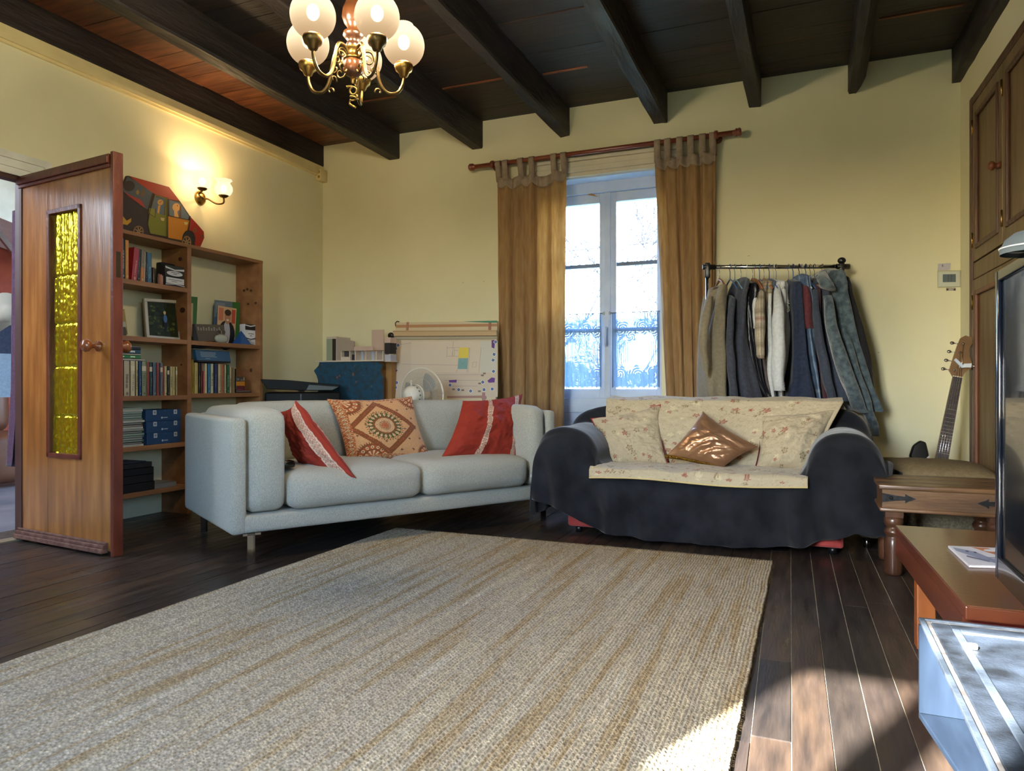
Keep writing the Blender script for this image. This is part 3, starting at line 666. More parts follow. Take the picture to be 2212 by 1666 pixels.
kbox('box', 'dark patterned box topmost at the right bay end', ys0-.004, ys1-.004, z+.0625, z+.095, (60, 58, 56), polys=[(rect(.1, .2, .35, .7), (112, 108, 104)), (rect(.5, .1, .8, .5), (120, 96, 84)), (rect(.86, .2, .97, .9), (180, 170, 150))])

# magazines and blue boxes
z = SL[3]; y1m = yx(311, 920); i = 0
mcols = [('white', (190, 190, 182)), ('dark', (40, 40, 44)), ('grey green', (78, 104, 96)), ('pale teal', (112, 140, 132)), ('brown', (92, 74, 62)), ('grey', (120, 122, 118))]
wm = ['bottom', 'second lowest', 'third lowest', 'fourth lowest', 'fifth lowest', 'sixth lowest', 'seventh lowest', 'eighth lowest', 'ninth lowest', 'middle', 'eighth from top', 'seventh from top', 'sixth from top', 'fifth from top', 'fourth from top', 'third from top', 'second from top', 'topmost']
for i in range(18):
    nm, c = mcols[[0, 1, 2, 5, 2, 3, 1, 5, 0, 4, 1, 0, 2, 3, 2, 3, 0, 3][i]]; hh = .0125 if i < 17 else .009
    o = MB().box(BX-.19, BX, 2.62+rnd.uniform(0, .01), y1m+rnd.uniform(-.012, .004)-(.01 if i > 12 else 0), z, z+hh-.0012).build('magazine', flat(c, .4), None, off=(BX-.1, 2.9, z))
    tag(o, '%s magazine, %s of the stack left of the blue boxes' % (nm, wm[i]), 'magazine', 'magazines on the lower shelf')
    MB().box(BX-.188, BX+.0006, 2.635, y1m-.016, z+.003, z+.0075).build('page_edges', flat((150, 158, 150), .7), o); z += hh
z = SL[3]
for i in range(3):
    kbox('box', 'blue flat cardboard box with white squares, %s of three' % ['bottom', 'middle', 'top'][i], yx(315, 920)+[.008, .004, 0][i], yx(391, 920), z, z+.068, (24, 62, 104), dep=.19, group='blue flat boxes',
         polys=[(rect(.19, .58, .29, .97), (186, 192, 200)), (rect(.78, .58, .88, .97), (186, 192, 200)), (rect(.215, .68, .265, .88), (110, 120, 136)), (rect(.805, .68, .855, .88), (110, 120, 136)), (ell(.44, .3, .025, .09), (190, 200, 210)), (rect(.475, .26, .6, .34), (160, 176, 192)), (rect(.5, .88, .54, .9), (120, 140, 160))]); z += .0685
z = SL[4]
for i, (yr, hh, c, nm) in enumerate([(334, .05, (20, 20, 24), 'bottom black ring binder in the lowest shelf stack'), (332, .045, (24, 24, 28), 'second black binder in the lowest shelf stack'), (332, .04, (18, 18, 22), 'third black binder in the lowest shelf stack'), (328, .03, (26, 26, 30), 'upper black binder under the navy folder')]):
    flatbook(2.62, yx(yr, 1030), z, z+hh, c, nm, 'binders on the lowest shelf', dep=.2, cat='binder', name='binder'); z += hh+.0005
Mx = Matrix.Translation((BX-.02, 2.64, z+.002)) @ Matrix.Rotation(-.04, 4, 'X')
o = MB().rbox(-.17, 0, 0, yx(322, 1000)-2.64, 0, .022, .004, 2, 0, Mx).build('folder', flat((20, 26, 48), .5), None, off=(BX-.1, 2.8, z)); tag(o, 'navy folder on top of the black binders', 'folder')
flatbook(yx(334, 1050), yx(381, 1050), SL[4], SL[4]+.03, (120, 118, 112), 'grey document box beside the black binders', None, dep=.16, cat='box', name='box')

# things on the shelves ----------------------------------------------------
def panel_px(name, label, cat, corners, p, n, thick, col, polys, group=None, frame_w=0, fcol=None):
    """thin upright panel; corners in photo px on plane (p,n): bl, br, tr, tl; polys in unit coords"""
    P = [hit(x, y, p, n) for x, y in corners]; n = Vector(n).normalized(); f = bquad(*P)
    o = MB().prism(P, n*thick if n.dot(Vector((0, 0, CH))-P[0]) < 0 else -n*thick).build(name, flat(col, .5), None, off=tuple((P[0]+P[1])/2)); tag(o, label, cat, group)
    nn = n if n.dot(Vector((0, 0, CH))-P[0]) > 0 else -n
    if frame_w:
        mb = MB(); w = frame_w
        for (u0, v0, u1, v1) in [(0, 0, 1, w), (0, 1-w, 1, 1), (0, w, w, 1-w), (1-w, w, 1, 1-w)]:
            mb.prism([f(u0, v0), f(u1, v0), f(u1, v1), f(u0, v1)], nn*.012)
        mb.build('frame', flat(fcol, .35), o, bevel=.002)
    decal('print', [([q for q in pl], c) for pl, c in polys], lambda a, b: f(a, b), nn, o, m=paint_gloss)
    return o
nrm = Vector((1, -.05, .14))
rg = random.Random(4)
pol = [(rect(.08, .08, .92, .92), (34, 44, 26))]
for i in range(70):
    cx, cy = rg.uniform(.14, .86), rg.uniform(.12, .88); k = rg.choice([(64, 78, 40), (24, 32, 22), (88, 98, 50), (46, 58, 34)]) if cy < .5 or cx < .3 else rg.choice([(30, 40, 30), (44, 54, 38), (22, 28, 24)])
    pol.append((ell(cx, cy, rg.uniform(.02, .06), rg.uniform(.015, .045), 7), k))
pol += [(ell(.55, .36, .05, .14, 12), (24, 28, 40)), (ell(.56, .52, .055, .10, 12), (70, 104, 160)), (ell(.55, .66, .035, .04, 12), (198, 162, 130)), (ell(.55, .685, .037, .025, 10), (206, 190, 130))]
panel_px('picture_frame', 'silver picture frame with a photo of a child among shrubs', 'picture frame', [(315, 731), (391, 737), (386, 650), (309, 645)], (-3.66, 3.2, SL[1]), nrm, .01, (110, 106, 98), pol, frame_w=.075, fcol=(178, 174, 160))
panel_px('photo', 'small photo of a dark-haired boy beside the door edge', 'photo', [(240, 725), (276, 723), (269, 668), (240, 664)], (-3.66, 3.0, SL[1]), nrm, .002, (160, 136, 74),
         [(rect(0, 0, 1, 1), (150, 128, 66)), (ell(.45, .12, .5, .38, 18), (74, 72, 60)), (ell(.38, .55, .2, .22, 16), (176, 130, 100)), (ell(.36, .72, .24, .16, 16), (38, 26, 22)), (rect(.75, .3, .95, .5), (170, 168, 150))])
pln = (-3.70, 3.6, SRr[0])
panel_px('card', 'green greetings card half hidden behind the divider', 'card', [(408, 738), (423, 737), (427, 642), (408, 640)], pln, nrm, .002, (52, 108, 60), [(rect(.0, .1, .5, .85), (190, 170, 140))])
panel_px('card', 'blue and green picture card behind the portrait photo', 'card', [(460, 740), (516, 741), (518, 654), (464, 648)], pln, nrm, .002, (96, 116, 130), [(rect(.7, 0, 1, 1), (58, 110, 56)), (rect(.05, .7, .4, .95), (130, 136, 150)), (rect(.0, .2, .25, .6), (70, 90, 130))])
panel_px('photo', 'portrait photo of a smiling child in a dark jacket', 'photo', [(468, 739), (507, 741), (511, 667), (471, 660)], (-3.685, 3.6, SRr[0]), nrm, .002, (200, 170, 140),
         [(rect(0, 0, 1, 1), (206, 172, 132)), (rect(.05, .6, .3, .95), (200, 120, 90)), (rect(.75, .55, .95, .95), (186, 74, 60)), (ell(.5, .2, .48, .42, 18), (26, 26, 34)), (ell(.5, .25, .2, .36, 14), (176, 176, 190)), (ell(.53, .7, .17, .19, 16), (178, 128, 98)), (ell(.53, .84, .18, .09, 14), (60, 38, 30)), (ell(.53, .63, .07, .025, 10), (230, 220, 210))])
panel_px('plaque', 'grey wooden plaque with pale lettering beside the divider', 'plaque', [(427, 736), (487, 738), (484, 702), (421, 700)], (-3.645, 3.6, SRr[0]), nrm, .008, (92, 82, 74), [(rect(.06+.09*i, .62, .11+.09*i, .84-.06*(i % 2)), (150, 144, 140)) for i in range(9)])
panel_px('book', 'thin dark book leaning against the grey plaque', 'book', [(418, 736), (429, 737), (421, 700), (417, 700)], (-3.62, 3.6, SRr[0]), nrm, .006, (24, 22, 26), [])
# glass cake ornament with handle
gp = atX(478, 739, -3.63); g = thing('glass_ornament', 'small glass ornament with looped wire handle in front of the photo', 'ornament', (gp.x, gp.y, SRr[0]))
MB().lathe([(.001, 0), (.028, .001), (.042, .014), (.046, .03), (.04, .046), (.02, .056), (.001, .06)], 24, 0, Matrix.Translation((gp.x, gp.y, SRr[0]+.0005)) @ Matrix.Diagonal((.6, 1.2, 1, 1))).build('glass_bowl', mat('clear_ornament_glass', (170, 176, 168), rough=.1, coat=.8), g)
wire = MB().tube([(gp.x, gp.y, SRr[0]+.055), (gp.x, gp.y-.002, SRr[0]+.09)], .003, 6)
for s_ in (-1, 1): wire.tube([(gp.x, gp.y+s_*(.018+.016*math.cos(a)), SRr[0]+.075+.016*math.sin(a)) for a in np.linspace(0, 2*PI, 14)], .002, 5)
wire.tube([(gp.x, gp.y-.01, SRr[0]+.08), (gp.x, gp.y-.05, SRr[0]+.10)], .002, 5); wire.build('wire_handle', chrome, g)
p = atX(522, 741, -3.63); s_ = .052; z = SRr[0]
o = MB().add([(p.x-.04, p.y-s_, z), (p.x+.04, p.y-s_, z), (p.x+.04, p.y+s_, z), (p.x-.04, p.y+s_, z), (p.x, p.y-.006, z+.096)], [(3, 2, 1, 0), (0, 1, 4), (1, 2, 4), (2, 3, 4), (3, 0, 4)]).build('pyramid', flat((28, 76, 140), .5), None, off=tuple(p)); tag(o, 'blue pyramid ornament standing left of the black-and-white box', 'ornament')
zebra = [(rect(.0, .72, 1, 1), (22, 22, 26)), ([(0, .97), (.5, .93), (1, 1), (1, .95), (.5, .88), (0, .92)], (220, 220, 224)), (ell(.5, .5, .46, .2, 24), (222, 222, 226)), (rect(.25, .53, .8, .56), (96, 96, 104)), (rect(.4, .43, .62, .46), (96, 96, 104)), ([(0, .36), (.5, .3), (1, .37), (1, .31), (.5, .26), (0, .31)], (22, 22, 26)), (rect(.1, .1, .8, .12), (70, 70, 76)), (rect(.15, .19, .5, .22), (90, 90, 96)), (ell(.5, .02, .3, .03), (22, 22, 26))]
kbox('box', 'black and white tea box at the right end of the right bay shelf', yx(537, 740), yx(560, 740), SRr[0], SRr[0]+.145, (208, 208, 214), dep=.05, polys=zebra, xo=-.03)
zc = SL[0]
kbox('box', 'lower black and white box on the top shelf by the divider', yx(359, 612), yx(400, 612), zc, zc+.058, (40, 40, 44), dep=.06, polys=[(rect(.03, .3, .97, .92), (206, 206, 210)), (rect(.15, .66, .85, .72), (100, 100, 108)), (rect(.3, .5, .6, .55), (100, 100, 108)), ([(0, .12), (.5, .24), (1, .1), (1, .18), (.5, .3), (0, .2)], (210, 210, 214))], xo=-.005)
kbox('box', 'upper black and white box on the top shelf by the divider', yx(358, 600), yx(399, 600), zc+.0585, zc+.128, (30, 30, 34), dep=.06, polys=[(ell(.5, .3, .42, .22, 24), (206, 206, 210)), (rect(.3, .36, .75, .41), (90, 90, 98)), (rect(.42, .22, .62, .27), (90, 90, 98)), ([(0, .86), (.5, .66), (1, .8), (1, .62), (.5, .55), (.02, .7)], (206, 206, 210))], xo=-.005)
p = atX(352, 616, -3.64); jar = thing('candle_jar', 'pink candle in a glass jar beside the black and white boxes', 'candle', (p.x, p.y, zc))
MB().lathe([(.001, 0), (.026, 0), (.03, .006), (.03, .045), (.028, .06), (.03, .066), (.026, .066)], 20, 0, Matrix.Translation((p.x, p.y, zc))).build('jar', mat('pink_jar_glass', (206, 150, 140), rough=.08, coat=1), jar)
MB().lathe([(.001, .067), (.027, .067), (.027, .074), (.001, .076)], 16, 0, Matrix.Translation((p.x, p.y, zc))).build('lid', chrome, jar)
p = atX(357, 585, -3.70)
o = MB().rbox(p.x-.03, p.x+.02, p.y-.045, p.y+.06, zc, zc+.155, .008, 2).build('pouch', flat((16, 14, 16), .6)); tag(o, 'black box behind the pink candle', 'box')
mb = MB(); rr = random.Random(8)
for i in range(6): 
    a = rr.uniform(-.03, .03); mb.tube([(p.x-.01, p.y+.10, zc+.13), (p.x-.005, p.y+.10+a*.5, zc+.17), (p.x, p.y+.10+a, zc+.205)], [.004, .008, .002], 5)
mb.tube([(p.x-.01, p.y+.10, zc), (p.x-.01, p.y+.10, zc+.13)], [.02, .012], 10)
tag(mb.build('dried_flowers', flat((58, 40, 44), .8)), 'small vase of dark dried flowers behind the black and white boxes', 'vase')

# painted car cutout on top of the bookcase
cpn = Vector((1, 0, .10)).normalized(); cpp = Vector((-3.70, 3.2, ZB+.022))
cm = lambda u, v: hit(240+u/8.767, 370+v/8.767, cpp, cpn)
out = [(-120, 1085), (-130, 560), (60, 400), (185, 360), (300, 85), (345, 88), (1100, 300), (1300, 560), (1500, 860), (1640, 1010), (1755, 1145), (1765, 1260), (1672, 1478), (1300, 1412), (600, 1262), (400, 1200), (80, 1150)]
P = [cm(*q) for q in out]
for q in P[-5:]+[P[0]]: q.z = max(q.z, ZB+.0225)
car = MB().prism(P, -cpn*.014).build('wooden_car_cutout', flat((60, 46, 40), .6), None, off=(-3.70, 3.2, ZB+.022)); tag(car, 'painted wooden cutout of a colourful car on top of the bookcase', 'cutout')
OL = (58, 44, 34)
cp_ = [([(-120, 1050), (-130, 560), (60, 405), (190, 370), (690, 760), (670, 1000), (720, 1230), (400, 1150), (80, 1110)], (50, 42, 46)), ([(195, 362), (310, 100), (470, 190), (780, 405), (690, 725), (560, 660)], (78, 88, 96)),
      ([(345, 92), (1100, 304), (1295, 560), (1020, 520), (800, 420), (460, 180)], (172, 54, 36)), (ell(340, 280, 110, 100, 20), (54, 42, 42)), ([(250, 380), (330, 440), (560, 540), (650, 690), (560, 650), (300, 470)], (160, 48, 44)), (ell(500, 400, 30, 45), (150, 120, 60)), (ell(600, 420, 38, 70), (110, 84, 60)),
      ([(722, 775), (820, 445), (1065, 515), (1062, 1250), (730, 1185), (685, 1000)], (120, 124, 38)), ([(735, 755), (835, 475), (1015, 525), (1005, 835), (880, 800)], (90, 104, 116)), (ell(930, 590, 55, 55), (206, 150, 84)), ([(890, 650), (930, 650), (905, 810), (870, 780)], (206, 150, 84)),
      ([(722, 700), (830, 710), (825, 880), (770, 880), (705, 800)], (134, 132, 52)), ([(1072, 850), (1480, 935), (1440, 1125), (1335, 1310), (1072, 1258)], (196, 128, 30)), ([(1085, 540), (1300, 600), (1470, 850), (1455, 925), (1090, 845)], (92, 108, 120)), (ell(1230, 685, 72, 78), (214, 160, 92)), ([(1190, 750), (1250, 760), (1275, 880), (1190, 860)], (214, 160, 92)), ([(1295, 650), (1325, 660), (1325, 900), (1285, 890)], (96, 60, 46)),
      ([(1492, 860), (1640, 1015), (1752, 1150), (1760, 1260), (1668, 1470), (1590, 1455), (1560, 1200), (1465, 1110)], (164, 42, 30)), (ell(1465, 1290, 125, 175, 24), (40, 36, 44)), (ell(515, 1140, 100, 108, 22), (134, 100, 66)), (ell(515, 1140, 76, 84, 22), (52, 42, 42)), (ell(1425, 1345, 88, 120, 22), (150, 112, 66)), (ell(1425, 1345, 68, 96, 22), (52, 42, 42)),
      ([(155, 870), (200, 830), (290, 940), (375, 890), (370, 960), (300, 1020), (200, 1000)], (196, 150, 44)), ([(930, 880), (1010, 890), (990, 950), (940, 930)], (196, 180, 120)), ([(1375, 960), (1450, 975), (1430, 1025), (1385, 1005)], (206, 190, 130)), ([(620, 1225), (1300, 1370), (1300, 1400), (600, 1258)], (176, 126, 60)), ([(80, 1050), (400, 1150), (400, 1195), (80, 1145)], (128, 96, 60))]
for k in range(7):
    a = k*PI*2/7
    for cx, cy, r1 in ((515, 1140, 72), (1425, 1345, 76)): cp_.append((stroke([(cx+12*math.cos(a), cy+12*math.sin(a)), (cx+r1*math.cos(a), cy+r1*1.15*math.sin(a))], 16), (180, 140, 90)))
for pts in [[(722, 775), (820, 445), (1065, 515)], [(1068, 515), (1066, 1255)], [(1045, 520), (1040, 1250)], [(722, 775), (685, 1000), (730, 1185), (1062, 1250)], [(1480, 870), (1480, 935), (1440, 1125), (1335, 1310)], [(190, 370), (690, 760)], [(800, 420), (690, 725)], [(1085, 540), (1090, 845), (1455, 925)], [(835, 475), (1015, 525), (1005, 835)], [(1490, 850), (1465, 1110)], [(705, 800), (825, 880), (830, 710)], [(910, 580), (925, 600)], [(1245, 655), (1248, 670)]]:
    cp_.append((stroke(pts, 11), OL))
cp_ += [(ell(940, 575, 7, 9, 8), OL), (ell(1243, 652, 8, 11, 8), OL), (ell(1575, 1120, 34, 44), (128, 96, 60)), (ell(1575, 1120, 18, 26), (150, 60, 40)), (ell(1715, 1240, 18, 34), (110, 70, 54)), (ell(1655, 1440, 20, 24), (150, 100, 70))]
decal('painted_picture', cp_, cm, cpn, car)

# ================================================================ RUG
rug = MB(); RX0, RX1, RY0, RY1 = -2.12, -.152, .55, 3.475; nr = 178
def rfn(u, v):
    k = u*nr; z = .0095+.0035*abs(math.sin(PI*k))**.7
    X = RX0+(RX1-RX0)*u; Y = RY0+(RY1-RY0)*v
    e = .006*fbm(Y*3, 1)+.003*fbm(Y*22, 5); X += e+.010*math.sin((Y-2)*1.1)*(u-.5)*0
    Y += .006*fbm(X*4, 9)+.003*fbm(X*30, 2)
    X += .0016*fbm(k*.9, Y*60)
    if u <= 0 or u >= 1 or v <= 0 or v >= 1: z = .001
    return (X, Y, z)
def rfn2(u, v):
    return rfn(u, v)
rug.grid(nr*5, 120, rfn2)
rm = mat('braided_jute', (126, 104, 74), (160, 146, 118), rough=.95)
# dedicated jute shader
m = rm; nt = m.node_tree; N = nt.nodes; L = nt.links; b = N['Principled BSDF']; b.inputs['Specular IOR Level'].default_value = .15
tc = N.new('ShaderNodeTexCoord')
def mp_(sc):
    q = N.new('ShaderNodeMapping'); q.inputs['Scale'].default_value = sc; L.new(tc.outputs['Object'], q.inputs[0]); return q.outputs[0]
n1 = N.new('ShaderNodeTexNoise'); n1.inputs['Scale'].default_value = 1; n1.inputs['Detail'].default_value = 6; n1.inputs['Roughness'].default_value = .65; L.new(mp_((22, .9, 1)), n1.inputs[0])
r1 = N.new('ShaderNodeValToRGB'); el = r1.color_ramp.elements; el[0].position = .3; el[0].color = s2l((166, 142, 106)); el[1].position = .68; el[1].color = s2l((214, 206, 186))
for p_, c_ in ((.42, (188, 168, 132)), (.5, (194, 184, 164)), (.58, (202, 188, 158))): e = el.new(p_); e.color = s2l(c_)
L.new(n1.outputs[0], r1.inputs[0])
n2 = N.new('ShaderNodeTexVoronoi'); n2.inputs['Scale'].default_value = 1; L.new(mp_((90, 115, 90)), n2.inputs[0])
n3 = N.new('ShaderNodeTexNoise'); n3.inputs['Scale'].default_value = 1; n3.inputs['Detail'].default_value = 3; L.new(mp_((190, 120, 50)), n3.inputs[0])
mr = N.new('ShaderNodeMapRange'); mr.inputs[1].default_value = .0; mr.inputs[2].default_value = .75; mr.inputs[3].default_value = 1.14; mr.inputs[4].default_value = .62; L.new(n2.outputs['Distance'], mr.inputs[0])
mr2 = N.new('ShaderNodeMapRange'); mr2.inputs[1].default_value = .3; mr2.inputs[2].default_value = .7; mr2.inputs[3].default_value = .76; mr2.inputs[4].default_value = 1.22; L.new(n3.outputs[0], mr2.inputs[0])
ml = N.new('ShaderNodeMath'); ml.operation = 'MULTIPLY'; L.new(mr.outputs[0], ml.inputs[0]); L.new(mr2.outputs[0], ml.inputs[1])
vs = N.new('ShaderNodeVectorMath'); vs.operation = 'SCALE'; L.new(r1.outputs[0], vs.inputs[0]); L.new(ml.outputs[0], vs.inputs['Scale']); L.new(vs.outputs[0], b.inputs['Base Color'])
bp = N.new('ShaderNodeBump'); bp.inputs['Strength'].default_value = .8; bp.inputs['Distance'].default_value = .004; bp.invert = True; L.new(n2.outputs['Distance'], bp.inputs['Height']); L.new(bp.outputs[0], b.inputs['Normal'])
rug_o = rug.build('rug', rm); tag(rug_o, 'large woven jute rug with ribbed rows on the dark floorboards', 'rug')
mb = MB(); rr = random.Random(9)
for i in range(2600):
    q = rr.random(); 
    if q < .5: X, Y, dx, dy = RX1, rr.uniform(RY0, RY1), 1, 0
    elif q < .8: X, Y, dx, dy = rr.uniform(RX0, RX1), RY1, 0, 1
    else: X, Y, dx, dy = RX0, rr.uniform(RY0, RY1), -1, 0
    l = rr.uniform(.003, .011); a = rr.uniform(-.8, .8); ex = dx*math.cos(a)-dy*math.sin(a); ey = dx*math.sin(a)+dy*math.cos(a)
    z0 = rr.uniform(.003, .010); mb.add([(X-ex*.004, Y-ey*.004, z0), (X-ex*.004+ey*.0012, Y-ey*.004-ex*.0012, z0+.001), (X+ex*l, Y+ey*l, z0*rr.uniform(.3, 1.1))], [(0, 1, 2)])
f = mb.build('edge_fibres', flat((150, 128, 92), .9), rug_o); f['kind'] = 'stuff'

# ================================================================ GREY SOFA
u_ = Vector((.518, .855, 0)).normalized(); v_ = Vector((-u_.y, u_.x, 0)); S0 = Vector((-2.37, 2.48, 0)); SM = frame(S0, u_, v_, (0, 0, 1))
sofa = thing('sofa', 'grey linen two-seat sofa with chrome legs in the middle of the room', 'sofa', tuple(S0+u_*.93+v_*.45))
SL_ = 1.87
MB().rbox(.003, SL_-.003, .003, .907, .133, .212, .018, 3, 0, SM, cuts=4).build('base', grey_fab, sofa)
for x0, x1 in ((0, .072), (SL_-.06, SL_)):
    MB().rbox(x0, x1, 0.0, .91, .13, .652, .022, 3, 0, SM, cuts=4).build('arm_panel', grey_fab, sofa)
MB().rbox(.07, SL_-.06, .84, .91, .2, .652, .022, 3, 0, SM, cuts=4).build('back_panel', grey_fab, sofa)
def pad(x0, x1, y0, y1, z0, z1, r, puff, name, px=0, n=14, seed=0):
    """soft upholstered cushion: superellipsoid box with light crowning and creases"""
    mb = MB(); cx, cy, cz = (x0+x1)/2, (y0+y1)/2, (z0+z1)/2; hx_, hy_, hz_ = (x1-x0)/2, (y1-y0)/2, (z1-z0)/2
    bm = bmesh.new(); bmesh.ops.create_cube(bm, size=2); bmesh.ops.subdivide_edges(bm, edges=bm.edges[:], cuts=n, use_grid_fill=True)
    for v in bm.verts:
        p = v.co.copy(); q = []
        hh = (hx_, hy_, hz_); c = [p[i]*hh[i] for i in range(3)]
        inner = [max(-(hh[i]-r), min(hh[i]-r, c[i])) for i in range(3)]
        d = Vector([c[i]-inner[i] for i in range(3)])
        if d.length > 1e-6: d = d.normalized()*r
        res = Vector(inner)+d
        a, b_, e = res.x/hx_, res.y/hy_, res.z/hz_
        res.z += puff*hz_*(1-a*a)*(1-b_*b_)*(1 if e > 0 else .2)*abs(e)
        res.x += .012*a*(1-b_*b_)*(1-e*e)*px; res.y += .02*b_*(1-a*a)*(1-e*e)
        nn = fbm(res.x*6+seed, res.y*6, res.z*6)*.004
        v.co = Vector((cx, cy, cz))+res+res.normalized()*nn
    bm.verts.index_update(); mb.add([v.co.copy() for v in bm.verts], [tuple(v.index for v in f.verts) for f in bm.faces], 0, None, True, SM); bm.free()
    return mb.build(name, grey_fab, sofa)
pad(.074, .262, .012, .835, .214, .688, .055, .06, 'arm_cushion', seed=1)
pad(SL_-.19, SL_-.062, .012, .835, .214, .675, .05, .06, 'arm_cushion', seed=4)
pad(.264, .975, -.012, .66, .214, .392, .06, .22, 'seat_cushion', seed=7); pad(.978, SL_-.193, -.012, .66, .214, .392, .06, .22, 'seat_cushion', seed=12)
pad(.20, .975, .60, .838, .36, .706, .07, .05, 'back_cushion', seed=17); pad(.978, SL_-.12, .60, .838, .36, .700, .07, .05, 'back_cushion', seed=22)
for lx, ly in ((.075, .012), (SL_-.10, .012), (.075, .86), (SL_-.10, .86)):
    mb = MB().box(lx, lx+.034, ly, ly+.01, 0, .132, 0, SM).box(lx+.024, lx+.034, ly, ly+.04, 0, .132, 0, SM).box(lx-.02, lx+.06, ly-.0, ly+.07, .122, .132, 0, SM)
    mb.build('leg', chrome, sofa)
tg = SM @ Vector((SL_-.2, -.013, .30)); MB().box(SL_-.205, SL_-.19, -.02, -.016, .27, .285, 0, SM).build('fabric_tag', flat((220, 220, 216)), sofa)

# ================================================================ CUSHIONS
def cushion(name, label, C4, t, colf, m, group=None, N_=70, wr=.004, seed=0, pinch=.09, backcol=None, backscale=1.0, wfn=None):
    f = bquad(*C4); n = (Vector(C4[1])-Vector(C4[0])).cross(Vector(C4[3])-Vector(C4[0])).normalized()
    if n.dot(Vector((0, 0, CH))-f(.5, .5)) < 0: n = -n
    mb = MB()
    def sur(sgn):
        def g(u, v):
            U, V = 2*u-1, 2*v-1
            uu = .5+.5*U*(1-pinch*(1-V*V)); vv = .5+.5*V*(1-pinch*(1-U*U))
            k = (max(0, 1-U**2)*max(0, 1-V**2))**.5
            if sgn < 0: uu = .5+(uu-.5)*backscale; vv = .5+(vv-.5)*backscale
            w = wr*(fbm(u*5+seed, v*5, sgn, 3)+.6*abs(fbm(u*3+seed+9, v*9, 2, 2)))*(.3+.7*min(1, k*2))
            if wfn and sgn > 0: w += wfn(u, v)
            return f(uu, vv)+n*(sgn*t/2*k+w+(0 if sgn > 0 else -.001))
        return g
    mb.grid(N_, N_, sur(1), 0, colf); mb.grid(max(20, N_//3), max(20, N_//3), sur(-1), 0, (lambda u, v: backcol) if backcol else colf, flip=True)
    o = mb.build(name, m, None, off=tuple(f(.5, 0)), color=True); tag(o, label, 'cushion', group); return o
cot = mat('printed_cotton', (255, 255, 255), (1, 1, 1), attr='Col', rough=.9, bump=.25, bscale=300, sheen=.2, scale=200, lo=.3, hi=.7)
RED = lin((152, 52, 38)); RED2 = lin((150, 44, 36)); PAT = lin((206, 178, 158)); 
silkred = mat('red_silk', (255, 255, 255), attr='Col', rough=.75, bump=.15, bscale=60, sheen=0, spec=.2)
def redcol(b1, b2, w=.035):
    def f(u, v):
        for b in (b1, b2):
            d = abs(u-b-.012*math.sin(v*5))
            if d < w:
                k = math.sin(v*150)*math.sin((u-b)*260)
                return PAT if (k > -.1 or d > w*.8) else lin((150, 92, 70))
        return tuple(c*(.92+.12*fbm(u*4, v*4)) for c in RED)
    return f
cn = (-v_+Vector((0, 0, .38))).normalized()
cp2 = SM @ Vector((.8, .46, .40))
def q4(cs, p, n): return [hit(x, y, p, n) for x, y in cs]
BG = lin((208, 156, 108)); BR = lin((126, 72, 34)); RU = lin((168, 84, 40)); GR = lin((84, 86, 44)); CRM = lin((224, 190, 146)); DK2 = lin((86, 54, 34))
def embroid(u, v):
    x, y = 2*u-1, 2*v-1; e = max(abs(x), abs(y)); n0 = fbm(u*60, v*60)
    col = BG
    # outer border
    if x < -.80 or y < -.86 or y > .90:
        k = (y if x < -.80 else x)*9; fx = k-math.floor(k)
        a = abs((x+.9)/.1 if x < -.8 else ((y+.93)/.07 if y < -.86 else (y-.95)/.05)); b = abs(fx-.5)*2
        if a+b < .55: col = DK2 if a+b < .25 else CRM
        elif a+b < .8: col = BR
        else: col = RU if n0 > -.05 else BG
        return col
    # diamond band
    d = abs(x+.05)*1.0+abs(y)*1.0
    zz = .05*abs(((x-y)*14) % 1-.5)
    if .74 < d < .86:
        return BR if (n0 > -.15 or d < .76 or d > .84) else RU
    if .86 <= d < .88+zz: return BR
    if .72-zz < d <= .74: return BR
    r = math.hypot(x+.03, y*1.0-.02); a = math.atan2(y-.02, x+.03)
    if r < .10: return RU if (math.sin(a*8)+n0 > 0 or r < .03) else lin((186, 120, 80))
    if r < .15: return BR if math.sin(a*26) > -.4 else CRM
    if r < .24:
        k = (a*16/(2*PI)) % 1; q = math.hypot((k-.5)*.09, r-.195)
        return DK2 if q < .013 else (CRM if q < .028 else lin((196, 150, 110)))
    if r < .28: return BR if n0 > -.3 else RU
    if r < .44:
        k = (a*20/(2*PI)) % 1; q = abs(k-.5)*.24+abs(r-.35)*1.25
        if q < .025: return DK2
        if q < .075: return CRM
        if q < .1: return BR
        return GR if r < .41 or abs(k-.5) > .38 else BG
    if r < .50: 
        k = (a*40/(2*PI)) % 1
        if abs(k-.5)*.08 < (.50-r)*.35: return GR if (int(a*40/(2*PI)) % 2) else RU
    # corner rosettes
    for cx, cy, R in ((-.80, .86, .48), (.95, .95, .42), (-.45, -.92, .46), (.98, -.85, .34)):
        q = math.hypot(x-cx, y-cy)
        if q < R:
            a = math.atan2(y-cy, x-cx); k = (a*14/(2*PI)) % 1; t_ = q/R
            if t_ > .86: return BR if abs(((a*44/(2*PI)) % 1)-.5) > (t_-.8)*2.4 else BG
            if t_ > .74: return BR if n0 > -.3 else RU
            if t_ > .50: return DK2 if math.hypot((k-.5)*.14, (t_-.62)*.4) < .018 else (CRM if math.hypot((k-.5)*.14, (t_-.62)*.4) < .04 else RU)
            if t_ > .42: return BR
            return CRM if math.sin(a*10) > .2 else RU
    # small crosses
    gx, gy = (x*3.2+y*.4) % 1-.5, (y*3.2-x*.4) % 1-.5
    if (abs(gx) < .03 and abs(gy) < .12) or (abs(gy) < .03 and abs(gx) < .12): return DK2
    if math.hypot(gx, gy) < .05: return DK2
    return tuple(c*(1+.05*n0) for c in BG)
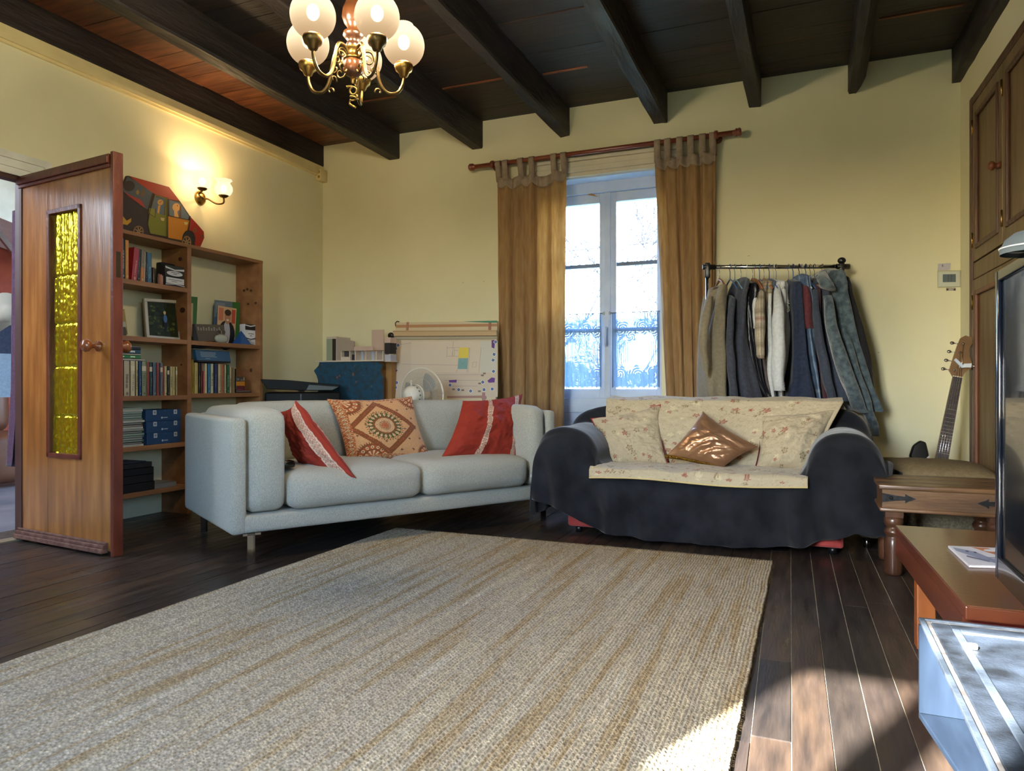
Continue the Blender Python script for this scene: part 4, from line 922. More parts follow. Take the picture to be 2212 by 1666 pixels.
cushion('cushion', 'large tan embroidered cushion with a medallion in a diamond on the grey sofa', q4([(750, 1003), (934, 997), (890, 856), (706, 862)], cp2, cn), .15, embroid, cot, N_=190, wr=.007, seed=3)
cushion('cushion', 'rust red cushion with two patterned bands at the right end of the grey sofa', q4([(952, 990), (1116, 1000), (1129, 851), (1000, 866)], SM @ Vector((1.5, .17, .40)), cn), .15, redcol(.42, .90), silkred, N_=110, wr=.012, seed=8)
c1n = (u_*.62-v_*.70+Vector((0, 0, .36))).normalized(); c1p = atZ(771, 1030, .43)
CB = [SM @ Vector(p) for p in ((.30, .30, .40), (.62, .03, .425), (.30, .12, .80), (.24, .40, .77))]
CB = [hit(650, 1014, SM @ Vector((.32, .28, .41)), c1n), hit(770, 1034, SM @ Vector((.60, .02, .43)), c1n), hit(638, 864, SM @ Vector((.30, .20, .80)), c1n), hit(605, 890, SM @ Vector((.26, .32, .78)), c1n)]
cushion('cushion', 'rust red cushion leaning edge-on against the left arm of the grey sofa', CB, .12, redcol(.86, 1.6, .09), silkred, N_=110, wr=.010, seed=15)
rp = SM @ Vector((.31, .25, .405)); o = MB().rbox(.268, .33, .10, .30, .405, .44, .012, 2, 0, SM).build('game_controller', gloss_black, None, off=tuple(rp)); tag(o, 'black gadget tucked between the red cushion and the sofa arm', 'gadget')

# ================================================================ RED SOFA with throws
RS = thing('sofa', 'red upholstered sofa hidden under charcoal and floral throws below the window', 'sofa', (-.54, 4.0, 0))
MB().prism([(-1.222, 3.755, .035), (.144, 3.708, .035), (.17, 4.36, .035), (-1.2, 4.36, .035)], (0, 0, .26)).build('base', red_base, RS, bevel=.012)
for x0, x1 in ((-1.33, -1.09), (.03, .28)): MB().rbox(x0, x1, 3.77, 4.34, .16, .535, .09, 4).build('arm', red_base, RS)
MB().rbox(-1.12, .06, 4.17, 4.34, .2, .67, .06, 3).build('backrest', red_base, RS); MB().rbox(-1.08, .02, 3.73, 4.17, .28, .338, .03, 3).build('seat_cushion', red_base, RS)
for x, y in ((-1.17, 3.8), (.1, 3.76), (-1.15, 4.3), (.12, 4.3)): MB().cyl((x, y, 0), (x, y, .036), .02).build('foot', black_pl, RS)
for x in (-1.165, .085): 
    pass
# seam on the base corners
mb = MB(); mb.box(-1.1, -1.096, 3.745, 3.752, .04, .28)
RS_hem = [(1150, 1078), (1170, 1085), (1213, 1098), (1250, 1128), (1300, 1150), (1350, 1160), (1400, 1168), (1480, 1176), (1560, 1181), (1650, 1184), (1740, 1180), (1800, 1166), (1845, 1152), (1880, 1160), (1950, 1166)]
hemp = [atY(x, y, 3.62) for x, y in RS_hem]
def hem(X):
    for a, b in zip(hemp[:-1], hemp[1:]):
        if X <= b.x: k = min(1, max(0, (X-a.x)/(b.x-a.x))); return max(.008, a.z+(b.z-a.z)*k)
    return max(.008, hemp[-1].z)
prof = [(-1.385, .10), (-1.383, .25), (-1.38, .40), (-1.365, .48), (-1.33, .54), (-1.27, .568), (-1.20, .572), (-1.13, .555), (-1.08, .52), (-1.045, .46), (-1.03, .40), (-.99, .362), (-.9, .352), (-.7, .350), (-.5, .350), (-.3, .350), (-.15, .352), (-.06, .362), (-.02, .41), (0, .47), (.03, .525), (.08, .562), (.15, .578), (.22, .568), (.275, .53), (.31, .46), (.325, .38), (.335, .25), (.345, .07)]
def pint(s):
    # arclength-like interpolation with Catmull-Rom
    k = s*(len(prof)-1); i = int(min(k, len(prof)-2)); t = k-i
    P0 = prof[max(0, i-1)]; P1 = prof[i]; P2 = prof[i+1]; P3 = prof[min(len(prof)-1, i+2)]
    r = []
    for j in (0, 1):
        r.append(.5*((2*P1[j])+(-P0[j]+P2[j])*t+(2*P0[j]-5*P1[j]+4*P2[j]-P3[j])*t*t+(-P0[j]+3*P1[j]-3*P2[j]+P3[j])*t**3))
    return r
FYv = 3.665
def throw(u, v):
    X, zc = pint(u)
    side = sstep(.0, .12, u)*sstep(1.0, .88, u)
    yb = 4.36
    if v < .42:      # front drop
        k = v/.42; hz = hem(X); R = .05; zt_ = zc-R*0
        z = hz+(zc-.03-hz)*k if zc-.03 > hz else zc-.03*(1-k)
        out_ = (.020*math.sin(X*21+1.5*math.sin(X*7)+k*1.5)+.010*math.sin(X*43+k*3))*(1-k)**.8*(1.7 if (X < -.95 or X > -.1) else .8)+.022*fbm(X*3.5+k, z*4, 1)*(1-k*k)
        kk = max(0, k-.88)/.12
        y = FYv-.02-.02*(1-k)+.03*kk*kk+out_
        if X > .2: X += (1-k)*.03*sstep(.2, .34, X)
        if X < -1.3: X -= (1-k)*.0
        return Vector((X, y, max(z, .006)))
    k = (v-.42)/.58; Y = FYv+.012+(yb-FYv)*k
    edge = min(1, k/.06); z = zc-.03*(1-edge)**2
    zb = (.705-.05*sstep(-.95, -1.3, X)-.06*sstep(-.0, .3, X)); kb = sstep(.70, .83, k)
    inner = sstep(.08, .22, u)*sstep(.92, .80, u)
    z2 = zb-.10*max(0, k-.93)/.07
    z = z+(max(z, z2)-z)*kb*inner
    z += .006*fbm(X*5, Y*5, 3)
    if u < .08: X += .01*math.sin(Y*30)*(1-u/.08)
    if u > .9: X += .018*(1+math.sin(Y*24))*(u-.9)/.1
    return Vector((X, Y, z))
th = MB().grid(230, 110, throw, flip=False).build('throw', dark_velvet, None, off=(-.5, 4.0, .35), solid=.006); tag(th, 'large charcoal velvet throw draped over the arms and front of the red sofa', 'throw')
# right-hand flap hanging past the arm
def flap(u, v):
    p = pint(.93); X = .325+.05*v+.11*u*(1-.4*v); Y = 3.80+.10*u; z = .47-(.47-.03)*v-(.12*u*(1-v)); z = .46*(1-v)+.02*v-.10*u*(1-v)
    X = .32+(.10*u)*(1-v*.5)+.012*math.sin(u*9+v*3); Y = 3.68+.34*u+.015*math.sin(u*14+v*2)
    return Vector((X, Y, z))
MB().grid(30, 30, flap).build('corner_flap', dark_velvet, th, solid=.005)
# floral quilted cover
FB = lin((186, 172, 144)); FR = lin((150, 84, 68)); FBr = lin((130, 108, 76)); FL = lin((206, 194, 160))
fr = random.Random(21); flowers = [(fr.uniform(-1.4, .5), fr.uniform(0, 1.9), fr.uniform(.008, .019), fr.random()) for _ in range(620)]
fgrid = {}
for q in flowers: fgrid.setdefault((int(q[0]//.08), int(q[1]//.08)), []).append(q)
def floral(a, b):
    n0 = fbm(a*22, b*22, 1, 3)
    col = tuple(c*(1+.06*n0) for c in FB)
    if abs(fbm(a*13, b*13, 7, 2)) < .012 and fbm(a*5, b*5, 3) > .05: col = tuple((p+2*q)/3 for p, q in zip(FBr, col))
    if abs(fbm(a*26+3, b*26, 4, 2)) < .03 and fbm(a*6, b*6, 8) > -.1: col = tuple((p*1.2+q*2)/3.2 for p, q in zip(FBr, col))
    if abs(fbm(a*14+3, b*14, 4, 2)) < .014: col = tuple((p+q)/2 for p, q in zip(FL, col))
    for i in (-1, 0, 1):
        for j in (-1, 0, 1):
            for q in fgrid.get((int(a//.08)+i, int(b//.08)+j), ()):
                dx, dy = a-q[0], b-q[1]; r = math.hypot(dx, dy); R = q[2]*(1+.3*math.sin(5*math.atan2(dy, dx)+q[3]*9))
                if r < R: 
                    if q[3] < .35: return FR if (r > R*.62 or r < R*.2) else tuple((p+q2)/2 for p, q2 in zip(FR, FB))
                    if q[3] < .75: return FBr if (r > R*.66 or r < R*.18) else col
                    return FL
    return col
quilt_m = mat('floral_quilt', (255, 255, 255), attr='Col', rough=.85, bump=.5, bscale=55, sheen=.2)
def quilt(u, v):
    # v: 0 front hang, .1 edge, .1-.45 seat, .45-.85 back, .85-1 over the top
    Xs = -1.06+(1.05)*u; Xb = -1.105+1.265*u
    wv = .006*fbm(u*9, v*14, 2)+.004*math.sin(u*23+v*9)
    if v < .07: k = v/.07; return Vector((Xs, FYv-.045+.006*fbm(u*12, 1), .322+.04*k+.008*math.sin(u*7)))
    if v < .42: k = (v-.07)/.35; return Vector((Xs+.01*k, FYv-.035+(4.05-FYv)*k, .370+wv+.008*math.sin(k*3.1)))
    if v < .84:
        k = (v-.42)/.42; X = Xs+(Xb-Xs)*k
        return Vector((X, 4.02+.11*k-.03*math.sin(k*3)+wv, .370+.345*k**.95))
    k = (v-.84)/.16; a = k*PI*.62
    return Vector((Xb, 4.135+.11*math.sin(a*.9)*1.2+.0, .715+.018*math.sin(a)-.0+wv-.05*max(0, k-.6)))
qo = MB().grid(250, 210, quilt, 0, lambda u, v: floral(-1.1+1.2*u, v*1.5)).build('quilt', quilt_m, None, off=(-.5, 4.0, .37), color=True, solid=.010); tag(qo, 'beige floral quilt covering the seat and back of the red sofa', 'quilt')
def hemf(u, v):
    p = quilt(u, 0); a = v*2*PI; return Vector((p.x, p.y-.002+.005*math.cos(a), p.z+.005*math.sin(a)))
MB().grid(120, 6, hemf).build('hem', mat('cream_hem', (206, 186, 132), rough=.8), qo)
kp = (-.8, 3.96, .375); kn = Vector((0, -.91, .42)).normalized()
flc = lambda s_, a0, b0: (lambda u, v: floral(a0+u*s_, b0+v*s_))
REDB = lin((150, 40, 36))
cushion('cushion', 'beige floral cushion with a red back at the left end of the red sofa', q4([(1308, 1010), (1442, 1004), (1425, 876), (1278, 905)], kp, kn), .15, flc(.42, -1.2, .1), quilt_m, N_=130, wr=.014, seed=30, backcol=REDB, backscale=1.04)
cushion('cushion', 'beige floral cushion showing its red back at the right end of the red sofa', q4([(1632, 1016), (1752, 1020), (1806, 884), (1645, 898)], kp, kn), .16, flc(.42, -.4, .9), quilt_m, N_=130, wr=.014, seed=41, backcol=REDB, backscale=1.06)
satin = mat('gold_satin', (176, 134, 98), (150, 112, 86), scale=5, rough=.30, metal=.55, bump=.05, bscale=30, sheen=.3)
gp_ = (-.5, 3.86, .375)
GC = q4([(1437, 986), (1560, 1012), (1638, 966), (1518, 888)], gp_, kn)
gc = cushion('cushion', 'gold satin cushion lying on its corner in the middle of the red sofa', GC, .13, lambda u, v: (1, 1, 1), satin, N_=90, wr=.006, seed=50,
             wfn=lambda u, v: .006*math.sin(9*math.hypot(u-.9, v-.1)*3.2+2*fbm(u*2, v*2))*math.exp(-3*abs(v-.35))*(4*u*(1-u)))
mb = MB(); f = bquad(*GC)
def trimf(u, v):
    a = f(.03+.94*u, 0); vv = .5+.5*(-1)*(1-.09*(1-(2*u-1)**2)); p = f(.5+.5*(2*u-1), vv); th_ = v*2*PI
    return p+Vector((0, -.013*math.cos(th_)*(1+.25*math.sin(u*170)), .011*math.sin(th_)))
mb.grid(110, 8, trimf).build('sequin_trim', mat('gold_sequins', (190, 150, 60), (90, 60, 20), scale=160, rough=.25, metal=.9, bump=.8, bscale=260), gc)
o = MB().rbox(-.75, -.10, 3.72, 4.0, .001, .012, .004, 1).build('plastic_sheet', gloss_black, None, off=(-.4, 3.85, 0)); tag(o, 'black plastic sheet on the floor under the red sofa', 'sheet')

# ================================================================ LACE, CURTAINS, POLE
lace_m = bpy.data.materials.new('lace'); lace_m.use_nodes = True; nt = lace_m.node_tree; nt.nodes.clear(); N = nt.nodes; L = nt.links
o_ = N.new('ShaderNodeOutputMaterial'); tr = N.new('ShaderNodeBsdfTransparent'); df = N.new('ShaderNodeBsdfDiffuse'); tl = N.new('ShaderNodeBsdfTranslucent')
df.inputs[0].default_value = (.40, .50, .62, 1); tl.inputs[0].default_value = (.055, .095, .15, 1); a_ = N.new('ShaderNodeAttribute'); a_.attribute_name = 'Col'
m1 = N.new('ShaderNodeMixShader'); m1.inputs[0].default_value = .6; L.new(df.outputs[0], m1.inputs[1]); L.new(tl.outputs[0], m1.inputs[2])
m2 = N.new('ShaderNodeMixShader'); L.new(a_.outputs['Fac'], m2.inputs[0]); L.new(tr.outputs[0], m2.inputs[1]); L.new(m1.outputs[0], m2.inputs[2]); L.new(m2.outputs[0], o_.inputs[0])
def lacecol(u, v):
    # opacity of the lace: scalloped net, flower bands, vertical ladder
    a = .95+.03*math.sin(u*150)*math.sin(v*240)
    for (cx, cy, R) in ((.2, .80, .16), (.62, .82, .15), (.9, .78, .12), (.15, .22, .15), (.52, .20, .17), (.86, .22, .15), (.4, .70, .10), (.3, .10, .1), (.7, .08, .1)):
        dx, dy = (u-cx)*.6, (v-cy); r = math.hypot(dx, dy); t = math.atan2(dy, dx); Rr = R*.62*(1+.22*math.cos(5*t+cx*9))
        if r < Rr: a = 1.0 if abs(math.sin(r*95+t*2)) > .3 else .86
    if .36 < v < .62:
        a = .97 if (math.sin(u*160) > -.15) else .88
        if .34 < u < .78: a = .95+.04*math.sin(v*420)
    if v > .93: a = .92 if math.sin(u*120) > -.4 else .45
    if v < .03+.02*abs(math.sin(u*28)): a = .0
    elif v < .06: a = .95
    return (min(1, a+.02),)*3
for i, (xa, xb) in enumerate([(-1.80+.055, -1.374-.045), (-1.374+.035, -.99)]):
    lc = thing('lace_curtain', 'short white lace curtain across the lower %s window sash' % ('left', 'right')[i], 'curtain', ((xa+xb)/2, 5.155, .77), 'lace curtains')
    MB().grid(150, 220, lambda u, v: (xa+(xb-xa)*u, 5.155+.004*math.sin(u*60+v*2), .765+(1.325-.765)*v), 0, lacecol).build('lace_panel', lace_m, lc, color=True)
    mb = MB().cyl((xa-.015, 5.158, 1.33), (xb+.02, 5.158, 1.33), .0032, 8)
    mb.build('rod', flat((70, 78, 92), .4), lc)
    MB().rbox(xb+.012, xb+.026, 5.150, 5.176, 1.318, 1.342, .003, 1).build('rod_bracket', flat((170, 170, 160), .4), lc); MB().rbox(xa-.022, xa-.010, 5.150, 5.176, 1.318, 1.342, .003, 1).build('rod_bracket', flat((170, 170, 160), .4), lc)

pole_m = mat('mahogany_pole', (112, 54, 38), (134, 68, 48), scale=12, stretch=(.5, 5, 5), rough=.35, coat=.3)
PY, PZ = 4.925, 2.484
pa = atY(1022, 361, PY); pb = atY(1590, 286, PY)
pole = thing('curtain_pole', 'mahogany curtain pole with ringed finials above the window', 'curtain pole', ((pa.x+pb.x)/2, PY, PZ))
PM = lambda x: Matrix.Translation((x, PY, PZ)) @ Matrix.Rotation(PI/2, 4, 'Y')
pza, pzb = pa.z, pb.z
def pzf(X): return pza+(pzb-pza)*(X-pa.x)/(pb.x-pa.x)
MB().cyl((pa.x, PY, pza), (pb.x, PY, pzb), .0165, 18).build('rod', pole_m, pole)
fp = [(.001, -.035), (.02, -.033), (.027, -.024), (.027, -.016), (.021, -.012), (.027, -.006), (.025, .002), (.018, .006), (.0168, .02)]
MB().lathe(fp, 22, 0, Matrix.Translation((pa.x, PY, pza)) @ Matrix.Rotation(PI/2, 4, 'Y')).build('finial', pole_m, pole)
MB().lathe(fp, 22, 0, Matrix.Translation((pb.x, PY, pzb)) @ Matrix.Rotation(-PI/2, 4, 'Y')).build('finial', pole_m, pole)
for x in (atY(1064, 355, PY).x, atY(1547, 292, PY).x):
    z = pzf(x); mb = MB().lathe([(.0168, -.012), (.027, -.011), (.029, 0), (.027, .011), (.0168, .012)], 20, 0, Matrix.Translation((x, PY, z)) @ Matrix.Rotation(PI/2, 4, 'Y'))
    mb.cyl((x, PY+.02, z), (x, YB-.002, z), .011, 12).lathe([(.001, 0), (.03, 0), (.03, .012), (.001, .013)], 18, 0, Matrix.Translation((x, YB-.002, z)) @ Matrix.Rotation(PI/2, 4, 'X')); mb.build('bracket', pole_m, pole)
cur_m = mat('gold_linen_curtain', (192, 156, 108), (208, 176, 130), scale=14, stretch=(4, 4, .6), rough=.85, bump=.3, bscale=240, transl=.5, sheen=.2)
hdr_m = mat('taupe_curtain_header', (150, 132, 114), (164, 146, 128), scale=30, rough=.9, bump=.2, bscale=300)
def curtain(label, xt0, xt1, xb0, xb1, zb, seed, tabs, nf, gape):
    c = thing('curtain', label, 'curtain', ((xt0+xt1)/2, PY, zb), 'window curtains')
    r = random.Random(seed); ph = [r.uniform(0, 6) for _ in range(6)]
    def fold(u, v):   # v: 0 top .. 1 bottom
        w = math.sin(u*nf*2*PI+ph[0]+.8*math.sin(v*2.2+ph[1]))+.45*math.sin(u*nf*3.3*PI+ph[2]+v*1.2)
        return w
    def zt(u):
        X = xt0+(xt1-xt0)*u; z = pzf(X)-.085
        sag = 0
        for a, b in zip(tabs[:-1], tabs[1:]):
            if a < u < b: k = (u-a)/(b-a); sag = 4*k*(1-k)*gape*(b-a)
        return z-sag
    def P(u, v):
        X = (xt0+(xt1-xt0)*u)*(1-v)+(xb0+(xb1-xb0)*u)*v
        z = zt(u)*(1-v)+zb*v; amp = .020+.016*v
        uu = u+.010*math.sin(v*5+u*20)
        return Vector((X+.012*math.cos(uu*nf*2*PI+ph[0])*(.3+v), PY+.015+amp*fold(u, v)*.6+.004*fbm(u*8, v*6), z))
    MB().grid(150, 60, lambda u, v: P(u, .035+.965*v)).build('drape', cur_m, c, solid=.003)
    MB().grid(150, 4, lambda u, v: P(u, .038*v)+Vector((0, -.003, 0))).build('header_band', hdr_m, c, solid=.003)
    for t in tabs:
        q = P(min(1, max(0, t)), 0); X = xt0+(xt1-xt0)*t; X = min(max(X, xt0+.02), xt1-.02); z = pzf(X); hw = .021
        mb = MB(); pts = []
        pts.append((q.y-.004, q.z-.045))
        for k in range(9): a = PI-k*PI/8; pts.append((PY-math.cos(a)*-.0195*1.0 if 0 else PY+.0205*math.cos(a), z+.0205*math.sin(a)))
        pts.append((q.y+.004, q.z-.045))
        def tf(u, v):
            i = v*(len(pts)-1); j = int(min(i, len(pts)-2)); k = i-j; y = pts[j][0]*(1-k)+pts[j+1][0]*k; zz_ = pts[j][1]*(1-k)+pts[j+1][1]*k
            return Vector((X-hw+2*hw*u+(q.x-X)*(.0 if 0 < j < 9 else .3), y, zz_))
        mb.grid(2, 10, tf); mb.build('tab', hdr_m, c, solid=.002)
    return c
L0, L1 = atY(1071, 350, PY).x, atY(1223, 340, PY).x
curtain('left gold tab-top curtain beside the window, hanging to the sofa', L0, L1, atY(1078, 860, PY).x, atY(1217, 860, PY).x, .30, 3, [.03, .14, .36, .52, .83, .98], 5.2, .16)
R0, R1 = atY(1414, 310, PY).x, atY(1546, 298, PY).x
curtain('right gold tab-top curtain beside the window, next to the clothes rail', R0, R1, atY(1448, 860, PY).x, atY(1541, 860, PY).x, .30, 9, [.03, .22, .42, .60, .79, .97], 5.0, .12)

# ================================================================ CLOTHES RAIL AND CLOTHES
ra = Vector((-.577, 4.51, 1.52)); rb = Vector((.176, 4.80, 1.52)); rd = (rb-ra).normalized(); rn_ = Vector((rd.y, -rd.x, 0))   # rn_ faces the camera side
def onr(x, y, off=0): return hit(x, y, ra+rn_*off, rn_)
rack = thing('clothes_rail', 'chrome clothes rail with black joints holding coats behind the red sofa', 'clothes rail', tuple((ra+rb)/2-Vector((0, 0, 1.52))))
MB().cyl(ra+rd*.0, rb, .0125, 16).build('rail', chrome, rack)
for q, nm in ((ra, 0), (rb, 1)):
    MB().cyl((q.x, q.y, .04), (q.x, q.y, 1.49), .0115, 14).build('post', chrome, rack)
    mb = MB().rbox(q.x-.016, q.x+.016, q.y-.016, q.y+.016, 1.455, 1.545, .006, 2); mb.cyl(q-rd*.028, q+rd*.045, .0165, 12); mb.build('joint', black_pl, rack)
    MB().rbox(q.x-.013, q.x+.013, q.y-.13, q.y+.13, .025, .05, .006, 2).build('foot_bar', black_pl, rack)
MB().sphere(tuple(rb+Vector((.0, -.012, .034))), .02, 12, sx=1.2).cyl(rb+Vector((0, 0, 0)), rb+Vector((0, -.006, .03)), .010, 10).build('end_knob', black_pl, rack)

def garment(name, label, cat, levels, depth, m, cx=0.0, dcol=None, fold=.010, seed=0, nseg=44, dn=None, closed_top=True):
    """levels: list of (y_px, xleft_px, xright_px); body lofted as an ellipse between the outline points, `depth` m through the rail"""
    mb = MB(); L_ = []
    for (y, xa, xb) in levels:
        a, b = onr(xa, y), onr(xb, y); L_.append((a, b))
    n = len(L_); steps = 46
    def lv(t):
        k = t*(n-1); i = int(min(k, n-2)); f = k-i; f2 = f
        return L_[i][0].lerp(L_[i+1][0], f2), L_[i][1].lerp(L_[i+1][1], f2)
    def fn(u, v):
        a, b = lv(v); c = (a+b)/2; hw = (b-a).length/2; th_ = u*2*PI
        d = depth/2*(min(1, .22+v*7)**.6)*(1 if dn is None else dn(v))
        cs, sn = math.cos(th_), math.sin(th_)
        e = .75; X = math.copysign(abs(cs)**e, cs)*hw; Yp = math.copysign(abs(sn)**e, sn)*d
        w = 1.7*fold*(fbm(u*7+seed*3.1, v*1.6+seed, seed, 3)+.5*math.sin(u*38+seed+2*fbm(v*2, seed)))*min(1, v*5+.15)
        return c+rd*(X+w*cs)+rn_*(Yp*-1*-1+w*sn)
    mb.grid(nseg, steps, fn, 0, dcol, True, False, True)
    top = [fn(i/nseg, 0) for i in range(nseg)]; mb.add(top, [tuple(range(nseg-1, -1, -1))], 0, (dcol(0, 0) if dcol else None))
    c0 = (L_[0][0]+L_[0][1])/2
    o = mb.build(name, m, None, off=tuple(c0), color=bool(dcol)); tag(o, label, cat, 'clothes on the rail')
    return o
def sleeve(parent, pts, rads, m, col=None, fl=1.3, seed=0, name='sleeve', N2=26):
    P = [onr(x, y, off) for x, y, off in pts]; mb = MB(); S_ = 30
    def cat(t, arr):
        k = t*(len(arr)-1); i = int(min(k, len(arr)-2)); f = k-i; g = lambda j: arr[max(0, min(len(arr)-1, j))]
        p0, p1, p2, p3 = g(i-1), g(i), g(i+1), g(i+2)
        return (p1*2+(p2-p0)*f+(p0*2-p1*5+p2*4-p3)*f*f+(p1*3-p0-p2*3+p3)*f*f*f)*.5
    def fn(u, v):
        c = cat(v, P); r = cat(v, rads); th_ = u*2*PI
        w = .12*r*(fbm(u*5+seed, v*5, seed)+.6*math.sin(v*22+3*math.sin(th_)+seed))
        return c+rd*((r+w)*math.cos(th_))+rn_*((r*fl+w)*math.sin(th_))
    mb.grid(N2, S_, fn, 0, col, True, False, True)
    bot = [fn(i/N2, 1) for i in range(N2)]; mb.add(bot, [tuple(range(N2))], 0, col(0, 1) if col else None)
    topv = [fn(i/N2, 0) for i in range(N2)]; mb.add(topv, [tuple(range(N2-1, -1, -1))], 0, col(0, 0) if col else None)
    return mb.build(name, m, parent, color=bool(col))
def gx(u): return 1480+u/4.384
def gy(v): return 550+v/4.384
def GL(*rows): return [(gy(v), gx(a), gx(b)) for v, a, b in rows]
def fab(name, c, c2=None, **k):
    k.setdefault('rough', .9); k.setdefault('bump', .25); k.setdefault('bscale', 260); k.setdefault('sheen', .2)
    return mat(name, c, c2 or tuple(min(255, x+12) for x in c), scale=k.pop('scale', 60), **k)
beige = fab('beige_cotton', (122, 112, 92)); lining = fab('white_lining', (190, 188, 176))
o = garment('jacket', 'long beige jacket at the left end of the clothes rail', 'jacket', GL((300, 296, 345), (330, 240, 352), (400, 218, 350), (650, 170, 352), (900, 150, 362), (1150, 138, 368), (1400, 128, 372)), .34, beige, seed=1, fold=.012)
sleeve(o, [(gx(235), gy(400), .16), (gx(195), gy(600), .20), (gx(170), gy(840), .22), (gx(195), gy(1040), .22), (gx(212), gy(1160), .21)], [.018, .026, .026, .018, .006], beige, seed=2)
sleeve(o, [(gx(255), gy(345), .05), (gx(300), gy(305), .12), (gx(350), gy(318), .14), (gx(385), gy(345), .10)], [.008, .014, .016, .008], beige, name='collar', seed=3)
mb = MB(); p0, p1, p2 = onr(gx(300), gy(300), .08), onr(gx(322), gy(225), .02), onr(gx(352), gy(292), .08)
teal = fab('slate_teal_cloth', (66, 82, 92)); o = garment('shirt', 'slate blue shirt next to the beige jacket', 'shirt', GL((395, 380, 420), (480, 350, 435), (700, 350, 420), (860, 352, 400), (1100, 372, 400), (1390, 374, 402)), .30, teal, seed=3)
wool = fab('charcoal_wool', (50, 54, 66), (64, 68, 82)); o = garment('coat', 'charcoal wool coat left of the black leather jacket', 'coat', GL((230, 505, 560), (300, 482, 545), (430, 448, 515), (600, 430, 520), (860, 372, 545), (1100, 385, 600), (1400, 402, 685)), .36, wool, seed=4, fold=.010)
sleeve(o, [(gx(455), gy(420), .15), (gx(430), gy(620), .20), (gx(425), gy(850), .21), (gx(440), gy(1100), .2), (gx(470), gy(1390), .18)], [.014, .018, .020, .022, .022], wool, seed=5)
leather = fab('black_leather', (20, 21, 28), (30, 31, 40), rough=.28, bump=.5, bscale=40, sheen=0); o = garment('jacket', 'glossy black leather jacket left of the checked coat', 'jacket', GL((262, 560, 600), (330, 530, 600), (500, 512, 610), (800, 535, 630), (1000, 568, 655), (1200, 610, 690), (1395, 700, 790)), .33, leather, seed=6, fold=.016)
def plaid(base, l1, l2, su, sv):
    B, A, D = lin(base), lin(l1), lin(l2)
    def f(u, v):
        a = (u*su) % 1; b = (v*sv) % 1
        c = B
        if a < .16: c = tuple((p+q)/2 for p, q in zip(c, A))
        if b < .16: c = tuple((p+q)/2 for p, q in zip(c, A))
        if .4 < a < .47: c = tuple((p*.45+q*.55) for p, q in zip(c, D))
        if .4 < b < .47: c = tuple((p*.45+q*.55) for p, q in zip(c, D))
        if .62 < a < .80: c = tuple(p*.75 for p in c)
        if .62 < b < .80: c = tuple(p*.75 for p in c)
        return c
    return f
tw = mat('woven_shirt_cloth', (255, 255, 255), (1, 1, 1), attr='Col', rough=.9, bump=.2, bscale=260, scale=120, lo=.3, hi=.7)
o = garment('coat', 'brown grey checked coat behind the plaid shirt', 'coat', GL((318, 620, 672), (400, 604, 690), (600, 598, 700), (900, 640, 720), (1150, 680, 770), (1375, 722, 790)), .32, tw, dcol=plaid((104, 94, 92), (70, 62, 64), (150, 136, 126), 14, 14), seed=7, nseg=80)
o = garment('shirt', 'brown and white plaid shirt left of the white sweatshirt', 'shirt', GL((250, 700, 780), (300, 682, 786), (420, 668, 790), (700, 664, 790), (960, 690, 785), (1150, 730, 785), (1365, 745, 792)), .26, tw, dcol=plaid((176, 164, 140), (96, 78, 58), (126, 52, 50), 10, 11), seed=8, nseg=96)
sleeve(o, [(gx(712), gy(300), .10), (gx(708), gy(480), .19), (gx(708), gy(700), .22), (gx(712), gy(930), .20), (gx(722), gy(985), .19)], [.016, .026, .027, .023, .016], tw, col=plaid((188, 178, 158), (98, 80, 60), (132, 48, 50), 4, 6), seed=9, N2=60)
sleeve(o, [(gx(668), gy(330), .16), (gx(656), gy(500), .18), (gx(658), gy(700), .17)], [.008, .011, .006], fab('white_tshirt', (196, 200, 202)), seed=31, name='inner_shirt')
o = garment('shirt', 'thin blue grey shirt just behind the white sweatshirt', 'shirt', GL((238, 760, 815), (320, 752, 820), (480, 760, 815), (900, 770, 820), (1380, 800, 850)), .22, fab('blue_grey_shirt', (74, 88, 106)), seed=10)
white = fab('white_sweatshirt', (192, 196, 200), (206, 210, 214)); o = garment('sweatshirt', 'white sweatshirt in the middle of the rail', 'sweatshirt', GL((248, 815, 900), (300, 800, 912), (420, 790, 920), (700, 786, 930), (1000, 780, 925), (1200, 780, 900), (1390, 815, 888)), .26, white, seed=11, fold=.012)
sleeve(o, [(gx(870), gy(285), .10), (gx(880), gy(420), .19), (gx(885), gy(640), .23), (gx(885), gy(900), .24), (gx(880), gy(1180), .22), (gx(895), gy(1290), .22)], [.012, .024, .033, .036, .033, .026], white, seed=12)
sleeve(o, [(gx(805), gy(370), .16), (gx(800), gy(600), .18), (gx(810), gy(900), .19), (gx(800), gy(1130), .18), (gx(845), gy(1390), .17)], [.008, .011, .013, .012, .007], white, seed=32)
sleeve(o, [(gx(892), gy(1215), .225), (gx(903), gy(1290), .22)], [.028, .025], fab('ribbed_white_cuff', (180, 184, 190)), seed=12, name='cuff')
navy = fab('navy_cloth', (32, 42, 64), (42, 52, 76)); o = garment('jacket', 'navy jacket with a small emblem right of the white sweatshirt', 'jacket', GL((255, 950, 1010), (310, 915, 1030), (450, 918, 1050), (700, 940, 1060), (950, 950, 1085), (1200, 940, 1140), (1390, 845, 1190)), .33, navy, seed=13)
emb = [(stroke([(968, 430), (985, 440), (965, 455), (988, 465)], 5), (200, 204, 206)), (stroke([(970, 470), (988, 500), (965, 530), (972, 545), (988, 530), (966, 480)], 5), (150, 160, 140))]
ep = ra+rn_*.19
decal('emblem', emb, lambda a, b: hit(gx(a), gy(b), ep, rn_), rn_, o)
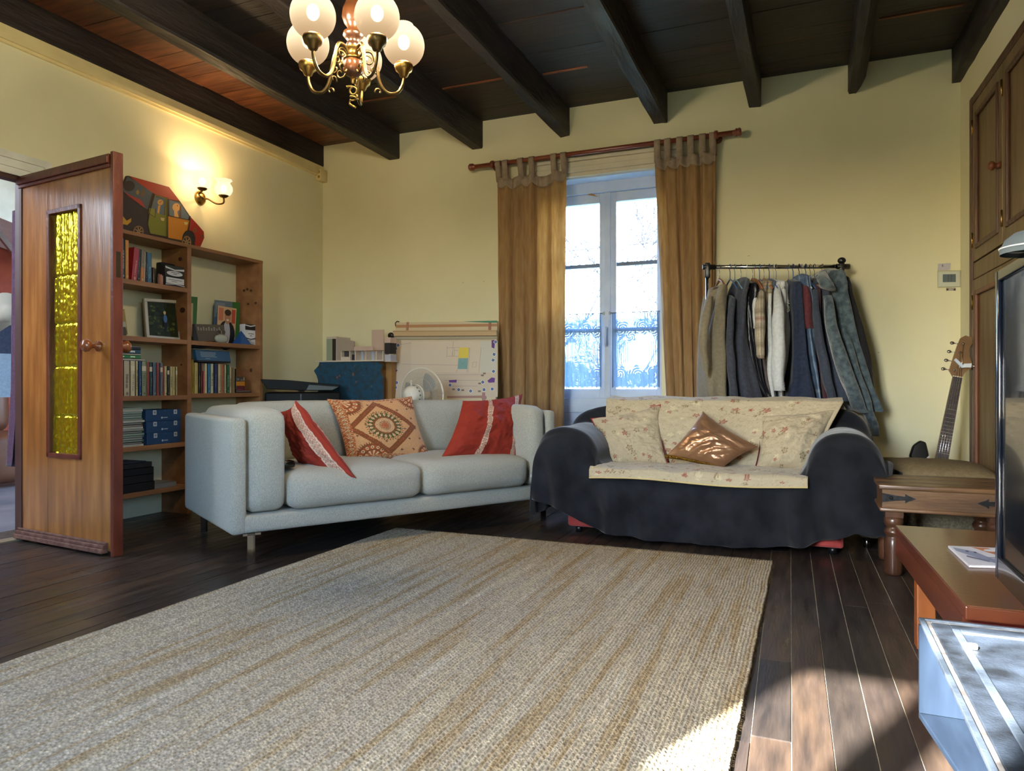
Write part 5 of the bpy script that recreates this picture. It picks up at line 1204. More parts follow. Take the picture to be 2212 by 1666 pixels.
maroon = fab('maroon_cotton', (88, 36, 46)); o = garment('t_shirt', 'maroon t-shirt with a navy cuff right of the navy jacket', 't-shirt', GL((300, 1030, 1070), (380, 1018, 1110), (500, 1016, 1130), (690, 1016, 1150), (720, 1030, 1148)), .34, maroon, seed=14, fold=.004)
sleeve(o, [(gx(1083), gy(655), .0), (gx(1083), gy(718), .0)], [.0165, .0172], navy, name='cuff', fl=9.9, seed=1)
denim = mat('shirt_blue_check', (255, 255, 255), (1, 1, 1), attr='Col', rough=.9, bump=.2, bscale=260, scale=120, lo=.3, hi=.7)
o = garment('shirt', 'blue checked shirt hanging behind the maroon t-shirt', 'shirt', GL((195, 1060, 1095), (260, 1045, 1110), (500, 1070, 1152), (750, 1060, 1158), (1000, 1095, 1180), (1200, 1140, 1200), (1390, 1175, 1218)), .30, denim, dcol=plaid((104, 128, 160), (60, 84, 130), (176, 190, 204), 12, 18), seed=15, nseg=90)
o = garment('shirt', 'dark burgundy shirt between the checked shirt and the charcoal hoodie', 'shirt', GL((295, 1150, 1195), (400, 1150, 1205), (800, 1165, 1225), (1100, 1190, 1260), (1390, 1212, 1285)), .30, fab('burgundy_cloth', (62, 26, 38)), seed=16)
hood = fab('slate_hoodie', (52, 60, 76), (62, 70, 88)); o = garment('hoodie', 'slate grey hoodie left of the velvety dressing gown', 'hoodie', GL((235, 1185, 1255), (300, 1175, 1275), (400, 1192, 1300), (700, 1205, 1350), (900, 1218, 1400), (1150, 1250, 1460), (1385, 1290, 1512)), .33, hood, seed=17)
sleeve(o, [(gx(1235), gy(330), .14), (gx(1245), gy(600), .20), (gx(1290), gy(900), .21), (gx(1350), gy(1200), .20), (gx(1395), gy(1370), .19)], [.014, .020, .024, .026, .022], hood, seed=18)
velv = mat('teal_grey_plush', (58, 72, 82), (96, 112, 120), scale=30, rough=.95, bump=.6, bscale=90, sheen=.7, detail=8)
o = garment('black_coat', 'black coat hanging at the right end of the rail', 'coat', GL((190, 1415, 1450), (300, 1420, 1495), (450, 1440, 1530), (700, 1480, 1610), (1000, 1530, 1690), (1280, 1600, 1716)), .30, fab('black_cloth', (16, 17, 22)), seed=19); o.name = 'coat'
o = garment('dressing_gown', 'plush teal grey hooded dressing gown hanging down at the right of the rail', 'dressing gown', GL((150, 1285, 1330), (200, 1258, 1420), (300, 1255, 1450), (400, 1300, 1440), (700, 1330, 1520), (1000, 1385, 1620), (1250, 1460, 1700), (1480, 1640, 1760)), .34, velv, seed=20, fold=.016)
sleeve(o, [(gx(1300), gy(165), .10), (gx(1310), gy(230), .17), (gx(1350), gy(310), .20), (gx(1400), gy(345), .19)], [.018, .034, .036, .016], velv, name='hood', seed=21)
sleeve(o, [(gx(1350), gy(390), .18), (gx(1370), gy(560), .22), (gx(1430), gy(850), .23), (gx(1530), gy(1150), .23), (gx(1640), gy(1430), .22), (gx(1690), gy(1500), .21)], [.022, .028, .036, .040, .036, .028], velv, seed=22)
sleeve(o, [(gx(1500), gy(700), .15), (gx(1600), gy(1050), .18), (gx(1700), gy(1350), .19), (gx(1740), gy(1520), .18), (gx(1790), gy(1640), .17), (gx(1800), gy(1720), .17)], [.018, .024, .026, .028, .026, .018], velv, seed=23)
# hangers
hk = [(325, 'steel', 'beige jacket'), (425, 'blue', 'slate blue shirt'), (470, 'pale', 'slate blue shirt, slightly right'), (530, 'steel', 'charcoal wool coat'), (580, 'white', 'black leather jacket'), (640, 'steel', 'checked coat'), (658, 'dark', 'checked coat, right one'), (705, 'blue', 'plaid shirt'), (748, 'steel', 'plaid shirt, right one'),
      (797, 'blue', 'thin blue grey shirt'), (837, 'white', 'white sweatshirt'), (862, 'grey', 'white sweatshirt, right one'), (980, 'grey', 'navy jacket'), (1023, 'blue', 'maroon t-shirt'), (1080, 'navy', 'blue checked shirt'), (1107, 'white', 'blue checked shirt, right one'), (1143, 'blue', 'burgundy shirt'), (1185, 'steel', 'slate hoodie'), (1225, 'dark', 'slate hoodie, right one'), (1300, 'dark', 'dressing gown'), (1410, 'steel', 'black coat'), (1435, 'dark', 'black coat, right one')]
hm = {'steel': chrome, 'blue': flat((58, 88, 140), .3), 'pale': flat((110, 146, 160), .3), 'white': flat((204, 202, 192), .3), 'grey': flat((120, 124, 130), .3), 'navy': flat((34, 46, 84), .3), 'dark': flat((50, 48, 52), .3)}
woodh = mat('wooden_hanger', (140, 92, 62), (160, 108, 74), scale=20, rough=.4)
for i, (u, k, w) in enumerate(hk):
    p = onr(gx(u), gy(132)); p.z = 1.52; r = .016
    h = thing('hanger', '%s hanger hook above the %s' % (k, w), 'hanger', tuple(p), 'hangers on the rail')
    pts = [p+rn_*(r*math.cos(a))+Vector((0, 0, r*math.sin(a))) for a in np.linspace(-.5, PI, 9)]+[p-rn_*.013+Vector((0, 0, -.012)), p+Vector((0, 0, -.03)), p+Vector((0, 0, -.075))]
    MB().tube(pts, .0026 if k in ('blue', 'white', 'navy', 'pale') else .0017, 6).build('hook', hm[k], h)
    b = p+Vector((0, 0, -.075)); wd = k in ('steel', 'dark')
    MB().tube([b-rn_*.15+Vector((0, 0, -.075)), b-rn_*.06+Vector((0, 0, -.02)), b, b+rn_*.06+Vector((0, 0, -.02)), b+rn_*.15+Vector((0, 0, -.075))], [.005, .008, .009, .008, .005] if wd else .004, 8).build('shoulder_bar', woodh if wd else hm[k], h)

# ================================================================ CHANDELIER
CX = Vector((-1.655, 2.378, 0)); fd = Vector((-st, ct, 0)); rt = Vector((ct, st, 0))
ch = thing('chandelier', 'brass and turned wood chandelier with five lit frosted globes hanging from a beam', 'chandelier', (CX.x, CX.y, 1.93))
T_ = Matrix.Translation((CX.x, CX.y, 0)); zp = lambda y: CH+(833-y)*2.83/FPX
def LP(rows): return [(r/FPX*2.83, zp(y)) for y, r in rows][::-1]
woodc = mat('amber_turned_wood', (44, 24, 12), (72, 42, 20), scale=8, rough=.3, coat=.25, stretch=(1, 1, 4))
MB().lathe(LP([(-40, 6), (-25, 8), (0, 14), (20, 22), (38, 24), (52, 19), (62, 11), (66, 14), (70, 20), (78, 22), (84, 17), (90, 12), (96, 15), (104, 18), (108, 14)]), 28, 0, T_).build('upper_spindle', woodc, ch)
MB().lathe(LP([(100, 13), (106, 20), (108, 15), (124, 15), (126, 20), (130, 21), (132, 15)]), 28, 0, T_).build('brass_collar', brass, ch)
MB().lathe(LP([(128, 12), (132, 19), (140, 21), (150, 21.5), (158, 19), (164, 13), (168, 2)]), 28, 0, T_).build('lower_ball', mat('dark_turned_wood', (92, 54, 30), (118, 72, 42), scale=8, rough=.25, coat=.5), ch)
MB().cyl((CX.x, CX.y, zp(-20)), (CX.x, CX.y, 2.618), .011, 12).build('stem', dark_brass, ch)
MB().lathe([(.001, 2.555), (.03, 2.56), (.055, 2.60), (.058, 2.614), (.001, 2.615)], 24, 0, T_).build('ceiling_cup', brass, ch)
mb = MB().lathe(LP([(164, 2), (168, 6), (176, 5), (182, 3)]), 14, 0, T_)
zc_ = zp(196); O3 = Vector((CX.x, CX.y, 0))
mb.tube([O3+rt*(.013*math.cos(a))+Vector((0, 0, zc_+.015*math.sin(a))) for a in np.linspace(PI*.5, PI*2.5, 20)], .0036, 7)
mb.tube([O3+rt*(.011*math.cos(a))+fd*(.011*math.sin(a))+Vector((0, 0, zc_-.016-.0022*a)) for a in np.linspace(0, 10, 34)], .0032, 7)
mb.tube([O3-rt*.011+Vector((0, 0, zc_-.036)), O3-rt*.014+Vector((0, 0, zc_-.05)), O3-rt*.002+Vector((0, 0, zc_-.06)), O3+rt*.010+Vector((0, 0, zc_-.066))], [.003, .004, .005, .004], 7, sm=3)
mb.tube([O3+Vector((0, 0, zc_+.014)), O3-rt*.014+Vector((0, 0, zc_+.017)), O3-rt*.026+Vector((0, 0, zc_+.014))], [.004, .004, .006], 7, sm=3)
mb.build('finial_curl', brass, ch)
GZ = 2.165; GRr = .20; r_g = .083
for k, ang in enumerate([92, 20, -52, -124, 164]):
    a = math.radians(ang); d = rt*math.cos(a)+fd*math.sin(a); O = Vector((CX.x, CX.y, 0)); c = O+d*GRr; zb_ = GZ-r_g
    def ap(r, z): return O+d*r+Vector((0, 0, z))
    arm = MB(); arm.tube([ap(.022, 2.085), ap(.045, 2.115), ap(.075, 2.112), ap(.09, 2.07), ap(.105, 2.00), ap(.135, 1.965), ap(.175, 1.972), ap(.197, 2.01), ap(.20, 2.045)], [.006, .0065, .007, .007, .007, .007, .0065, .006, .006], 8, sm=4)
    A = arm.build('arm', dark_brass, ch)
    sc = MB()
    def spiral(r0, z0, R, t0, t1, flip=1):
        return [ap(r0+flip*R*(1-.75*i/14)*math.cos(t0+(t1-t0)*i/14), z0+R*(1-.75*i/14)*math.sin(t0+(t1-t0)*i/14)) for i in range(15)]
    for sp_ in (spiral(.058, 2.08, .026, PI, -PI*1.1), spiral(.055, 2.03, .024, PI*.9, PI*2.9), spiral(.10, 1.965, .016, -.3, PI*1.3, -1), spiral(.082, 2.05, .018, 0, -PI*1.8)): MB().tube(sp_, .0036, 6).build('scroll', dark_brass, A)
    S = MB().lathe([(.004, 2.035), (.016, 2.04), (.022, 2.055), (.032, 2.062), (.038, 2.08), (.036, 2.09), (.03, 2.092), (.008, 2.084)], 24, 0, Matrix.Translation((c.x, c.y, 0))).build('globe_cup', brass if k in (0, 4, 1) else dark_brass, A)
    pr = [(r_g*math.sin(t), GZ-r_g*1.02*math.cos(t)) for t in np.linspace(.03, PI-.03, 30)]
    G = MB().lathe(pr, 36, 0, Matrix.Translation((c.x, c.y, 0))).build('globe_shade', globe_m, ch)
    rim = MB()
    for q in range(30): b_ = q*2*PI/30; rim.sphere((c.x+.034*math.cos(b_), c.y+.034*math.sin(b_), GZ+r_g*.955), .0055, 6)
    rim.build('beaded_rim', globe_m, G)
    MB().sphere((c.x, c.y, GZ+.012), .024, 12, sz=1.25).build('bulb', bulb_m, ch)
    l = bpy.data.lights.new('bulb_light', 'POINT'); l.energy = 19.0*.986/.12*1.3; l.color = (1.0, .83, .57); l.shadow_soft_size = .03
    lo_ = bpy.data.objects.new('bulb_light', l); C.objects.link(lo_); lo_.location = (c.x, c.y, GZ+.02)

# ================================================================ WALL SCONCE
wp = atX(432, 428, XL); sc = thing('wall_lamp', 'brass wall lamp with two lit ruffled glass shades on the left wall', 'wall lamp', (XL, wp.y, wp.z))
MB().lathe([(.001, .022), (.02, .024), (.034, .018), (.045, .008), (.048, 0), (.001, -.001)], 28, 0, Matrix.Translation((XL+.001, wp.y, wp.z)) @ Matrix.Rotation(PI/2, 4, 'Y')).build('wall_plate', brass, sc)
lampc = [(437, 392, 0), (483, 408, 1)]
for x, y, k in lampc:
    c = atX(x, y, XL+.13 if k == 0 else XL+.16)
    m_ = [Vector((XL+.02, wp.y, wp.z-.005)), Vector((XL+.06, wp.y+(c.y-wp.y)*.2, wp.z-.01)), Vector((XL+.11, wp.y+(c.y-wp.y)*.7, wp.z-.04)), Vector((c.x-.002, wp.y+(c.y-wp.y)*1.0, c.z-.095)), Vector((c.x, c.y, c.z-.055))]
    if k == 0: m_ = [Vector((XL+.02, wp.y, wp.z)), Vector((c.x-.03, c.y, wp.z-.01)), Vector((c.x, c.y, wp.z+.01)), Vector((c.x, c.y, c.z-.055))]
    MB().tube(m_, .006, 8, sm=4).build('arm', dark_brass, sc)
    MB().lathe([(.004, -.062), (.02, -.058), (.03, -.05), (.033, -.045), (.01, -.046)], 20, 0, Matrix.Translation(c)).build('shade_cup', dark_brass, sc)
    prf = [(.024, -.048), (.046, -.036), (.058, -.012), (.057, .012), (.044, .034), (.040, .042), (.046, .052), (.055, .060)]
    MB().lathe(prf, 48, 0, Matrix.Translation(c), wob=lambda a, v: .006*math.sin(a*8)*max(0, v-.72)*3.5).build('ruffled_shade', shade_m, sc)
    MB().sphere(tuple(c), .02, 12, sz=1.3).build('bulb', bulb_m, sc)
    l = bpy.data.lights.new('bulb_light', 'POINT'); l.energy = 6.2; l.color = (1.0, .66, .32); l.shadow_soft_size = .03
    lo_ = bpy.data.objects.new('bulb_light', l); C.objects.link(lo_); lo_.location = (c.x, c.y, c.z+.02)

# ================================================================ BEHIND THE GREY SOFA
def pbox(x0, y0, x1, y1, Y, dep, name, m, par, **k):
    a = atY(x0, y1, Y); b = atY(x1, y0, Y); return MB().box(a.x, b.x, Y, Y+dep, a.z, b.z).build(name, m, par, **k)
# printer on its table
PC = Vector((-3.42, 4.30, 0)); pr = (rt*.97+fd*.24).normalized(); pf = Vector((-pr.y, pr.x, 0)); PMt = frame(PC, pr, pf, (0, 0, 1))
tb = thing('side_table', 'plain low dark table carrying the black printer behind the grey sofa', 'table', tuple(PC)); wdk = mat('dark_stained_wood', (52, 38, 30), (66, 48, 38), scale=5)
MB().rbox(-.27, .27, -.16, .2, .54, .565, .004, 1, 0, PMt).build('tabletop', wdk, tb)
for a, b in ((-.25, -.14), (.22, -.14), (-.25, .15), (.22, .15)): MB().box(a, a+.03, b, b+.03, 0, .54, 0, PMt).build('leg', wdk, tb)
pn = thing('printer', 'black printer with raised scanner lid behind the left end of the grey sofa', 'printer', tuple(PC+Vector((0, 0, .565))))
MB().rbox(-.26, .26, -.15, .19, .566, .752, .012, 3, 0, PMt).build('body', satin_black, pn)
MB().box(-.02, -.012, -.153, -.149, .6, .74, 0, PMt).build('front_trim', flat((60, 64, 70), .3), pn)
lid = [(-.245, .775), (-.29, .845), (-.10, .838), (.255, .805), (.25, .79), (.20, .765), (.05, .762)]
LM = PMt
MB().prism([LM @ Vector((a, -.14, b)) for a, b in lid][::-1], pf*.32).build('scanner_lid', satin_black, pn, bevel=.004)
MB().prism([LM @ Vector((a, -.142, b)) for a, b in [(.02, .768), (.20, .768), (.245, .79), (.04, .805)]][::-1], pf*.01).build('paper_tray', flat((36, 38, 42), .3), pn)
MB().box(-.05, .0, .1, .14, .75, .79, 0, PMt).build('hinge', black_pl, pn)

# blue scalloped cabinet with a card house model
YC = 4.58
cab = thing('cabinet', 'small blue painted cabinet with scalloped edges behind the grey sofa', 'cabinet', (atY(757, 800, YC).x, YC+.12, 0))
ol = [(690, 782.5), (815, 782.5), (825, 790), (820, 800), (826, 817), (826, 865)]
P_ = [atY(x, y, YC) for x, y in ol]; P_ += [Vector((P_[-1].x, YC, 0)), Vector((P_[0].x, YC, 0))]
bluem = mat('blue_decoupage', (32, 76, 104), (44, 60, 72), scale=26, rough=.5, lo=.45, hi=.62, detail=6, col3=(36, 70, 92))
MB().prism(P_, (0, .018, 0)).build('front_panel', bluem, cab)
q0, q1 = atY(690, 782.5, YC), atY(822, 790, YC)
MB().box(q0.x+.01, q1.x-.03, YC+.02, YC+.26, 0.0, q0.z-.004).build('carcass', mat('brown_board', (116, 84, 50), (130, 96, 60), scale=4, rough=.7), cab)
P2 = [atY(x, y, YC+.02) for x, y in [(690, 783), (688, 790), (678, 801), (684, 812), (687, 822)]]; P2 += [Vector((P2[-1].x, YC+.02, 0)), Vector((P2[-1].x+.06, YC+.02, 0)), Vector((P2[-1].x+.06, YC+.02, P2[0].z))]
MB().prism(P2, (0, .016, 0)).build('side_scallop', bluem, cab)
dp_ = []
dr = random.Random(3)
for i in range(46):
    x, y = dr.uniform(.0, 1), dr.uniform(0, 1)
    if not (y > .72 or x > .72): continue
    dp_.append((ell(x, y, dr.uniform(.006, .016), dr.uniform(.01, .03), 6, rot=dr.uniform(0, 3)), dr.choice([(22, 52, 76), (66, 92, 100), (96, 98, 92), (18, 44, 70)])))
for x, y, rx, ry in ((.30, .62, .02, .035), (.34, .66, .015, .03), (.57, .70, .02, .05), (.62, .5, .014, .03)): dp_.append((ell(x, y, rx, ry, 10), (120, 90, 84)))
aa, bb_ = atY(692, 866, YC), atY(820, 783, YC)
decal('decoupage_print', dp_, lambda a, b: (aa.x+(bb_.x-aa.x)*a, YC, aa.z+(bb_.z-aa.z)*b), (0, -1, 0), cab)
ctop = q0.z
MB().box(atY(838, 800, 4.70).x-.06, atY(846, 800, 4.70).x, 4.70, 4.76, 0.0, ctop+.02).build('cardboard_sheet', mat('brown_cardboard', (150, 112, 66), (164, 124, 76), scale=6, rough=.9), None)
tag(bpy.data.objects['cardboard_sheet'], 'brown cardboard sheet standing between the blue cabinet and the drawing board', 'cardboard')
# model
wht = mat('white_card', (196, 184, 170), (206, 194, 180), scale=6, rough=.8); wht2 = mat('pinkish_card', (190, 168, 156), (198, 176, 162), scale=4, rough=.8)
mdl = thing('card_model', 'white card architectural model on top of the blue cabinet', 'model', (q0.x+.2, YC+.1, ctop))
aL, aR = atY(683, 780, YC).x, atY(829, 780, YC).x
MB().box(aL, aR, YC-.01, YC+.24, ctop, ctop+.010).build('base_board', wht, mdl)
zb0 = ctop+.010
def mbx(x0, x1, y0, y1, yt, nm, m, zz0=None, zlow=None):
    a = atY(x0, 780, y0); b = atY(x1, yt, y0); return MB().box(a.x, b.x, y0, y1, zb0 if zlow is None else atY(x0, zlow, y0).z, b.z).build(nm, m, mdl)
mbx(705, 727, YC+.02, YC+.20, 727, 'tower', wht)
mbx(705.5, 717, YC+.0165, YC+.02, 732, 'green_panel', flat((140, 152, 128)), None)
mbx(718, 725, YC+.016, YC+.02, 732, 'dark_slot', flat((44, 32, 34)))
a = atY(727, 728, YC+.02); MB().prism([(a.x+.001, YC+.02, zb0), (a.x+.09, YC+.12, zb0), (a.x+.09, YC+.12, a.z-.03), (a.x+.001, YC+.02, a.z)], (0, .01, 0)).build('tower_side', mat('shaded_grey_card', (158, 144, 130), rough=.8), mdl)
mbx(734, 829, YC+.012, YC+.10, 756.5, 'flat_roof', wht, None, zlow=758.5)
for x in (737, 755, 767, 790, 813, 827): mbx(x-.7, x+1, YC+.014, YC+.09, 758.5, 'partition', wht)
mbx(737, 828, YC+.09, YC+.094, 758.5, 'back_wall', wht2); mbx(738, 754, YC+.015, YC+.02, 771, 'low_wall', wht); mbx(739, 753, YC+.05, YC+.053, 759, 'dark_room', flat((70, 66, 70)), None, zlow=771)
for x in (776, 800, 820): mbx(x, x+9, YC+.086, YC+.0895, 759, 'window_card', flat((176, 186, 204)))
mbx(760, 768, YC+.03, YC+.05, 766, 'tiny_figures', flat((40, 44, 54)))
mbx(755, 806, YC+.12, YC+.124, 748, 'rear_strip', wht2); mbx(803, 829, YC+.20, YC+.204, 712, 'tall_back_panel', wht2)
a, b = atY(830, 783, YC+.02), atY(844, 729, YC+.02)
MB().box(aR-.001, b.x, YC+.015, YC+.11, a.z+.004, a.z+.010).build('right_base', wht, mdl)
for y0, y1, nm, m in [(729, 741, 'upper_cell', wht2), (741, 764, 'black_block', flat((36, 34, 38))), (766, 783, 'lower_cell', flat((176, 180, 196)))]:
    p0, p1 = atY(831, y1, YC+.02), atY(843.5, y0, YC+.02); MB().box(p0.x, p1.x, YC+.02, YC+.10, max(p0.z, a.z+.0101), p1.z).build(nm, m, mdl)

# drawing board
bn = Vector((0, -1, .16)).normalized(); bp_ = atY(950, 880, 4.74)
def bq(x, y): return hit(x, y, bp_, bn)
db = thing('drawing_board', 'cream drawing board with a parallel rule and taped paper leaning beside the curtain', 'drawing board', tuple(bp_))
bL0, bL1, bR0, bR1 = bq(856, 697), bq(838, 884), bq(1074, 693.5), bq(1070, 884)
dwn = (bL1-bL0).normalized(); ex = lambda p: p+(bL1-bL0)/(bL0.z-bL1.z)*(p.z-.02)
A_, B_ = bL0+(bL1-bL0)*((bL0.z-.02)/(bL0.z-bL1.z)), bR0+(bR1-bR0)*((bR0.z-.02)/(bR0.z-bR1.z))
MB().prism([A_, B_, bR0, bL0], -bn*.022).build('board', mat('cream_board', (200, 186, 156), (210, 198, 170), scale=4, rough=.6), db)
K = 8.328; bc_ = lambda u, v: bq(840+u/K, 680+v/K)
pls = [(rect(100, 470, 1960, 1480), (206, 192, 176)), (rect(400, 480, 1640, 1040), (212, 198, 182)), ([(1640, 470), (1960, 470), (1930, 1040), (1640, 1040)], (202, 200, 190))]
for pts in [[(1160, 470), (1150, 745)], [(1040, 600), (1270, 590)], [(1040, 745), (1250, 750)], [(1050, 560), (1040, 770)], [(1180, 600), (1180, 745)], [(1140, 670), (1140, 745)], [(1180, 640), (1250, 640)], [(1445, 590), (1405, 1040)], [(1460, 600), (1425, 1040)], [(1235, 980), (1215, 1040)], [(240, 890), (1240, 910)], [(820, 1085), (1700, 1080)], [(1000, 1180), (1640, 1180)], [(1100, 1285), (1600, 1285)], [(1660, 590), (1620, 1040)], [(1510, 860), (1580, 850), (1570, 940), (1500, 945), (1510, 860)], [(200, 540), (400, 510)]]:
    pls.append((stroke(pts, 5), (150, 138, 138)))
pls += [([(1265, 592), (1440, 590), (1430, 780), (1252, 780)], (222, 202, 92)), ([(1252, 784), (1428, 784), (1410, 980), (1238, 978)], (126, 168, 172)), (stroke([(1280, 830), (1400, 940)], 3), (96, 140, 150)), (stroke([(1390, 830), (1270, 940)], 3), (96, 140, 150))]
pls += [([(1050, 1465), (1690, 1455), (1690, 1500), (1050, 1505)], (168, 132, 124)), (rect(1680, 1400, 1735, 1600), (168, 128, 130)), (ell(1715, 1495, 48, 44), (166, 132, 130))]
pls += [([(1085, 1178), (1225, 1170), (1218, 1222), (1085, 1220)], (112, 70, 150)), ([(1850, 460), (1915, 455), (1900, 610), (1850, 590)], (104, 64, 142)), ([(1775, 1190), (1850, 1130), (1910, 1140), (1905, 1220), (1800, 1225)], (104, 64, 142)), ([(95, 520), (140, 510), (150, 580), (95, 590)], (110, 66, 140)), ([(130, 985), (165, 1005), (130, 1030)], (110, 66, 140))]
for cx, cy, a in [(1895, 715, .4), (1885, 1020, .5), (1862, 1338, .1), (1715, 1350, 0), (1475, 1375, .8), (1260, 1350, .8), (1105, 1268, 0), (130, 610, .2), (170, 552, .7), (95, 1010, .3), (145, 1225, .1), (125, 1312, .1), (1925, 492, .6), (1695, 1215, .9), (1880, 820, .4)]:
    for s_, c_ in ((43, (222, 222, 224)), (31, (46, 84, 150)), (12, (170, 190, 220))):
        pls.append(([(cx+s_*math.cos(a+PI/4+k*PI/2), cy+s_*(.5 if c_[0] == 170 else 1)*math.sin(a+PI/4+k*PI/2)) for k in range(4)], c_))
for cx, cy in [(1170, 1345), (1335, 1360), (1635, 1380), (1690, 1095), (1640, 1240), (1725, 1060)]: pls.append((rect(cx-24, cy-14, cx+24, cy+14), (120, 112, 104)))
decal('taped_paper', pls, bc_, bn, db, step=.0002)
tp = [([(130, 185), (1960, 165), (1960, 212), (130, 238)], (178, 132, 96)), ([(322, 135), (368, 135), (358, 298), (312, 300)], (164, 116, 92)), ([(1800, 120), (1850, 120), (1845, 290), (1790, 290)], (160, 112, 96)), ([(1330, 122), (1950, 108), (1950, 146), (1800, 146)], (64, 138, 112))]
decal('tape_strips', tp, bc_, bn, db, base=.003)
for (v0, v1, t, c, nm) in [(296, 398, .022, (192, 166, 132), 'parallel_rule'), (402, 452, .012, (168, 160, 142), 'rule_edge')]:
    MB().prism([bc_(100, v1), bc_(1958, v1-12), bc_(1958, v0-10), bc_(100, v0)], bn*t).build(nm, flat(c, .5), db, bevel=.002)
MB().prism([bc_(100, 318), bc_(1958, 308), bc_(1958, 302), bc_(100, 310)], bn*.0235).build('rule_groove', flat((140, 116, 84), .5), db)
c = bc_(62, 385)+bn*.018; MB().lathe([(.001, -.012), (.022, -.012), (.024, 0), (.022, .012), (.001, .012)], 14, 0, Matrix.Translation(c) @ Matrix.Rotation(PI/2, 4, 'X')).tube([bc_(60, 385)+bn*.015, bc_(110, 380)+bn*.01], .014, 8).build('end_knob', black_pl, db)
MB().tube([bc_(125, 210), bc_(118, 150), bc_(150, 118), bc_(185, 130)], .0045, 8).build('corner_hook', black_pl, db)

# desk fan seen from behind
FP = ray(911, 852)*4.86+Vector((0, 0, CH)); fa = (fd*.86+rt*.5+Vector((0, 0, .05))).normalized(); fu = (Vector((0, 0, 1))-fa*fa.z).normalized(); fr_ = fa.cross(fu).normalized()
FM = frame(FP, fr_, fu, fa); fan = thing('fan', 'white pedestal fan seen from behind in front of the drawing board', 'fan', (FP.x, FP.y, 0))
fw = mat('fan_ivory_plastic', (206, 202, 190), (214, 210, 200), scale=5, rough=.35); R_f = .176
mb = MB()
for k in range(72):
    a = k*2*PI/72; pts = []
    for j in range(7): t = j/6; r = .055+(R_f-.055)*t; pts.append((r*math.cos(a+.28*t), r*math.sin(a+.28*t), -.055*(1-t**2.2)))
    mb.tube([FM @ Vector(p) for p in pts], .0011, 4)
o = mb.build('rear_cage', mat('fan_cage_wire', (176, 172, 160), rough=.4), fan); o['kind'] = 'stuff'
mb = MB()
for k in range(72):
    a = k*2*PI/72; mb.tube([FM @ Vector((r*math.cos(a-.2*(r/R_f)), r*math.sin(a-.2*(r/R_f)), .055*(1-(r/R_f)**2.2)+.002)) for r in (.03, .07, .11, .145, R_f)], .0011, 4)
o = mb.build('front_cage', _m['fan_cage_wire'], fan); o['kind'] = 'stuff'
def ring(R, r, z, n=48): return [FM @ Vector((R*math.cos(2*PI*i/n), R*math.sin(2*PI*i/n), z)) for i in range(n+1)]
MB().tube(ring(R_f, .005, 0), .006, 8).build('cage_rim', fw, fan)
mb = MB(); mb.tube(ring(.115, 0, -.032), .0016, 5); mb.tube(ring(.058, 0, -.052), .0016, 5); mb.tube(ring(.115, 0, .034), .0016, 5); o = mb.build('cage_hoops', _m['fan_cage_wire'], fan); o['kind'] = 'stuff'
for k in range(3):
    a0 = k*2*PI/3+.9
    def bl_(u, v):
        r = .03+.115*v; wdt = .95*(1-.35*(v-.5)**2*4*.6); a = a0+(u-.5)*wdt*(1.25 if v > .1 else .8); return FM @ Vector((r*math.cos(a), r*math.sin(a), .012*(u-.5)*2.2))
    MB().grid(14, 10, bl_).build('blade', mat('smoky_fan_blade', (150, 154, 156), rough=.25), fan, solid=.002)
MB().lathe([(.001, -.165), (.03, -.16), (.052, -.145), (.062, -.12), (.064, -.09), (.066, -.06), (.055, -.048), (.001, -.045)], 28, 0, FM).build('motor_housing', fw, fan)
MB().lathe([(.068, -.075), (.072, -.07), (.072, -.055), (.066, -.05)], 28, 0, FM).build('housing_ring', fw, fan)
mb = FM @ Vector((0, .062, -.11)); MB().cyl(mb-fu*.01, mb+fu*.03, .005, 8).sphere(tuple(mb+fu*.032), .008, 8).build('oscillation_knob', fw, fan)
for k in range(6):
    a = -.9+k*.45; q = FM @ Vector((.0637*math.cos(a), .0637*math.sin(a), -.10)); nn_ = (FM.to_3x3() @ Vector((math.cos(a), math.sin(a), 0)))
    MB().cyl(q-nn_*.001, q+nn_*.0008, .006, 8).build('vent_slot', flat((90, 92, 88)), fan)
mc = FM @ Vector((0, 0, -.09)); MB().cyl((mc.x, mc.y, .03), (mc.x, mc.y, mc.z-.055), .014, 12).build('pole', fw, fan)
MB().lathe([(.001, 0), (.13, 0), (.13, .012), (.05, .028), (.02, .05), (.001, .05)], 28, 0, Matrix.Translation((mc.x, mc.y, 0))).build('foot', fw, fan)

# small fittings on the walls
c = Vector((XL, 4.955, 0)); z0, z1 = atX(690, 391, XL+.02).z, atX(690, 366, XL+.02).z
sb = thing('junction_box', 'small cream junction box in the corner under the ceiling beam', 'junction box', (XL, 4.96, z0))
MB().rbox(XL+.001, XL+.05, 4.93, 5.018, z0, z1, .003, 1).build('housing', mat('cream_plastic', (216, 200, 150), rough=.4), sb)
for k in (.3, .72): MB().cyl((XL+.03, 4.9295, z0+(z1-z0)*k), (XL+.03, 4.9285, z0+(z1-z0)*k), .011, 12).build('round_port', flat((150, 122, 60)), sb)
th_ = thing('thermostat', 'white wall thermostat with a grey display beside the right corner', 'thermostat', tuple(atY(2052, 620, YB)))
def wp_(nm, x0, y0, x1, y1, d0, d1, m, dy=0, **k):
    P = [atY(x0, y1+dy, YB), atY(x1, y1, YB), atY(x1, y0-dy*0, YB), atY(x0, y0+dy, YB)]
    P = [Vector((p.x, YB-d0, p.z)) for p in P]; return MB().prism(P, (0, -(d1-d0), 0)).build(nm, m, th_, **k)
ivory = mat('ivory_plastic', (196, 198, 184), rough=.4)
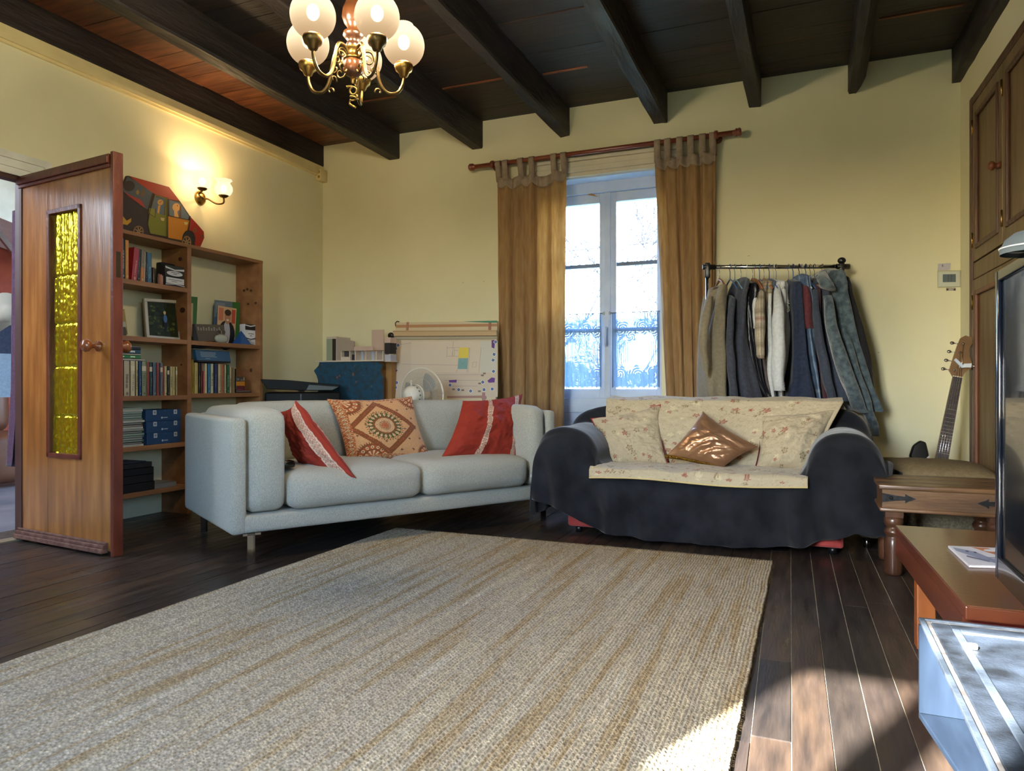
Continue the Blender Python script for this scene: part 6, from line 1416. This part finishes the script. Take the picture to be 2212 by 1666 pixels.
wp_('backplate', 2025, 584, 2081, 620, 0, .012, mat('pale_yellow_plastic', (200, 196, 150), rough=.5), 1.5, bevel=.002); wp_('cover', 2025, 586, 2073, 620, .012, .024, ivory, 1.5, bevel=.003)
wp_('display', 2035, 593.5, 2063, 610.5, .0242, .0248, flat((92, 104, 110), .25), .5); wp_('digit_bar', 2046, 595, 2048, 609.5, .025, .0252, flat((60, 72, 80)), 0); wp_('digit_bar', 2052, 595, 2055, 609.5, .025, .0252, flat((66, 78, 86)), 0)
wp_('bracket', 2044, 622, 2064, 628, 0, .006, flat((170, 160, 150))); 
for x in (2046, 2061.5): p = atY(x, 626, YB); MB().cyl((p.x, YB-.006, p.z), (p.x, YB-.010, p.z), .006, 8).build('screw', flat((80, 70, 66)), th_)
o = MB().prism([Vector((atY(x, y, YB).x, YB-.012, atY(x, y, YB).z)) for x, y in [(2025, 585), (2051, 584), (2053, 569), (2026, 570.5)]], (0, .003, 0)).build('note_card', flat((190, 186, 198)), None); tag(o, 'small pale card tucked behind the top of the thermostat', 'card')
decal('mark', [(rect(2034, 572.5, 2037, 577), (110, 106, 120))], lambda a, b: Vector((atY(a, b, YB).x, YB-.012, atY(a, b, YB).z)), (0, -1, 0), o)
mb = MB(); 
for i, (x, y) in enumerate([(1000, 611), (1045, 608), (1617, 553), (1898, 762), (1978, 968)]):
    p = atY(x, y, YB-.001); o = MB().prism([p+Vector((.006*math.cos(k), 0, .003*math.sin(k*1.3))) for k in range(6)], (0, .001, 0)).build('nail_hole', flat((120, 92, 50)), bpy.data.objects['wall_back'])

# ================================================================ BASS GUITAR
gt = atY(2083, 727, 4.62); gb = Vector((gt.x-.20, 4.47, .015)); ga_ = (gt-gb).normalized(); GLn = (gt-gb).length
gn = Vector((0, -1, 0)); gn = (gn-ga_*gn.dot(ga_)).normalized(); gr_ = ga_.cross(-gn).normalized()
if gr_.x < 0: gr_ = -gr_
GM = frame(gb, gr_, ga_, gn); gtr = thing('bass_guitar', 'black electric bass guitar with maple headstock leaning in the right corner', 'guitar', tuple(gb))
def gp3(P, z=0): return [GM @ Vector((x, y, z)) for x, y in P]
body = [(-.03, 0), (-.11, .015), (-.16, .08), (-.155, .16), (-.125, .23), (-.13, .31), (-.152, .38), (-.145, .44), (-.115, .475), (-.085, .47), (-.065, .42), (-.045, .36), (-.03, .34), (.03, .34), (.06, .35), (.09, .385), (.125, .385), (.15, .35), (.145, .29), (.115, .235), (.13, .17), (.155, .10), (.13, .03), (.06, 0)]
MB().prism(gp3(body, -.02), gn*.04).build('body', gloss_black, gtr, bevel=.01)
for pg in ([(-.075, .20), (-.085, .36), (-.06, .40), (-.035, .34), (-.035, .20)], [(.035, .20), (.035, .33), (.075, .345), (.11, .37), (.118, .34), (.09, .26), (.08, .20)]):
    MB().prism(gp3(pg, .0202), gn*.0025).build('pickguard', flat((206, 196, 192), .3), gtr)
nutY = GLn-.235
MB().prism(gp3([(-.033, .33), (.033, .33), (.022, nutY), (-.022, nutY)], .012), gn*.018).build('neck', mat('maple_neck', (170, 128, 80), (186, 144, 94), scale=8, rough=.3), gtr)
MB().prism(gp3([(-.034, .26), (.034, .26), (.0225, nutY), (-.0225, nutY)], .0301), gn*.006).build('fingerboard', mat('rosewood', (52, 44, 42), (66, 56, 52), scale=20, rough=.5), gtr)
for k in range(20):
    y = nutY-.62*(1-2**(-(k+1)/12)); w = .0225+.0115*(nutY-y)/(nutY-.26); MB().prism(gp3([(-w, y), (w, y), (w, y+.0015), (-w, y+.0015)], .0362), gn*.001).build('fret', chrome, gtr)
MB().prism(gp3([(-.023, nutY), (.023, nutY), (.023, nutY+.004), (-.023, nutY+.004)], .03), gn*.009).build('nut', flat((220, 214, 190), .4), gtr)
hs = [(-.022, nutY), (.022, nutY), (.03, nutY+.03), (.055, nutY+.06), (.055, nutY+.09), (.035, nutY+.13), (.03, nutY+.17), (.04, nutY+.20), (.03, GLn-.005), (.0, GLn), (-.022, GLn-.02), (-.03, nutY+.17), (-.038, nutY+.10), (-.045, nutY+.03)]
MB().prism(gp3(hs, .014), gn*.014).build('headstock', mat('maple_head', (112, 82, 50), (130, 98, 62), scale=8, rough=.35), gtr)
for k in range(4):
    y = nutY+.035+k*.05; x = -.022+k*.006
    MB().cyl(GM @ Vector((x, y, .028)), GM @ Vector((x, y, .042)), .006, 10).build('tuning_post', chrome, gtr)
    mb = MB().cyl(GM @ Vector((x-.01, y, .018)), GM @ Vector((x-.04, y, .018)), .003, 6); mb.lathe([(.001, -.004), (.011, -.003), (.011, .003), (.001, .004)], 10, 0, GM @ Matrix.Translation((x-.05, y, .018)) @ Matrix.Diagonal((1, .8, 1, 1))); mb.build('tuner_key', chrome, gtr)
    xs0 = -.015+k*.010; MB().cyl(GM @ Vector((xs0*1.4, .12, .042)), GM @ Vector((xs0, nutY, .040)), .0011, 5).cyl(GM @ Vector((xs0, nutY, .040)), GM @ Vector((x, y, .038)), .0011, 5).build('string', chrome, gtr)
mb = MB().prism(gp3([(-.035, nutY+.085), (.01, nutY+.05), (.018, nutY+.062), (-.028, nutY+.098)], .042), gn*.012); mb.build('clip_tuner', flat((190, 206, 220), .3), gtr)
MB().prism(gp3([(.012, nutY+.052), (.05, nutY+.06), (.05, nutY+.082), (.014, nutY+.074)], .042), gn*.014).build('tuner_display', flat((214, 222, 230), .3), gtr)
MB().cyl(GM @ Vector((.05, nutY+.07, .045)), GM @ Vector((.085, nutY+.072, .045)), .007, 10).build('tuner_key', chrome, gtr)

# ================================================================ OTTOMAN, SIDE TABLE, BENCH
speck = mat('speckled_tan_fabric', (112, 104, 88), (146, 138, 118), scale=90, rough=.95, bump=.4, bscale=200, lo=.35, hi=.65)
ot = thing('ottoman', 'speckled tan upholstered ottoman behind the rustic side table', 'ottoman', (.5, 4.2, 0))
MB().rbox(.225, .83, 3.93, 4.38, .05, .33, .02, 3).build('body', speck, ot)
def ott(u, v):
    U, V = 2*u-1, 2*v-1; k = max(0, 1-U**4)*max(0, 1-V**4)
    return Vector((.528+.303*U, 4.155+.226*V, .33+.095*k**.4+.004*fbm(u*5, v*5)))
MB().grid(30, 30, ott).build('seat_pad', mat('tan_seat_fabric', (112, 96, 66), (126, 110, 78), scale=60, rough=.9, bump=.3, bscale=200), ot, solid=.004)
for x, y in ((.26, 3.97), (.79, 3.97), (.26, 4.48), (.79, 4.34)): MB().cyl((x, y, 0), (x, y, .051), .016, 12).build('foot', chrome, ot)
stb = thing('side_table', 'rustic wooden side table with turned legs and black iron arrow straps', 'table', (.5, 3.6, 0))
tx0, tx1, ty0, ty1 = .266, .76, 3.385, 3.80
for i in range(3): MB().rbox(tx0, tx1, ty0+i*(ty1-ty0)/3+.0006, ty0+(i+1)*(ty1-ty0)/3-.0006, .366, .385, .004, 2).build('top_plank', rustic, stb)
MB().box(tx0+.014, tx1-.014, ty0+.014, ty0+.032, .288, .366).build('front_apron', rustic, stb); MB().box(tx0+.014, tx1-.014, ty1-.032, ty1-.014, .288, .366).build('back_apron', rustic, stb)
for x in (tx0+.014, tx1-.032): MB().box(x, x+.018, ty0+.032, ty1-.032, .288, .366).build('side_apron', rustic, stb)
MB().rbox(tx0+.004, tx1-.004, ty0+.004, ty1-.004, .272, .288, .005, 2).build('lower_moulding', rustic, stb)
lp = [(.001, 0), (.030, 0), (.034, .01), (.035, .05), (.036, .12), (.035, .15), (.029, .158), (.028, .163), (.036, .175), (.037, .185), (.030, .196), (.026, .20), (.032, .208), (.037, .22), (.037, .24), (.030, .246)]
for x in (tx0+.060, tx1-.060):
    for y in (ty0+.058, ty1-.058):
        MB().lathe(lp, 24, 0, Matrix.Translation((x, y, 0))).box(x-.034, x+.034, y-.034, y+.034, .246, .272).build('leg', rustic_leg, stb)
fy = ty0+.014
def strap(x, s_, z):
    pts = [(0, -.019), (.05, -.011), (.085, -.008), (.085, -.020), (.097, -.012), (.108, -.008), (.125, 0), (.108, .008), (.097, .012), (.085, .020), (.085, .008), (.05, .011), (0, .019)]
    P = [(x+s_*a, fy-.0003, z+b) for a, b in pts]
    if s_ < 0: P = P[::-1]
    t = MB().prism(P, (0, -.004, 0)).build('iron_strap', iron, stb); MB().sphere((x+s_*.034, fy-.005, z), .008, 10, sy=.7).build('stud', iron, t)
strap(tx0+.014, 1, .330); strap(tx1-.014, -1, .326)

bcn = thing('coffee_table', 'low reddish wooden coffee table in front of the rustic side table', 'table', (.58, 2.25, 0))
A1, A2 = Vector((.266, 2.739, 0)), Vector((.308, 1.80, 0)); bd = (A2-A1).normalized(); bnr = Vector((-bd.y, bd.x, 0)); 
if bnr.x < 0: bnr = -bnr
bnr = Vector((1, 0, 0))
def bxz(a0, a1, w0, w1, z0, z1): # a along from far, w to the right
    Lb = (A2-A1).length
    return MB().prism([A1+bd*a0+bnr*w0+Vector((0, 0, z0)), A1+bd*a1+bnr*w0+Vector((0, 0, z0)), A1+bd*a1+bnr*w1+Vector((0, 0, z0)), A1+bd*a0+bnr*w1+Vector((0, 0, z0))], (0, 0, z1-z0))
Lb = (A2-A1).length
bxz(0, Lb, 0, .56, .3275, .330).build('top', bench_top, bcn); bxz(-.001, Lb+.001, -.001, .561, .298, .3274).build('top_edge', bench_side, bcn, bevel=.003)
bxz(0.002, Lb-.03, .0, .018, .232, .2978).build('side_apron', bench_side, bcn); bxz(0.002, Lb-.03, .54, .558, .232, .2978).build('side_apron', bench_side, bcn)
bxz(Lb-.05, Lb-.03, .018, .54, .232, .2978).build('front_apron', mat('dark_red_wood', (112, 34, 30), rough=.4), bcn); bxz(.002, .02, .018, .54, .232, .2978).build('back_apron', bench_side, bcn)
for a in (.20, Lb-.12):
    for w in (.022, .485): bxz(a, a+.05, w, w+.05, 0, .2978).build('leg', bench_leg, bcn, bevel=.003)
mc4 = [atZ(2048, 1183.5, .331), atZ(2093, 1226, .331), atZ(2200, 1229, .331), atZ(2168, 1189, .331)]
mg = MB().prism(mc4, (0, 0, .006)).build('magazine', flat((226, 226, 230), .35), None, off=tuple(mc4[0])); tag(mg, 'magazine with a blue and white cover lying on the coffee table', 'magazine')
mf = bquad(mc4[0]+Vector((0, 0, .006)), mc4[3]+Vector((0, 0, .006)), mc4[2]+Vector((0, 0, .006)), mc4[1]+Vector((0, 0, .006)))
mpx = [(rect(.02, .02, .98, .98), (214, 216, 226)), ([(.05, .1), (.4, .3), (.75, .9), (.65, .95), (.3, .6), (.05, .3)], (140, 150, 180)), (ell(.25, .3, .03, .04), (60, 60, 90)), (ell(.38, .36, .03, .04), (60, 60, 90)), ([(.4, .05), (.7, .08), (.95, .5), (.8, .52), (.6, .3)], (196, 124, 84)), (ell(.72, .22, .14, .07), (226, 228, 236)), ([(.15, .55), (.5, .8), (.48, .86), (.12, .62)], (110, 116, 140)), (rect(.5, .62, .85, .66), (130, 134, 156)), (rect(.5, .72, .85, .75), (130, 134, 156)), (rect(.5, .8, .8, .83), (150, 154, 176))]
decal('cover_print', mpx, lambda a, b: mf(a, b), (0, 0, 1), mg)

# ================================================================ TELEVISION
T0 = Vector((.413, 2.01, 0)); T1 = Vector((.412, 1.797, 0)); td = (T1-T0).normalized(); tn = Vector((td.y, -td.x, 0))
if tn.x > 0: tn = -tn
TM = frame(T0, td, tn, (0, 0, 1)); tv = thing('television', 'large black flat television standing on the coffee table', 'television', (.40, 1.55, .33))
TW, z0, z1 = 1.06, .348, 1.068
MB().rbox(0, TW, -.045, 0, z0, z1, .006, 2, 0, TM).build('cabinet', gloss_black, tv)
mb = MB()
for a in [(0, .028, z0, z1), (TW-.028, TW, z0, z1), (.028, TW-.028, z1-.026, z1), (.028, TW-.028, z0, z0+.055)]: mb.rbox(a[0], a[1], 0, .010, a[2], a[3], .003, 1, 0, TM)
mb.build('bezel', mat('blue_black_gloss', (20, 26, 38), rough=.10, coat=.8), tv)
MB().box(.028, TW-.028, .0005, .002, z0+.055, z1-.026, 0, TM).build('screen', mat('screen_glass', (5, 6, 9), rough=.03, coat=1.0, spec=1.0), tv)
MB().box(.28, .78, -.04, -.005, .331, z0+.01, 0, TM).build('stand_neck', black_pl, tv)
capc = TM @ Vector((.25, -.01, z1)); cap = MB()
cap.lathe([(.060, 0.001), (.060, .012), (.052, .030), (.035, .044), (.012, .050), (.001, .051)], 24, 0, Matrix.Translation(capc))
o = cap.build('cap', flat((96, 104, 106), .9), None, off=tuple(capc)); tag(o, 'grey cap with white piping lying on top of the television', 'cap')
MB().tube([capc+Vector((.0605*math.cos(a), .0605*math.sin(a), .013)) for a in np.linspace(0, 2*PI, 28)], .0018, 6).build('piping', flat((220, 224, 226)), o)

# ================================================================ DUSTY STAND, bottom right
ds = thing('metal_stand', 'dusty blue-grey stand with a recessed tray top in the near right corner', 'stand', (.5, 1.35, 0))
DX0, DX1, DY1, DY0, DZ = .208, .80, 1.709, .80, .317
MB().box(DX0, DX1, DY1-.012, DY1, .125, DZ-.012).build('back_panel', dusty_darkened, ds)
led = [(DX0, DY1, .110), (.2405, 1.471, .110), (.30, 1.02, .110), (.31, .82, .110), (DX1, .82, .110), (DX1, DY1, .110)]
MB().prism(led, (0, 0, .013)).build('lower_shelf', dusty_darkened, ds, bevel=.002)
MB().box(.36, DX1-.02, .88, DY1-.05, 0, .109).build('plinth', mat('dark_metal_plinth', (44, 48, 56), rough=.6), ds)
MB().box(DX1-.012, DX1, DY0, DY1-.013, .125, DZ-.012).build('side_panel', dusty_darkened, ds)
MB().box(DX0+.004, DX1, DY0, DY1-.001, DZ-.0115, DZ-.006).build('tray_underside', dusty_dk, ds)
def bars(i0, i1, z0, z1, name, m):
    MB().box(DX0+i0, DX0+i1, DY0, DY1-i0, z0, z1).build(name, m, ds, bevel=.0015); MB().box(DX0+i1, DX1, DY1-i1, DY1-i0, z0, z1).build(name, m, ds, bevel=.0015)
bars(0, .010, DZ-.0055, DZ+.002, 'outer_lip', dusty); bars(.010, .020, DZ-.0055, DZ-.002, 'rim_groove', mat('worn_brown_rim', (70, 66, 66), (120, 116, 112), scale=40, rough=.6)); bars(.020, .052, DZ-.0055, DZ-.0005, 'rim_band', dusty_dk); bars(.052, .066, DZ-.0055, DZ+.0008, 'inner_strip', dusty)
MB().box(DX0+.066, DX1, DY0, DY1-.066, DZ-.0058, DZ-.0045).build('tray_panel', dusty_dk, ds)
p = atZ(2096, 1397, DZ); MB().rbox(p.x-.012, p.x+.012, p.y-.006, p.y+.006, DZ-.0045, DZ+.006, .003, 2).build('white_clip', flat((206, 214, 222), .4), ds)

# ================================================================ CUPBOARD on the right wall
wn_ = Vector((-1, -.038, 0)).normalized(); wd_ = Vector((.038, -1, 0)).normalized(); w0 = Vector((XR(4.68), 4.68, 0))
WM = frame(w0, wd_, wn_, (0, 0, 1)); cu = thing('cupboard', 'tall built-in wooden cupboard with panelled doors along the right wall', 'cupboard', tuple(w0))
def wq(x, y=800): q = hit(x, y, w0, wn_); return (q-w0).dot(wd_), q.z
CT = 2.385
MB().box(0, .055, 0.001, .028, 0, CT, 0, WM).build('edge_trim', cup_dark, cu, bevel=.004); MB().box(.055, 3.0, 0.001, .026, CT-.045, CT, 0, WM).build('top_trim', cup_dark, cu, bevel=.004)
MB().box(.055, 3.0, 0.0005, .006, 0, CT-.045, 0, WM).build('backing', cup_wood, cu)
zu0, zu1, zl0, zl1 = 1.475, CT-.05, .06, 1.375
MB().box(.056, 3.0, .006, .020, zl1+.006, zu0-.006, 0, WM).build('middle_rail', cup_wood, cu, bevel=.003); MB().box(.056, 3.0, .006, .020, 0, zl0-.004, 0, WM).build('bottom_rail', cup_wood, cu)
dw_ = wq(2189)[0]-wq(2121)[0]
for i in range(4):
    x0 = .062+i*(dw_+.006); x1 = x0+dw_
    for (z0, z1, nm) in ((zu0, zu1, 'upper_door'), (zl0, zl1, 'lower_door')):
        s_ = .062; d = MB().box(x0, x0+s_, .008, .024, z0, z1, 0, WM).box(x1-s_, x1, .008, .024, z0, z1, 0, WM).box(x0+s_, x1-s_, .008, .024, z0, z0+s_, 0, WM).box(x0+s_, x1-s_, .008, .024, z1-s_, z1, 0, WM).build(nm, cup_wood, cu, bevel=.002)
        MB().box(x0+s_, x1-s_, .008, .014, z0+s_, z1-s_, 0, WM).build('panel', cup_wood, d)
        mb = MB(); m_ = .026
        for a in [(x0+s_, x0+s_+m_, z0+s_, z1-s_), (x1-s_-m_, x1-s_, z0+s_, z1-s_), (x0+s_+m_, x1-s_-m_, z0+s_, z0+s_+m_), (x0+s_+m_, x1-s_-m_, z1-s_-m_, z1-s_)]: mb.rbox(a[0], a[1], .014, .032, a[2], a[3], .006, 2, 0, WM, smooth=False)
        mb.build('moulding', cup_dark if nm == 'upper_door' else cup_red, d)
        if nm == 'upper_door' and i % 2 == 0:
            kk = WM @ Vector((x1-.03 if i % 2 == 0 else x0+.03, .024, wq(2172, 357)[1]))
            MB().lathe([(.001, 0), (.018, 0), (.012, .012), (.012, .02), (.022, .03), (.024, .04), (.016, .05), (.001, .053)], 18, 0, Matrix.Translation(kk) @ Matrix.Rotation(-PI/2, 4, 'Y')).build('knob', cup_red, d)
        for hz in ((z0+.12), (z1-.12)): MB().cyl(WM @ Vector((x0-.002, .027, hz-.04)), WM @ Vector((x0-.002, .027, hz+.04)), .005, 8).build('hinge', brass, d)

# ================================================================ HALL beyond the door
def hx_(x, y, X): return atX(x, y, X)
ct_ = thing('curtain', 'mauve curtain hanging in the hall beyond the open door', 'curtain', tuple(hx_(30, 1000, -5.0)))
def hc(u, v):
    xl = 26+10*u-6*math.sin(v*3); xw = 14+20*max(0, v-.75)*2; x = (30-2*v)-(14*max(0, v-.7)*2.4)+u*(16+22*max(0, v-.72)); y = 455+(1008-455)*v
    p = hx_(x, y, -5.0); return p+Vector((.04*math.sin(u*14+v*2), 0, 0))
MB().grid(40, 40, hc).build('drape', fab('mauve_satin', (62, 42, 58), (84, 64, 90), rough=.4), ct_, solid=.004)
p = hx_(12, 676, -5.9); o = MB().lathe([(.001, .06), (.05, .058), (.07, .04), (.08, .0), (.16, -.005), (.16, -.012), (.001, -.012)], 26, 0, Matrix.Translation(p) @ Matrix.Rotation(PI/2+.2, 4, 'Y')).build('hat', flat((176, 170, 156), .9)); tag(o, 'pale hat hanging on the red hall wall', 'hat')
p = hx_(12, 790, -6.0); jk = thing('coat', 'pale blue and navy jacket hanging below the hat in the hall', 'coat', tuple(p))
def jf(r0, r1, z0, z1):
    def f(u, v):
        a = u*2*PI; r = r0+(r1-r0)*v; return Vector((p.x+.08*math.cos(a), p.y+(r+.015*math.sin(a*6))*math.sin(a), z0+(z1-z0)*v))
    return f
zt_, zm, zb_ = hx_(12, 700, -6.0).z, hx_(12, 765, -6.0).z, hx_(12, 858, -6.0).z
MB().grid(30, 10, jf(.17, .12, zm, zt_), wrapu=True).build('yoke', navy, jk); MB().grid(30, 14, jf(.22, .17, zb_, zm), wrapu=True).build('body', fab('pale_blue_cloth', (120, 140, 160)), jk)
p = hx_(-10, 960, -6.2); ac = thing('armchair', 'brown armchair in the hall behind the door', 'armchair', (p.x, p.y, -.012))
MB().rbox(p.x-.35, p.x+.35, p.y-.4, p.y+.22, .02, .42, .08, 4).build('seat', mat('brown_leather', (92, 54, 34), (110, 66, 42), scale=6, rough=.5), ac)
MB().rbox(p.x-.35, p.x-.1, p.y-.4, p.y+.22, .4, .78, .1, 4).build('backrest', _m['brown_leather'], ac)
tr_ = MB().prism([hx_(-30, 455, -6.25), hx_(50, 560, -6.25), hx_(50, 575, -6.25), hx_(-30, 475, -6.25)], (-.03, 0, 0)).build('trim_3', mat('dark_brown_paint', (70, 44, 38))); tag(tr_, kind='structure')
